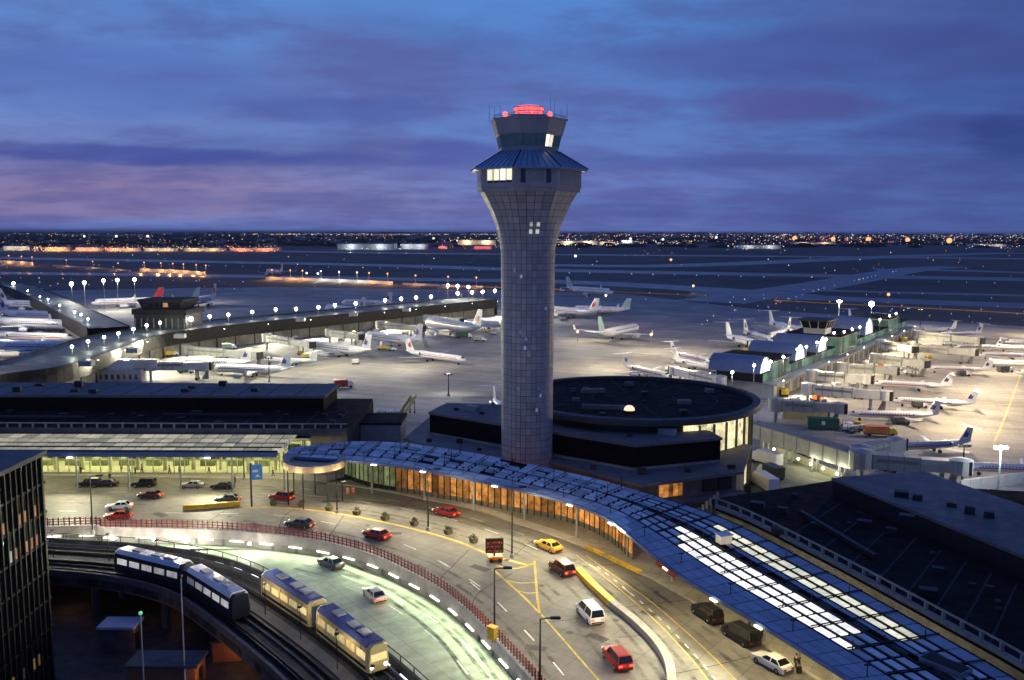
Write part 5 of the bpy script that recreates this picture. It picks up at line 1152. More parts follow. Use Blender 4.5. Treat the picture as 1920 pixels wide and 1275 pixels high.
for (u, v, z, e, c) in ((1150, 690, 20, 34000, (1, .84, .54)), (760, 690, 20, 22000, (1, .90, .66)), (1240, 660, 20, 34000, (1, .84, .56)), (1090, 640, 20, 24000, (1, .84, .58)), (620, 690, 20, 26000, (1, .91, .64)), (330, 700, 18, 22000, (1, .93, .64)), (470, 705, 18, 24000, (1, .93, .66)), (1000, 600, 22, 22000, (1, .9, .72)), (20, 628, 15, 16000, (1, .9, .72)), (0, 660, 15, 16000, (1, .9, .72)), (-30, 592, 15, 14000, (1, .9, .74)), (70, 650, 14, 9000, (1, .9, .72)), (250, 570, 20, 20000, (1, .93, .8)), (380, 568, 20, 16000, (1, .93, .8))):
    p = G(u, v, 0); lamp((p.x, p.y, z), e, c, .6)  # lights added in mid-air, without fixtures, to brighten the apron

# ================================================================ RIGHT CONCOURSE WITH VAULTED ROOFS
A0, B0 = G(1385, 742, 0), G(1668, 628, 0); ax = (B0 - A0).normalized(); pr_ = Vector((ax.y, -ax.x, 0)); LC = (B0 - A0).length
rc_ = thing('vaulted_concourse', 'right hand concourse with green lit glass walls and blue barrel vaults with white ends', 'concourse', tuple(A0), math.atan2(ax.y, ax.x))
# local frame: x along concourse away from camera, y to the left of travel (far side)
m_green = nosample(M('green_lit_glazing', (.07, .14, .10), .2, 0, .35, .25, emit=.10, ecol=(.5, 1, .72), rand=.42)); m_vault = M('blue_vault_metal', (.17, .22, .33), .35, .3, .12, .5)
m_gable = nosample(M('lit_vault_end', (1, 1, 1), .4, 0, .15, .3, emit=.72, ecol=(.9, .97, 1))); m_cwall = M('concourse_pale_wall', (.48, .48, .42), .6, 0, .2, .3, stain=.25)
MB().box(0, LC, -11, 11, 0, 4.4).build('lower_wall', m_cwall, rc_); MB().box(-.4, LC + .4, -12.4, 12.4, 4.4, 4.9).build('lower_roof', m_grey, rc_)
MB().box(0, LC, -7.6, 7.6, 4.9, 8.0).build('upper_core', m_dark, rc_); MB().box(-.5, LC + .5, -8.4, 8.4, 8.0, 8.4).build('upper_roof', m_roof, rc_)
for i in range(int(LC / 4)):
    for s in (-1, 1): MB().box(i * 4 + .12, i * 4 + 3.88, s * 7.7 - .06, s * 7.7 + .06, 5.1, 7.8).build('glass_pane', m_green, rc_)
    MB().box(i * 4 - .1, i * 4 + .1, -11.15, -10.95, .3, 4.3).build('wall_pier', m_jbd, rc_)
    if i % 2: MB().box(i * 4 + .8, i * 4 + 3.2, -11.08, -10.98, .4, 3.2).build('gate_door', m_jbd, rc_)
def stat(u):
    return min((abs(PX(A0 + ax * s * .5 + Vector((0, 0, 9)))[0] - u), s * .5) for s in range(int(LC * 2) + 20))[1]
def block(u, ln, wd, z1, nm='pavilion'):
    s = stat(u); MB().box(s - ln / 2, s + ln / 2, -wd, wd, 4.95, z1).build(nm, m_jb, rc_); MB().box(s - ln / 2 - .7, s + ln / 2 + .7, -wd - .7, wd + .7, z1, z1 + .5).build('pavilion_roof', m_roof, rc_)
    n_ = max(3, int(ln / 3.2))
    for k in range(n_):
        x = s - ln / 2 + ln * k / n_
        for sd in (-1, 1): MB().box(x + .2, x + ln / n_ - .2, sd * (wd + .06) - .06, sd * (wd + .06) + .06, 5.5, z1 - .6).build('glass_pane', m_green, rc_)
    for k in range(4):
        y = -wd + .5 + k * (2 * wd - 1) / 4; MB().box(s - ln / 2 - .1, s - ln / 2 + .02, y + .2, y + (2 * wd - 1) / 4 - .2, 5.6, z1 - .7).build('end_panel', m_green if k < 3 else m_jbw, rc_)
    return s
def vault(u, rad, hw):
    s = stat(u); K = 16; pf = [(s + rad * math.cos(math.pi * i / K), 8.4 + rad * 1.0 * math.sin(math.pi * i / K)) for i in range(K + 1)]
    vs = [(x, -hw, z) for x, z in pf] + [(x, hw, z) for x, z in pf]
    MB().add(vs, [(i, i + 1, K + 2 + i, K + 1 + i) for i in range(K)]).build('vault', m_vault, rc_, smooth=True)
    for sd in (-1, 1):
        g = [(x, sd * (hw - .25), z) for x, z in [(s + (x - s) * .93, 8.4 + (z - 8.4) * .93) for x, z in pf]]
        MB().hexa(g, [(x, y - sd * .1, z) for x, y, z in g]).build('vault_end_window', m_gable, rc_)
        for q in (-.5, 0, .5): MB().box(s + q * rad - .06, s + q * rad + .06, sd * (hw - .2) - .05, sd * (hw - .2) + .05, 8.4, 8.4 + rad * .8).build('vault_mullion', m_grey, rc_)
    return s
block(1412, 15, 9.5, 11.5); block(1543, 26, 10, 12.2); block(1640, 20, 9, 12)
for u, r_ in ((1370, 5.), (1455, 5.6), (1500, 5.8), (1592, 7.2)): vault(u, r_, 8.5)
sT = stat(1532); rtw = thing('ramp_tower', 'small dark glazed ramp control tower on the vaulted concourse roof', 'control tower', tuple(A0 + ax * sT + Vector((0, 0, 12.7))), math.atan2(ax.y, ax.x))
MB().box(-4.2, 4.2, -4.2, 4.2, 0, 2.2).build('base', m_jb, rtw); MB().hexa([(-4.4, -4.4, 2.2), (4.4, -4.4, 2.2), (4.4, 4.4, 2.2), (-4.4, 4.4, 2.2)], [(-5.4, -5.4, 5), (5.4, -5.4, 5), (5.4, 5.4, 5), (-5.4, 5.4, 5)]).build('cab', m_glassd, rtw)
MB().box(-6, 6, -6, 6, 5, 5.7).build('roof', m_dark, rtw)
for s in (-1, 1):
    for k in range(4): MB().tube((-4.4 + k * 2.93, s * 4.42, 2.2), (-5.4 + k * 3.6, s * 5.42, 5), .12, .12, 4).build('mullion', m_jbw, rtw); MB().tube((s * 4.42, -4.4 + k * 2.93, 2.2), (s * 5.42, -5.4 + k * 3.6, 5), .12, .12, 4).build('mullion', m_jbw, rtw)
for i, (u, v) in enumerate(((1373, 696), (1414, 683), (1445, 676), (1469, 667), (1495, 653), (1512, 648), (1532, 640), (1549, 634), (1564, 622), (1583, 620), (1598, 615), (1612, 611), (1625, 605), (1650, 597), (1668, 590), (1680, 586))):
    roof_lamp(u, v + 2, 8.4, 13.2, 'white lamp on the vaulted concourse roof, %s from the near end' % ordinal(i), 'lamps along the vaulted concourse roof', .42, 500, (.92, .97, 1))
for i in range(9):
    s = 6 + i * (LC - 8) / 8
    for y, e in ((-14.5, 36000), (14.5, 22000)):
        p = A0 + ax * s - pr_ * y * -1 * -1 if False else A0 + ax * s + pr_ * (-y)
        lamp((p.x, p.y, 6.2 if False else 11.5), e, (1, .82, .52), .5, 'SPOT', 130, tuple(p - pr_ * (14 if y > 0 else -14) * 1.0 + Vector((0, 0, -p.z)))); put(WBX, 'added_gate_light', rc_, (s, y * .85, 5.3)).scale = (.5,) * 3  # spots and boxes added to light the aprons beside the concourse
for i in range(6):
    p = G(1790 + i * 30, 800 - i * 34, 0); lamp((p.x, p.y, 18), 34000, (1, .78, .48), .6)  # unmounted lights added over the right apron to brighten it
# ================================================================ CARS
def car_paint(name, col, metal=.3): return M(name, col, .38, metal * .5, .05, .6, coat=.15)
m_cblack = car_paint('black_car_paint', (.012, .013, .016)); m_cwhite = car_paint('white_car_paint', (.75, .75, .73), 0); m_csilver = car_paint('silver_car_paint', (.42, .44, .46), .6)
m_cred = car_paint('red_car_paint', (.35, .02, .02)); m_cdred = car_paint('dark_red_car_paint', (.12, .012, .012)); m_cyel = car_paint('yellow_car_paint', (.70, .38, .03), 0); m_cgrey = car_paint('grey_car_paint', (.07, .075, .08), .5); m_cpink = car_paint('pale_car_paint', (.62, .5, .47), .1)
m_cgl = M('car_window_glass', (.01, .012, .014), .05, 0, .1, 1, spec=.8); m_hub = M('wheel_hub', (.4, .4, .42), .35, .8)
m_head = nosample(M('headlight', (1, 1, .9), .3, emit=3.0, ecol=(1, .95, .82))); m_tail = nosample(M('tail_light', (.5, .02, .02), .3, emit=2.6, ecol=(1, .10, .03))); m_tailo = M('unlit_tail_light', (.25, .015, .012), .3); m_heado = M('unlit_headlight', (.6, .6, .58), .2)
def make_car(name, L, Wd, hb, ht, cab, hood, boot, paint, lit=True):
    """cab=(rear bottom, rear top, front top, front bottom) as fractions from the rear"""
    t = thing(name, 'car', 'car'); w = Wd / 2; X_ = lambda f: -L / 2 + f * L; g = .30
    st = [(0, hb * .62, .82), (.02, boot, .93), (.12, hb, 1), (cab[0] + .04, hb, 1), (cab[3], hb, 1), (.80, hood, .99), (.95, hood * .93, .93), (1, hood * .72, .80)]
    MB().loft([[(X_(f), -w * q, g), (X_(f), -w * q, (g + zt_) / 2), (X_(f), -w * q * .95, zt_ - .05), (X_(f), -w * q * .85, zt_), (X_(f), w * q * .85, zt_), (X_(f), w * q * .95, zt_ - .05), (X_(f), w * q, (g + zt_) / 2), (X_(f), w * q, g)] for f, zt_, q in st]).build('body', paint, t, smooth=35)
    wb, wt = w * .90, w * .70
    MB().hexa([(X_(cab[0]), -wb, hb - .04), (X_(cab[3]), -wb, hb - .04), (X_(cab[3]), wb, hb - .04), (X_(cab[0]), wb, hb - .04)], [(X_(cab[1]), -wt, ht - .05), (X_(cab[2]), -wt, ht - .05), (X_(cab[2]), wt, ht - .05), (X_(cab[1]), wt, ht - .05)]).build('windows', m_cgl, t)
    MB().hexa([(X_(cab[1]) - .06, -wt - .03, ht - .06), (X_(cab[2]) + .06, -wt - .03, ht - .06), (X_(cab[2]) + .06, wt + .03, ht - .06), (X_(cab[1]) - .06, wt + .03, ht - .06)], [(X_(cab[1]) + .08, -wt + .08, ht), (X_(cab[2]) - .08, -wt + .08, ht), (X_(cab[2]) - .08, wt - .08, ht), (X_(cab[1]) + .08, wt - .08, ht)]).build('roof', paint, t)
    mid = (cab[0] + cab[3]) / 2
    for s in (-1, 1):
        for fb, ft in ((cab[0], cab[1]), (mid, (cab[1] + cab[2]) / 2), (cab[3], cab[2])): MB().tube((X_(fb), s * wb, hb - .05), (X_(ft), s * wt, ht - .04), .055, .05, 5).build('pillar', paint, t)
        MB().box(X_(cab[3]) - .35, X_(cab[3]) - .12, s * (w + .02) - .09, s * (w + .02) + .09, hb - .02, hb + .14).build('mirror', paint, t)
        for f in (.19, .80):
            wh = MB().tube((X_(f), s * (w - .20), .33), (X_(f), s * (w + .01), .33), .33, .33, 16).build('wheel', m_black, t)
            MB().tube((X_(f), s * (w + .0), .33), (X_(f), s * (w + .025), .33), .20, .18, 10).build('rim', m_hub, wh)
        MB().box(X_(1) - .16, X_(1) - .02, s * w * .62 - .22, s * w * .62 + .2, hood * .66, hood * .66 + .17).build('headlight', m_head if lit else m_heado, t)
        MB().box(X_(0) - .02, X_(0) + .1, s * w * .62 - .2, s * w * .62 + .2, hb * .60, hb * .60 + .19).build('tail_light', m_tail if lit else m_tailo, t)
    MB().box(X_(1) - .1, X_(1) + .03, -w * .78, w * .78, g + .05, g + .24).build('bumper', m_black, t); MB().box(X_(0) - .03, X_(0) + .1, -w * .8, w * .8, g + .05, g + .24).build('bumper', m_black, t)
    return t
CARS = {'sedan': make_car('sedan_car', 4.7, 1.82, .98, 1.45, (.10, .24, .54, .70), .88, .95, m_cwhite), 'suv': make_car('suv_car', 4.8, 1.92, 1.12, 1.80, (.015, .07, .58, .70), 1.05, 1.0, m_cblack), 'van': make_car('minivan_car', 5.1, 1.98, 1.10, 1.95, (.01, .05, .68, .84), 1.02, 1.0, m_cwhite)}
cused = set()
def car(kind, px, to, paint, label, lit=True, z=ZU, group='cars on the airport road', sc=None):
    a, b = G(*px, z), G(*to, z); rz = math.atan2(b.y - a.y, b.x - a.x)
    if kind not in cused: o = CARS[kind]; cused.add(kind); o['label'] = label; o.location = (a.x, a.y, z + .008); o.rotation_euler = (0, 0, rz); o['group'] = group
    else: o = dup(CARS[kind], (a.x, a.y, z + .008), rz, label, group)
    for nm in ('body', 'roof', 'pillar', 'mirror'): setmat(o, nm, paint)
    if not lit: setmat(o, 'headlight', m_heado); setmat(o, 'tail_light', m_tailo)
    else: setmat(o, 'headlight', m_head); setmat(o, 'tail_light', m_tail)
    o.scale = (.88 if px[0] < 560 else 1.,) * 3
    if lit:
        d = (b - a).normalized(); q = a + d * 6
        lamp((a.x + d.x * 3, a.y + d.y * 3, z + .8), 320, (1, .92, .75), .2, 'SPOT', 80, (q.x + d.x * 5, q.y + d.y * 5, z))
        lamp((a.x - d.x * 3.1, a.y - d.y * 3.1, z + .75), 14, (1, .08, .03), .25)
    return o
P_ = 'cars stopped at the terminal kerb'
car('suv', (167, 912), (140, 912), m_cblack, 'black SUV parked at the left kerb behind the thin street lamp', False, group=P_)
car('sedan', (199, 911), (170, 911), m_cblack, 'black sedan parked nose to tail behind the leftmost black SUV', False, group=P_)
car('suv', (270, 912), (240, 912), m_cblack, 'black SUV parked alone at the left kerb in front of the glazed hall', False, group=P_)
car('sedan', (360, 914), (330, 914), m_csilver, 'silver sedan stopped at the kerb between two black cars', False, group=P_)
car('sedan', (417, 916), (390, 915), m_cblack, 'black sedan at the kerb just left of the blue sign', False, group=P_)
car('sedan', (282, 933), (250, 932), m_cdred, 'dark red car driving past the parked black SUV')
car('sedan', (427, 940), (398, 940), m_cgrey, 'dark grey car driving beside the long yellow barrier')
car('sedan', (224, 954), (194, 955), m_cwhite, 'white sedan driving in the middle lane on the left')
car('sedan', (222, 972), (190, 973), m_cred, 'red car in the lane just in front of the white sedan')
car('suv', (528, 937), (500, 934), m_cred, 'red SUV in front of the rounded cream bay')
car('sedan', (562, 988), (530, 984), m_cgrey, 'dark grey car driving close to the red rail, left of the red car')
car('sedan', (706, 1008), (680, 1001), m_cred, 'bright red car on the bend close to the red rail')
car('sedan', (836, 966), (808, 959), m_cred, 'red car in the lane next to the orange lit hall front')
car('sedan', (1028, 1030), (1002, 1019), m_cyel, 'yellow taxi on the bend right of the black message sign')
car('suv', (1053, 1073), (1030, 1057), m_cdred, 'dark red SUV beside the far end of the yellow median barrier')
car('van', (1106, 1158), (1086, 1136), m_cwhite, 'white minivan driving beside the grey median barrier')
car('suv', (1157, 1243), (1134, 1216), m_cred, 'red SUV with glowing tail lights lowest on the road')
car('suv', (1325, 1158), (1296, 1138), m_cblack, 'black SUV with pale roof stopped at the right kerb', False, group=P_)
car('van', (1388, 1200), (1358, 1182), m_cblack, 'black minivan stopped at the right kerb behind the black SUV', False, group=P_)
car('sedan', (1447, 1250), (1414, 1232), m_cwhite, 'white sedan stopped at the right kerb, lowest in the picture', False, group=P_)
car('sedan', (702, 1122), (676, 1098), m_cpink, 'pale pink car on the lower road beside the blue roofed train', True, ZLR)
car('sedan', (620, 1062), (592, 1050), m_cgrey, 'grey car on the lower road close below the red rail', False, ZLR)

# ================================================================ LAMPS AND SIGNS ON THE ROAD
def street_lamp(u, v, vtop, label, side=1, power=2600, z=ZU, arm=2.0, col=(1, .86, .58), twin=False):
    b = G(u, v, z); h = AT(u, vtop, b.y).z - z; t = thing('street_lamp', label, 'street lamp', tuple(b), 0, 'street lamps along the curved road')
    MB().lathe([(.3, 0), (.3, .5), (.14, .55)], 10).build('base', m_conc, t); MB().tube((0, 0, .5), (0, 0, h), .12, .08, 8).build('pole', m_dark, t)
    for s in ((side, -side) if twin else (side,)):
        MB().tube((0, 0, h - .05), (s * arm * .6, 0, h + .1), .06, .06, 6).build('arm', m_dark, t)
        hd = MB().loft([[(s * arm * .5, -.2, h), (s * arm * .5, .2, h), (s * arm * .5, .2, h + .2), (s * arm * .5, -.2, h + .2)], [(s * (arm * .5 + 1), -.25, h + .02), (s * (arm * .5 + 1), .25, h + .02), (s * (arm * .5 + 1), .2, h + .22), (s * (arm * .5 + 1), -.2, h + .22)]]).build('lamp_head', m_dark, t)
        MB().box(min(s * arm * .55, s * (arm * .5 + .9)), max(s * arm * .55, s * (arm * .5 + .9)), -.18, .18, h + .004, h + .012).build('lens', m_lampw, hd)
        lamp((b.x + s * (arm * .5 + .5), b.y, z + h - .25), power, col, .25, 'SPOT', 165)
    return t
street_lamp(174, 1000, 893, 'thin black street lamp at the left end of the red rail')
street_lamp(632, 962, 905, 'short twin headed lamp post standing on the planted median', 1, 1200, twin=True, arm=1.)
street_lamp(803, 994, 880, 'thin grey lamp pole on the median in front of the orange hall front', 1, 2600)
street_lamp(960, 1045, 914, 'tall lamp pole behind the black message sign', 1, 2600)
street_lamp(927, 1192, 1066, 'black street lamp with one arm standing at the red rail', 1, 2600)
street_lamp(1012, 1300, 1160, 'black street lamp with one arm at the bottom of the road', 1, 2600)
street_lamp(458, 900, 838, 'slim pole in front of the glazed hall left of the blue sign', 1, 1200)
for u, v, vt, lb_, gm_ in ((348, 1300, 1083, 'tall pale pole rising from the dark yard past the guideway', m_red), (272, 1330, 1152, 'pale pole with small green light beside the pale shelter', M('green_light', (.1, .8, .4), emit=.6, ecol=(.2, 1, .6)))):
    b = G(u, v, 0); h = AT(u, vt, b.y).z; t = thing('yard_pole', lb_, 'pole', tuple(b)); MB().tube((0, 0, 0), (0, 0, h), .11, .06, 8).build('pole', m_jbw, t); MB().lathe([(.25, 0), (.25, .4)], 10).build('base', m_conc, t); MB().box(-.14, .14, -.14, .14, h, h + .3).build('cap', gm_, t)
m_fix = nosample(M('added_canopy_light', (1, .95, .8), .4, emit=5, ecol=(1, .9, .66)))  # fittings added along the canopy edges to carry the road fill lights
for x in (-101, -77, -53):
    MB().box(x - .5, x + .5, 154.2, 154.49, 12.55, 12.68).build('added_edge_light', m_fix, lc); lamp((x, 153.9, 12.4), 9000, (1, .93, .62), .3, 'SPOT', 150, (x, 140, 4))
for uu, e in ((690, 4200), (800, 3800), (930, 4600), (1060, 5200), (1150, 4600), (1250, 5200), (1340, 5600), (1440, 3600)):
    i = min(range(len(F_)), key=lambda k: abs(PX(F_[k])[0] - uu)); p, t = F_[i], tang(F_, i); q = p + Vector((t.y, -t.x, 0)) * .3
    MB().cbox((q.x, q.y), (1.0, .25), ZC - .42, ZC - .28, (t.x, t.y)).build('added_edge_light', m_fix, cc); q = p + Vector((t.y, -t.x, 0)) * .7; q2 = p + Vector((t.y, -t.x, 0)) * 12; lamp((q.x, q.y, ZC - .6), e * 1.05, (1, .92, .60), .3, 'SPOT', 150, (q2.x, q2.y, 4))
# lower road tubes under the deck
m_tube = nosample(M('lower_tube_light', (1, 1, .9), .4, emit=2.2, ecol=(1, 1, .86)))
TB = MB().box(-1.1, 1.1, -.12, .12, -.07, .07).mesh('tube_light'); TB.materials.append(m_tube)
tl_ = offs(inner, -.62)
for i in range(30, len(inner) - 8, 5):
    p, t = tl_[i], tang(inner, i); o = put(TB, 'tube_light', es, (p.x, p.y, 5.0), (0, 0, math.atan2(t.y, t.x)))
    q = offs(inner, -.85)[i]; q2 = offs(inner, -9)[i]; al_ = lamp((q.x, q.y, 5.8), 360, (.84, 1, .60), .3, 'AREA', 150, (q2.x, q2.y, 3.0)); al_.data.shape = 'RECTANGLE'; al_.data.size = 5.5; al_.data.size_y = .4
# bright white lamp at the rail
for i, (u, v, r_) in enumerate(((352, 1004, .5), (290, 1003, .26), (215, 1002, .26), (470, 1012, .22))):
    p = G(u, v, 6.0); t = thing('rail_lamp', 'white glare lamp hung on the outside of the red rail, %s from the left' % ordinal((2, 1, 0, 3)[i]), 'lamp', (p.x, p.y - .6, 5.6), 0, 'lamps on the red rail')
    put(HB, 'lamp_head', t).scale = (r_,) * 3; MB().box(-.08, .08, 0, .5, -.1, .1).build('bracket', m_dark, t); lamp((p.x, p.y - 1.6, 5.4), 900 if i == 0 else 400, (1, .97, .9), .3)

bs = thing('blue_sign', 'blue overhead road sign on a dark post at the left kerb', 'sign', tuple(G(472, 950, ZU)), R(12))
h = AT(472, 868, G(472, 950, ZU).y).z - ZU
MB().tube((0, 0, 0), (0, 0, h), .16, .14, 8).build('post', m_dark, bs); MB().box(.1, 1.9, -.12, .0, h - 2.9, h - .3).build('panel', M('blue_sign_face', (.04, .16, .45), .4, emit=.12, ecol=(.1, .4, 1)), bs)
MB().box(.3, 1.2, -.14, -.125, h - 1.6, h - 1.2).build('white_mark', m_white, bs); MB().add([(.7, -.135, h - 2.4), (1.5, -.135, h - 2.4), (1.1, -.135, h - 1.9)], [(0, 1, 2)]).build('white_mark', m_white, bs)
# electronic message sign (rows of red dots that cannot be read)
b = G(927, 1052, ZU); ms = thing('message_sign', 'black electronic message sign with rows of red dots on an orange base', 'sign', tuple(b), R(8))
MB().box(-1.25, 1.25, -.2, .2, 1.25, 3.3).build('panel', m_black, ms); MB().tube((0, 0, .5), (0, 0, 1.25), .12, .12, 8).build('post', m_dark, ms)
m_led = nosample(M('red_led', (1, .1, .05), .4, emit=.5, ecol=(1, .16, .08))); rl3 = random.Random(4)
for r_ in range(3):
    mbx = MB()
    for k in range(26):
        for q in range(5):
            if rl3.random() < .3: mbx.box(-1.08 + k * .083, -1.08 + k * .083 + .05, -.235, -.205, 2.85 - r_ * .6 - q * .075, 2.90 - r_ * .6 - q * .075)
    mbx.build('led_row', m_led, ms, kind='stuff')
MB().box(-.9, 1.1, -.7, .7, .35, .8).build('trailer', M('orange_trailer', (.75, .18, .03), .5), ms)
for x in (-.5, .7):
    for y in (-.72, .72): MB().tube((x, y - .08, .3), (x, y + .08, .3), .3, .3, 12).build('wheel', m_black, ms)
# planters along the median
def planter(u, v, i):
    p = G(u, v, ZU); t = thing('planter', 'square planter with a low dark shrub on the median, %s from the left' % ordinal(i), 'planter', tuple(p), R(-8 * i), 'planters along the median'); t.scale = (.82,) * 3
    MB().hexa([(-.5, -.5, 0), (.5, -.5, 0), (.5, .5, 0), (-.5, .5, 0)], [(-.62, -.62, .75), (.62, -.62, .75), (.62, .62, .75), (-.62, .62, .75)]).build('box', m_pl, t); MB().box(-.66, .66, -.66, .66, .75, .86).build('rim', m_pl, t)
    rr_ = random.Random(i); mbx = MB()
    for k in range(150):
        a, b, c = rr_.gauss(0, .3), rr_.gauss(0, .3), .85 + abs(rr_.gauss(0, .32)); n_ = Vector((rr_.uniform(-1, 1), rr_.uniform(-1, 1), rr_.uniform(.2, 1))).normalized(); e1 = n_.orthogonal().normalized() * .11; e2 = n_.cross(e1) * .7; q = Vector((a, b, c))
        mbx.add([q - e1, q - e2, q + e1, q + e2], [(0, 1, 2, 3)])
    mbx.build('shrub', m_leaf, t)
m_pl = M('planter_box', (.16, .13, .07), .8); m_leaf = M('shrub_leaf', (.05, .07, .025), .8, rand=.2)
for i, (u, v) in enumerate(((513, 947), (566, 950), (617, 957), (669, 965), (722, 975), (777, 985), (840, 1001), (888, 1017))): planter(u, v, i)
# orange barrels and barricade near the rounded bay
m_or = M('orange_plastic', (.8, .2, .03), .5); 
for i, (u, v) in enumerate(((652, 926), (662, 925))):
    p = G(u, v, ZU); t = thing('traffic_barrel', 'orange traffic barrel with white bands at the kerb, %s one' % ('left' if i == 0 else 'right'), 'barrel', (p.x, p.y, ZU + .15), 0, 'orange traffic barrels')
    MB().lathe([(.36, 0), (.36, .12), (.30, .14), (.27, 1.0), (.2, 1.08)], 14).build('body', m_or, t)
    for z in (.35, .7): MB().lathe([(.295, z), (.285, z + .14)], 14, cap=False).build('band', m_white, t)
# yellow call box at the rail foot
p = G(932, 1200, ZU); yb2 = thing('call_box', 'yellow box fixed to the red rail at the foot of the lamp', 'box', (p.x - .5, p.y - .6, ZU + .1), R(-40))
MB().box(-.5, .5, -.35, .35, .3, 1.7).build('case', m_yellow, yb2); MB().box(-.55, .55, -.4, .4, 1.7, 1.82).build('lid', m_orange, yb2); MB().box(-.08, .08, -.08, .08, 0, .3).build('foot', m_dark, yb2)

# ================================================================ PEOPLE
m_skin = M('skin', (.45, .28, .2), .6); m_hair = M('dark_hair', (.02, .015, .01), .8)
def skin_mesh(name, verts, edges, mat, root=0, sub=1):
    me = bpy.data.meshes.new(name); me.from_pydata([v[:3] for v in verts], edges, []); me.update(); o = bpy.data.objects.new(name, me); COL.objects.link(o)
    o.modifiers.new('skin', 'SKIN'); s = o.modifiers.new('sub', 'SUBSURF'); s.levels = sub
    for v, sv in zip(verts, me.skin_vertices[0].data): sv.radius = (v[3], v[3]); sv.use_root = False
    me.skin_vertices[0].data[root].use_root = True
    dg = bpy.context.evaluated_depsgraph_get(); m2 = bpy.data.meshes.new_from_object(o.evaluated_get(dg)); m2.name = name; m2.materials.clear(); m2.materials.append(mat)
    bpy.data.objects.remove(o); m2.polygons.foreach_set('use_smooth', [True] * len(m2.polygons)); return m2
def make_body(st):
    s = st
    body = [(0, 0, .95, .13), (0, 0, 1.18, .13), (0, 0, 1.42, .12), (.01, 0, 1.53, .055), (.03, 0, 1.66, .095), (.02, 0, 1.74, .08)]
    E = [(0, 1), (1, 2), (2, 3), (3, 4), (4, 5)]
    def limb(parent, pts):
        k = len(body); body.extend(pts); E.append((parent, k)); E.extend((k + i, k + i + 1) for i in range(len(pts) - 1))
    for sd in (-1, 1):
        f = s * sd
        limb(2, [(0, sd * .19, 1.41, .06), (-.10 * f * 1.6, sd * .24, 1.13, .045), (-.10 * f + .08, sd * .25, .90, .033), (-.09 * f + .11, sd * .25, .82, .035)])
        limb(0, [(0, sd * .10, .88, .085), (.16 * f, sd * .10, .50, .06), (.20 * f - .05, sd * .10, .10, .045), (.20 * f + .12, sd * .10, .045, .045)])
    return skin_mesh('body', body, E, m_skin)
def make_coat(st, m):
    v = [(0, 0, .86, .17), (0, 0, 1.15, .16), (0, 0, 1.42, .145)]; E = [(0, 1), (1, 2)]
    for sd in (-1, 1):
        f = st * sd; k = len(v); v += [(0, sd * .20, 1.41, .078), (-.10 * f * 1.6, sd * .245, 1.13, .062), (-.10 * f + .07, sd * .25, .93, .05)]; E += [(2, k), (k, k + 1), (k + 1, k + 2)]
    return skin_mesh('coat', v, E, m)
def make_trousers(st, m):
    v = [(0, 0, .92, .15)]; E = []
    for sd in (-1, 1):
        f = st * sd; k = len(v); v += [(0, sd * .10, .86, .10), (.16 * f, sd * .10, .50, .08), (.20 * f - .05, sd * .10, .12, .065)]; E += [(0, k), (k, k + 1), (k + 1, k + 2)]
    return skin_mesh('trousers', v, E, m)
m_c1, m_c2, m_c3, m_tr = M('dark_coat', (.02, .02, .025), .85), M('grey_coat', (.2, .2, .2), .85), M('red_coat', (.25, .03, .03), .85), M('dark_trousers', (.03, .03, .04), .9)
BODY = {k: make_body(k) for k in (.3, 1.)}; COAT = {(k, c): make_coat(k, m) for k in (.3, 1.) for c, m in (('dark', m_c1), ('grey', m_c2), ('red', m_c3))}; TROU = {k: make_trousers(k, m_tr) for k in (.3, 1.)}
HAIR = MB().ball((.0, 0, 1.72), .115, 10, 6, 1.).mesh('hair', True); HAIR.materials.append(m_hair)
def person(u, v, st, coat, rz, label, z=ZU + .14):
    p = G(u, v, z); t = thing('person', label, 'person', (p.x, p.y, z), R(rz), 'people on the pavement')
    put(BODY[st], 'body', t); put(COAT[st, coat], 'coat', t); put(TROU[st], 'trousers', t); put(HAIR, 'hair', t, (-.015, 0, .0))
person(1428, 1196, .3, 'dark', 150, 'person in dark coat standing behind the black minivan at the right kerb'); person(1441, 1200, 1., 'grey', 40, 'person in grey coat stepping along beside the canopy edge, behind the minivan')
person(1492, 1256, .3, 'dark', 200, 'person in dark coat standing right of the white sedan'); person(1498, 1247, .3, 'grey', 170, 'person in grey coat just behind the one in dark coat by the white sedan')
person(243, 892, 1., 'dark', 0, 'person in dark coat walking in front of the glazed hall, left of the pair'); person(254, 889, .3, 'grey', 90, 'person in grey coat standing in front of the hall'); person(266, 888, 1., 'red', 180, 'person in red coat walking past the hall doors'); person(228, 887, .3, 'grey', 60, 'person in grey coat waiting near the left of the hall'); person(206, 902, .3, 'dark', 120, 'person in dark coat at the kerb behind the two black cars'); person(441, 908, .3, 'red', 30, 'person in red coat at the kerb beside the right black sedan')
for u, v, st, c_, rz, lb_ in ((318, 890, 1., 'dark', 10, 'person in dark coat walking between the black SUV and the silver sedan'), (336, 888, .3, 'grey', 200, 'person in grey coat standing behind the silver sedan'), (392, 889, 1., 'dark', 170, 'person in dark coat walking behind the gap before the right black sedan'), (480, 892, .3, 'grey', 40, 'person in grey coat standing just right of the blue sign post'), (512, 894, 1., 'dark', 190, 'person in dark coat walking left of the rounded bay'), (152, 889, .3, 'dark', 80, 'person in dark coat waiting at the left end of the glazed hall'), (700, 911, 1., 'grey', 20, 'person in grey coat walking along the orange lit hall front'), (1405, 1180, .3, 'grey', 100, 'person in grey coat beside the minivan under the canopy edge')): person(u, v, st, c_, rz, lb_)
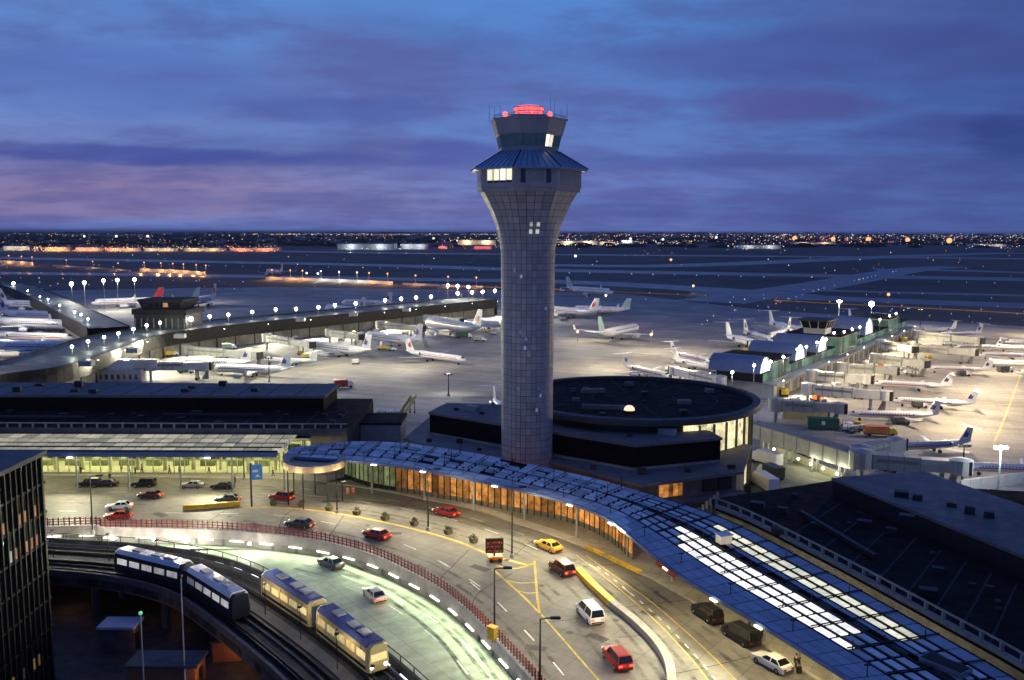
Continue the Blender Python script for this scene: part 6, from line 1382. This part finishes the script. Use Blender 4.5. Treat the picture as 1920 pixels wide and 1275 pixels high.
for i, (u, v, lb_) in enumerate(((1498, 1262, 'black suitcase at the feet of the person by the white sedan'), (1422, 1199, 'black suitcase beside the person behind the minivan'))):
    p = G(u, v, ZU + .14); t = thing('suitcase', lb_, 'suitcase', (p.x, p.y, ZU + .145), R(30 + 40 * i)); MB().box(-.25, .25, -.15, .15, .05, .72).build('case', m_dark, t, bevel=.03); MB().box(-.12, .12, -.16, -.13, .72, 1.0).build('handle', m_steel, t)
    for x in (-.2, .2): MB().tube((x, -.12, .03), (x, .12, .03), .03, .03, 6).build('wheel', m_black, t)

# ================================================================ APRON VEHICLES
def truck(u, v, rz, body, label, L=6.5, h=2.8, cabm=None, z=0., group='service vehicles on the apron'):
    p = G(u, v, z); t = thing('service_truck', label, 'truck', (p.x, p.y, z + .02), R(rz), group)
    MB().box(-L / 2, L / 2 - 2.1, -1.15, 1.15, .75, h).build('cargo_box', body, t, bevel=.05)
    MB().loft([[(L / 2 - 2, -1.1, .6), (L / 2 - 2, 1.1, .6), (L / 2 - 2, 1.0, h * .82), (L / 2 - 2, -1.0, h * .82)], [(L / 2 - .7, -1.1, .6), (L / 2 - .7, 1.1, .6), (L / 2 - .9, .95, h * .8), (L / 2 - .9, -.95, h * .8)], [(L / 2, -1.05, .6), (L / 2, 1.05, .6), (L / 2, 1.0, 1.3), (L / 2, -1.0, 1.3)]]).build('cab', cabm or m_white, t)
    MB().hexa([(L / 2 - .32, -.9, 1.42), (L / 2 - .04, -.9, 1.34), (L / 2 - .04, .9, 1.34), (L / 2 - .32, .9, 1.42)], [(L / 2 - .95, -.85, h * .78), (L / 2 - .7, -.85, h * .78), (L / 2 - .7, .85, h * .78), (L / 2 - .95, .85, h * .78)]).build('windscreen', m_cgl, t)
    MB().box(-L / 2, L / 2 - .2, -.9, .9, .45, .74).build('chassis', m_black, t)
    for x in (-L / 2 + 1.1, L / 2 - 1.1):
        for s in (-1, 1): MB().tube((x, s * .95 - .15, .45), (x, s * .95 + .15, .45), .45, .45, 12).build('wheel', m_black, t)
    return t
m_vy = M('vehicle_yellow', (.7, .5, .06), .45); m_vo = M('vehicle_orange', (.65, .2, .04), .45); m_vg = M('vehicle_green', (.02, .12, .07), .5); m_vr = M('vehicle_red', (.4, .05, .04), .45); m_vp = M('vehicle_pale_green', (.45, .55, .4), .5)
YD = 'white trucks in the service yard'
truck(1436, 872, 120, m_white, 'white box truck, farthest of the trucks beside the round building', 8, 3.4, group=YD); truck(1444, 896, 110, m_cgrey, 'dark truck between the two white trucks in the service yard', 7, 3, group=YD); truck(1432, 918, 100, m_white, 'white box truck nearest the black roof in the service yard', 9, 3.4, group=YD)
truck(645, 727, 20, m_vr, 'small red and grey service truck behind the long terminal'); truck(667, 683, 90, m_white, 'small white tug crossing the empty apron', 4.2, 2.2); truck(722, 656, 0, m_vy, 'yellow flat belt loader below the red striped jet', 7, 1.9); truck(735, 658, 0, m_vp, 'pale green cart beside the yellow belt loader', 4, 1.8)
truck(870, 634, 10, m_vg, 'green catering truck beneath the large blue silver jet', 8, 3); truck(900, 640, -10, m_vp, 'pale green truck under the tail of the large blue silver jet', 6, 2.6)
truck(486, 700, 30, m_vy, 'yellow service truck at the left end of the lit apron', 5, 2.2); truck(535, 688, 0, m_vr, 'red tug under the second jet of the lit apron', 4.4, 2); truck(575, 672, 60, m_vy, 'yellow tug between the second and third jets', 4.4, 2)
truck(1690, 795, 5, m_cgrey, 'dark grey tug in the shadow of the nearest regional jet', 5, 2); truck(1650, 817, -5, m_vo, 'orange yellow truck near the silver regional jet', 8, 2.6, m_vy); truck(1725, 765, 15, m_cgrey, 'dark tug behind the wing of the second regional jet', 4.5, 2); truck(1808, 705, 0, m_cgrey, 'dark tug under the third regional jet', 4.5, 2); truck(1885, 698, 10, m_cgrey, 'dark service truck below the plain white jet', 6, 2.4)
truck(1650, 690, 70, m_vo, 'orange service truck beside the dark ended jet bridge', 5, 2.4); truck(1682, 638, 20, m_vo, 'orange truck among the yellow equipment near the far gates', 6, 2.6); truck(1695, 642, 60, m_vy, 'yellow truck among the equipment near the far gates', 6, 2.4); truck(1530, 752, 100, m_vo, 'orange truck below the second jet bridge', 5, 2.4); truck(1470, 742, 80, m_vy, 'yellow truck beside the near end of the vaulted concourse', 5, 2.4)
truck(1690, 880, 180, m_vy, 'yellow truck under the long near corridor end', 6, 2.4); truck(1725, 876, 160, m_white, 'white baggage tug under the large near jet bridge', 5, 2.0); truck(1500, 857, 20, m_cgrey, 'dark truck parked behind the near corridor', 6, 2.4)
truck(350, 700, 0, m_vg, 'dark green truck beside the white gate house', 6, 2.4); truck(320, 668, 50, m_vy, 'yellow truck under the second jet bridge of the lit apron', 6, 2.4); truck(430, 655, 20, m_vp, 'pale green truck under the dark concourse edge', 6, 2.6)
# luggage carts under the gates
def cart(u, v, rz, m, label):
    p = G(u, v, 0); t = thing('baggage_cart', label, 'cart', (p.x, p.y, .02), R(rz), 'baggage carts on the apron'); MB().box(-1.5, 1.5, -.8, .8, .45, .6).build('bed', m_dark, t); MB().box(-1.45, 1.45, -.75, .75, 1.9, 2.0).build('canopy', m, t)
    for x in (-1.4, 1.4):
        for y in (-.7, .7): MB().box(x - .05, x + .05, y - .05, y + .05, .6, 1.9).build('post', m_dark, t); MB().tube((x * .8, y - .1, .25), (x * .8, y + .1, .25), .25, .25, 8).build('wheel', m_black, t)
    MB().box(-1.1, .9, -.6, .6, .6, 1.4).build('load', m_grey, t)
rcx = random.Random(21)
for i, (u, v) in enumerate(((560, 648), (640, 640), (668, 640), (760, 628), (700, 618), (840, 605), (470, 668), (420, 672), (380, 680), (1560, 745), (1610, 748), (1600, 728), (1700, 690), (1760, 655), (1790, 652), (1660, 660), (1310, 712), (1380, 682), (1570, 800), (1600, 812))):
    where = 'left of the tower' if u < 900 else 'by the vaulted concourse'
    side_ = [x for x in ((560, 648), (640, 640), (668, 640), (760, 628), (700, 618), (840, 605), (470, 668), (420, 672), (380, 680), (1560, 745), (1610, 748), (1600, 728), (1700, 690), (1760, 655), (1790, 652), (1660, 660), (1310, 712), (1380, 682), (1570, 800), (1600, 812)) if (x[0] < 900) == (u < 900)]
    cart(u, v, rcx.uniform(-40, 40), (m_vy, m_jbw, m_vp)[i % 3], '%s baggage cart on the apron %s, %s from the left there' % (('yellow', 'white', 'pale green')[i % 3], where, ordinal(sorted(side_).index((u, v)))))
# green container
p = G(1542, 804, 0); gc = thing('green_container', 'dark green container with a white square mark beside the near jet', 'container', (p.x, p.y, .02), R(-8))
MB().box(-4, 4, -1.3, 1.3, .3, 3.0).build('body', m_vg, gc); MB().box(-.5, .4, -1.33, -1.305, 1.3, 2.3).build('white_mark', m_white, gc)
for k in range(13): MB().box(-3.9 + k * .64, -3.75 + k * .64, -1.36, -1.3, .35, 2.95).build('rib', m_vg, gc) if abs(-3.8 + k * .64) > .7 else None
for x in (-3.6, 3.4): MB().box(x, x + .3, -1.2, 1.2, 0, .3).build('skid', m_dark, gc)
p = G(1508, 786, 0); yw2 = thing('yard_wall', 'low yellowish blast wall between corridor and green container', 'wall', tuple(p), R(-6)); MB().box(-6, 7, -.2, .2, 0, 3).build('wall_panel', M('yellowish_wall', (.5, .46, .22), .8), yw2); MB().box(-6.1, 7.1, -.3, .3, 3, 3.2).build('coping', m_jbw, yw2)
# service yard road, its lamp wall and lamps
m_olive = slab_mat('yard_road_concrete', (.22, .22, .15), 6, .8, .7, .25, R(60))
MB().sheet([G(u, v) for u, v in ((1412, 870), (1440, 828), (1480, 838), (1620, 905), (1640, 960), (1400, 960))], .012).build('yard_road', m_olive, kind='structure')
wl = thing('lamp_wall', 'low olive wall carrying small white lamps behind the service yard', 'wall', tuple(G(1500, 870, 0)), world=True)
c = curve([G(u, v) for u, v in ((1425, 838), (1500, 868), (1580, 902))], 2); MB().wall(c, .5, 0, 1.6).build('wall_panel', M('olive_wall', (.34, .33, .2), .8, world=True), wl); MB().wall(c, .7, 1.6, 1.8).build('coping', m_conc, wl)
for (u, v) in ((1451, 843), (1497, 861), (1520, 871), (1543, 879), (1569, 889)):
    p = G(u, v, 1.9); put(HB, 'lamp_head', wl, (p.x - wl.location.x, p.y - wl.location.y, 2.0)).scale = (.26,) * 3; lamp((p.x, p.y - 1, 3), 350, (1, .95, .62), .2)
# pale barrier at right edge
pb = thing('blast_fence', 'pale curved blast fence at the right edge beyond the black terminal roof', 'fence', tuple(G(1860, 925, 0)), world=True)
c = curve([G(u, v) for u, v in ((1800, 922), (1860, 914), (1930, 905), (2000, 900))], 2.5)
for i in range(len(c) - 1): MB().wall([c[i], c[i + 1].lerp(c[i], .04)], .3, 0, 2.4).build('panel', m_jbw, pb)
# yellow boarding stair left of the tower
p = G(765, 778, 0); ys = thing('boarding_stair', 'yellow wheeled boarding stair behind the grey service block', 'stairs', (p.x, p.y, 0), R(72))
for s in (-1, 1): MB().hexa([(-4, s * .8 - .08, .5), (4, s * .8 - .08, 4.2), (4, s * .8 + .08, 4.2), (-4, s * .8 + .08, .5)], [(-4, s * .8 - .08, 1.5), (4, s * .8 - .08, 5.2), (4, s * .8 + .08, 5.2), (-4, s * .8 + .08, 1.5)]).build('side_panel', m_vy, ys)
for k in range(16): MB().box(-4 + k * .5, -3.5 + k * .5, -.72, .72, .62 + k * .231, .72 + k * .231).build('step', m_jbw, ys)
for x, z in ((-3, .9), (3, 3.6)):
    for y in (-.7, .7): MB().box(x - .1, x + .1, y - .1, y + .1, .3, z).build('strut', m_dark, ys); MB().tube((x, y - .12, .35), (x, y + .12, .35), .35, .35, 10).build('wheel', m_black, ys)

# small ground equipment crowded round the gates
EQ = []
for nm, cat, m, d in (('baggage_cart', 'cart', m_grey, (2.8, 1.5, 1.6)), ('ground_power_unit', 'generator', m_vy, (2.6, 1.5, 1.5)), ('luggage_container', 'container', m_jbw, (2.0, 1.6, 1.6)), ('tow_tug', 'tug', m_white, (3.2, 1.7, 1.3))):
    t = thing(nm, '', cat); MB().box(-d[0] / 2, d[0] / 2, -d[1] / 2, d[1] / 2, .4, d[2]).build('body', m, t); MB().box(-d[0] / 2 - .1, d[0] / 2 + .1, -d[1] / 2 - .1, d[1] / 2 + .1, .3, .45).build('bed', m_dark, t)
    for x in (-d[0] * .33, d[0] * .33):
        for y in (-d[1] / 2, d[1] / 2): MB().tube((x, y - .08, .28), (x, y + .08, .28), .28, .28, 8).build('wheel', m_black, t)
    EQ.append((t, nm.replace('_', ' ')))
first = set(); req = random.Random(5)
zones = [('below the long dark concourse', [(400, 470, 664, 676), (520, 600, 632, 646), (640, 720, 616, 630), (740, 800, 606, 622), (820, 930, 612, 636), (560, 640, 660, 668)], 30), ('right of the vaulted concourse', [(1480, 1560, 740, 760), (1560, 1660, 720, 742), (1620, 1720, 690, 706), (1690, 1780, 660, 672), (1640, 1700, 640, 656), (1560, 1640, 790, 808), (1760, 1860, 630, 650)], 34), ('left of the vaulted concourse', [(1240, 1330, 684, 700), (1360, 1440, 650, 664), (1180, 1240, 704, 712)], 12), ('left of the far concourse arm', [(10, 150, 585, 662)], 12)]
for where, zs, n_ in zones:
    made = {}
    for k in range(n_):
        z = req.choice(zs); p = G(req.uniform(z[0], z[1]), req.uniform(z[2], z[3]), 0); q = req.randrange(4); t, nm = EQ[q]
        if q in first: t = dup(t)
        first.add(q); t.location = (p.x, p.y, .02); t.rotation_euler = (0, 0, req.uniform(0, 3.1)); t['group'] = nm + 's ' + where; made.setdefault(q, []).append((PX(p)[0], t))
    for q, l in made.items():
        for i, (u, t) in enumerate(sorted(l, key=lambda x: x[0])):
            t['label'] = '%s %s %s, %s from the left there' % (('grey', 'yellow', 'pale', 'white')[q], EQ[q][1], where, ordinal(i))
# ================================================================ FAR AIRFIELD AND CITY
rf = random.Random(77)
OCT = [(1, 0, 0), (-1, 0, 0), (0, 1, 0), (0, -1, 0), (0, 0, 1), (0, 0, -1)]; OF = [(0, 2, 4), (2, 1, 4), (1, 3, 4), (3, 0, 4), (2, 0, 5), (1, 2, 5), (3, 1, 5), (0, 3, 5)]
def fmat(name, col, e): return nosample(M(name, col, .5, var=.0, emit=e, ecol=col))
FM = {'w': fmat('far_white_light', (1, .93, .82), 2.0), 'o': fmat('far_sodium_light', (1, .42, .14), 1.7), 'y': fmat('far_warm_light', (1, .66, .34), 1.5), 'b': fmat('far_blue_light', (.25, .42, 1), 1.6), 'r': fmat('far_red_light', (1, .10, .06), 1.5), 'd': fmat('far_dim_light', (1, .66, .45), .5)}
FL = {k: MB() for k in FM}
def light(u, v, r_px, c, z=None):
    z = rf.uniform(6, 12) if z is None else z
    p = G(u, v, z)
    if p.y < 0 or p.y > 60000: return
    s = r_px * p.y / FPX; FL[c].add([(p.x + s * a, p.y + s * b, p.z + s * q) for a, b, q in OCT], OF)
def cluster(n_, u0, u1, v0, v1, cols, r0=.35, r1=1.0, pw=2.):
    for _ in range(n_): light(rf.uniform(u0, u1), rf.uniform(v0, v1), r0 + (r1 - r0) * rf.random() ** pw, rf.choice(cols))
# band of city lights along the horizon
cluster(420, -150, 2080, 437.5, 441, 'yywwd', .3, .75); cluster(300, 450, 960, 437.5, 440.5, 'yyyw', .35, .8); cluster(260, 1040, 1500, 437.6, 444, 'oyyw', .35, 1.0); cluster(260, 1450, 1920, 439, 447, 'oyyw', .35, 1.1)
cluster(320, -150, 2080, 441, 458, 'dydwd', .25, .6); cluster(200, 0, 520, 448, 470, 'yodyd', .3, .8)
cluster(260, 20, 520, 461, 471, 'oooyy', .4, 1.25); cluster(120, 60, 130, 463, 471, 'ooy', .5, 1.5); cluster(90, 140, 260, 463, 470, 'oor', .5, 1.4); cluster(60, 430, 525, 464, 471, 'oor', .6, 1.3)
cluster(130, 1045, 1160, 448, 460, 'oyyw', .4, 1.3); cluster(70, 1160, 1300, 450, 458, 'wwy', .35, 1.0); cluster(90, 1360, 1470, 440, 468, 'wyyw', .35, 1.1); cluster(120, 1470, 1640, 443, 458, 'ooyr', .4, 1.3); cluster(40, 1640, 1830, 446, 460, 'oyw', .35, .9); cluster(60, 1810, 1920, 442, 466, 'wwyo', .35, 1.1)
cluster(60, 820, 935, 444, 466, 'wyro', .4, 1.1); cluster(70, 630, 800, 458, 467, 'wwb', .35, .9)
cluster(150, -100, 940, 439, 452, 'ooyo', .4, 1.1); cluster(190, 1040, 1940, 439, 456, 'ooyor', .4, 1.2)
# taxiway and runway edge lights
for px in ([(0, 494), (700, 502), (1000, 510), (1350, 517), (1920, 532)], [(900, 541), (1200, 548), (1440, 560), (1920, 584)], [(1440, 574), (1560, 536), (1680, 508)], [(0, 520), (500, 529), (930, 537)], [(1100, 556), (1300, 566), (1500, 580), (1920, 600)]):
    c = curve([G(u, v, 1) for u, v in px], 26)
    for p in c:
        q = PX(p)
        if rf.random() < .5: light(q[0], q[1], rf.uniform(.5, .95), 'b', 1.0)
        elif rf.random() < .15: light(q[0], q[1], .9, 'y', 1.2)
cluster(46, 1300, 1920, 540, 610, 'bbbbw', .5, .9, 1.); cluster(30, 1440, 1900, 465, 520, 'rryw', .4, .9, 1.); cluster(24, 960, 1300, 465, 500, 'ryw', .3, .8); cluster(40, 0, 500, 475, 545, 'yobw', .35, .9); cluster(20, 500, 930, 475, 545, 'ybw', .3, .8)
NAMES = {'w': 'white', 'o': 'orange sodium', 'y': 'warm', 'b': 'blue taxiway', 'r': 'red', 'd': 'dim'}
for k, mb in FL.items():
    o = mb.build('distant_lights', FM[k], kind='stuff'); tag(o, 'scattered %s lights across the far airfield and city' % NAMES[k])
# dark belts of trees and low roofs towards the horizon
m_tree = M('distant_trees', (.018, .024, .030), .95, 0, .5, .01, world=True)
mb = MB()
for _ in range(1500):
    v = 437.6 + 27 * rf.random() ** 1.6; u = rf.uniform(-200, 2120); p = G(u, v, 0)
    if p.y > 45000 or (v > 458 and rf.random() < .6): continue
    w, h, d = rf.uniform(25, 120) * max(1, p.y / 6000), rf.uniform(6, 16) * max(1, p.y / 9000), rf.uniform(15, 60); k = 5
    mb.loft([[(p.x + w * (q - .5), p.y, 0), (p.x + w * (q - .5), p.y, h * f * rf.uniform(.7, 1.1)), (p.x + w * (q - .5), p.y + d, h * f), (p.x + w * (q - .5), p.y + d, 0)] for q, f in ((0, .3), (.25, .9), (.5, 1), (.75, .85), (1, .35))])
tag(mb.build('distant_woods', m_tree, kind='stuff'), 'dark belt of far trees and roofs below the horizon')
# far hangars and lit sheds
m_hw = M('hangar_wall', (.42, .44, .46), .6, 0, .25, .02, world=True); m_hr = M('hangar_roof', (.10, .11, .13), .7); m_hd = M('hangar_door', (.5, .47, .4), .6)
def hangar(u0, u1, v, h, label, col=(1, .9, .7), e=20000, wall=m_hw):
    a, b = G(u0, v), G(u1, v); w = b.x - a.x; t = thing('hangar', label, 'hangar', ((a.x + b.x) / 2, a.y, 0), 0, 'far hangars across the airfield')
    MB().box(-w / 2, w / 2, 0, 60, 0, h).build('wall', wall, t); MB().hexa([(-w / 2 - 1, -1, h), (w / 2 + 1, -1, h), (w / 2 + 1, 61, h), (-w / 2 - 1, 61, h)], [(-w / 2 - 1, 10, h + 3), (w / 2 + 1, 10, h + 3), (w / 2 + 1, 50, h + 3), (-w / 2 - 1, 50, h + 3)]).build('roof', m_hr, t)
    n_ = max(3, int(w / 26))
    for k in range(n_): x = -w / 2 + (k + .12) * w / n_; MB().box(x, x + w / n_ * .76, -.5, -.02, 0, h * .75).build('door', m_hd, t)
    for k in range(max(2, int(w / 70))): lamp((t.location.x - w / 2 + (k + .5) * w / max(2, int(w / 70)), a.y - 16, h * .8), e, col, 1)
hangar(632, 742, 468, 16, 'long pale blue hangar far beyond the left of the tower', (.75, .88, 1), 26000); hangar(752, 800, 467, 15, 'pale hangar just right of the long blue one', (.8, .9, 1), 18000)
hangar(858, 930, 459, 18, 'hangar with warm lit front close to the tower on its left', (1, .72, .36), 60000); hangar(888, 922, 467, 9, 'low red lit shed below the warm hangar', (1, .15, .1), 16000); hangar(822, 838, 466, 8, 'small red lit shed left of the warm hangar', (1, .2, .15), 12000)
hangar(1046, 1120, 459, 16, 'warm lit hangar just right of the tower', (1, .74, .42), 50000); hangar(1124, 1150, 459, 12, 'small orange shed beside the warm hangar right of the tower', (1, .6, .3), 20000); hangar(1165, 1185, 456, 14, 'small white lit shed on the horizon', (1, .95, .9), 30000)
hangar(1384, 1460, 466, 11, 'low pale cargo shed at the far right', (.9, .92, 1), 16000); hangar(1484, 1560, 458, 9, 'long orange lit shed on the right horizon', (1, .6, .3), 40000); hangar(1826, 1880, 462, 9, 'low white lit shed near the right end of the horizon', (1, .8, .75), 16000)
hangar(85, 128, 471, 10, 'orange lit cargo shed second from the left end', (1, .45, .14), 26000); hangar(6, 60, 469, 10, 'pale cargo shed at the left end', (1, .8, .55), 16000); hangar(142, 190, 471, 9, 'orange red lit shed third from the left end', (1, .36, .16), 26000); hangar(200, 262, 471, 8, 'orange lit shed fourth from the left end', (1, .5, .2), 26000); hangar(270, 330, 471, 8, 'yellow lit shed in the middle of the left row', (1, .7, .35), 20000); hangar(345, 420, 471, 8, 'long yellow lit shed right of the middle of the left row', (1, .66, .3), 24000); hangar(432, 522, 471, 8, 'red lit shed at the right end of the left row', (1, .30, .14), 34000)
# orange lit blast fences
def blast(px, h, n_, label, e, col=(1, .46, .13), wht=None):
    c = curve([G(u, v) for u, v in px], 8); m_ = len(c) // 2; t = thing('blast_fence', label, 'fence', tuple(c[m_]), 0, 'far lit blast fences', world=True)
    for i in range(0, len(c) - 3, 3): MB().wall([c[i], c[i + 3].lerp(c[i], .03)], .8, 0, h).build('panel', m_hw, t)
    for k in range(n_):
        i = int((k + .5) * (len(c) - 1) / n_); p = c[i]; MB().tube((p.x, p.y + 2, 0), (p.x, p.y + 2, h + 7), .2, .15, 5).build('lamp_pole', m_grey, t); o = put(HB, 'lamp_head', t, tuple(Vector((p.x, p.y + 2, h + 7.4)) - t.location)); o.scale = (.8,) * 3
        o.material_slots[0].link = 'OBJECT'; o.material_slots[0].material = FM['o' if not (wht and wht(k)) else 'w']
        lamp((p.x, p.y - 9, h + 3), e, col if not (wht and wht(k)) else (1, .9, .7), .8)
blast([(-60, 492), (20, 495), (70, 499)], 5, 5, 'orange lit wall at the far left edge', 12000)
blast([(100, 499), (180, 504), (245, 509)], 2, 3, 'thin dim orange wall left of the bright one', 4500); blast([(262, 509), (330, 512), (398, 517)], 4, 6, 'bright orange lit wall beyond the ramp building', 11000)
blast([(498, 524), (560, 526), (640, 529), (750, 534)], 3, 8, 'long orange and white lit wall left of the tower', 8000, wht=lambda k: 3 <= k <= 5); blast([(755, 534), (850, 538), (935, 541)], 2, 3, 'thin orange wall at the end of the long one beside the tower', 4500)
# single large far lamps
BIG = [(158, 443, 1.9, 'w'), (218, 443, 2.3, 'w'), (277, 443, 2.4, 'w'), (1562, 448, 4.0, 'o'), (1628, 449, 4.6, 'o'), (1702, 450, 4.2, 'o'), (1780, 451, 5.0, 'o'), (1490, 447, 4.4, 'o'), (1182, 448, 2.4, 'w'), (1243, 449, 2.2, 'w'), (1343, 445, 2.2, 'w'), (813, 447, 1.9, 'w'), (858, 451, 2., 'w'), (1079, 480, 2.4, 'w'), (1300, 536, 2.4, 'y'), (1666, 552, 3, 'o'), (1083, 622, 2.6, 'y'), (1221, 627, 2.8, 'y'), (1136, 554, 2.2, 'w'), (1258, 487, 2.4, 'o'), (575, 512, 2.0, 'w'), (596, 513, 2.2, 'w')]
for i, (u, v, r_, c) in enumerate(BIG):
    z = 14 if v < 470 else 5; p = G(u, v, z); s = r_ * p.y / FPX; t = thing('far_lamp', '%s lamp %s, %s from the left of the large far lamps' % ({'w': 'white', 'o': 'orange', 'y': 'yellow'}[c], 'on the horizon' if v < 470 else 'standing on the far airfield', ordinal(sorted(x[0] for x in BIG).index(u))), 'lamp', (p.x, p.y, 0), 0, 'large far lamps')
    MB().tube((0, 0, 0), (0, 0, z - s), max(.1, s * .06), None, 5).build('pole', m_grey, t); o = put(HB, 'lamp_head', t, (0, 0, z)); o.scale = (s,) * 3; o.material_slots[0].link = 'OBJECT'; o.material_slots[0].material = FM[c]

# ================================================================ AIR: thin evening haze over the whole airfield
hz = MB().box(-64000, 64000, -400, 94000, -1.5, 95).build('haze', bpy.data.materials.new('haze_air'), kind='stuff'); tag(hz, 'thin evening haze over the airfield')
hm = hz.data.materials[0]; hm.use_nodes = True; ht = NT(hm.node_tree); ht.n.remove(ht.n['Principled BSDF']); pv_ = ht.new('ShaderNodeVolumePrincipled'); pv_.inputs['Color'].default_value = (.92, .94, 1, 1); pv_.inputs['Density'].default_value = 1.7e-5; pv_.inputs['Anisotropy'].default_value = .2
ht.l.new(pv_.outputs[0], ht.n['Material Output'].inputs['Volume'])
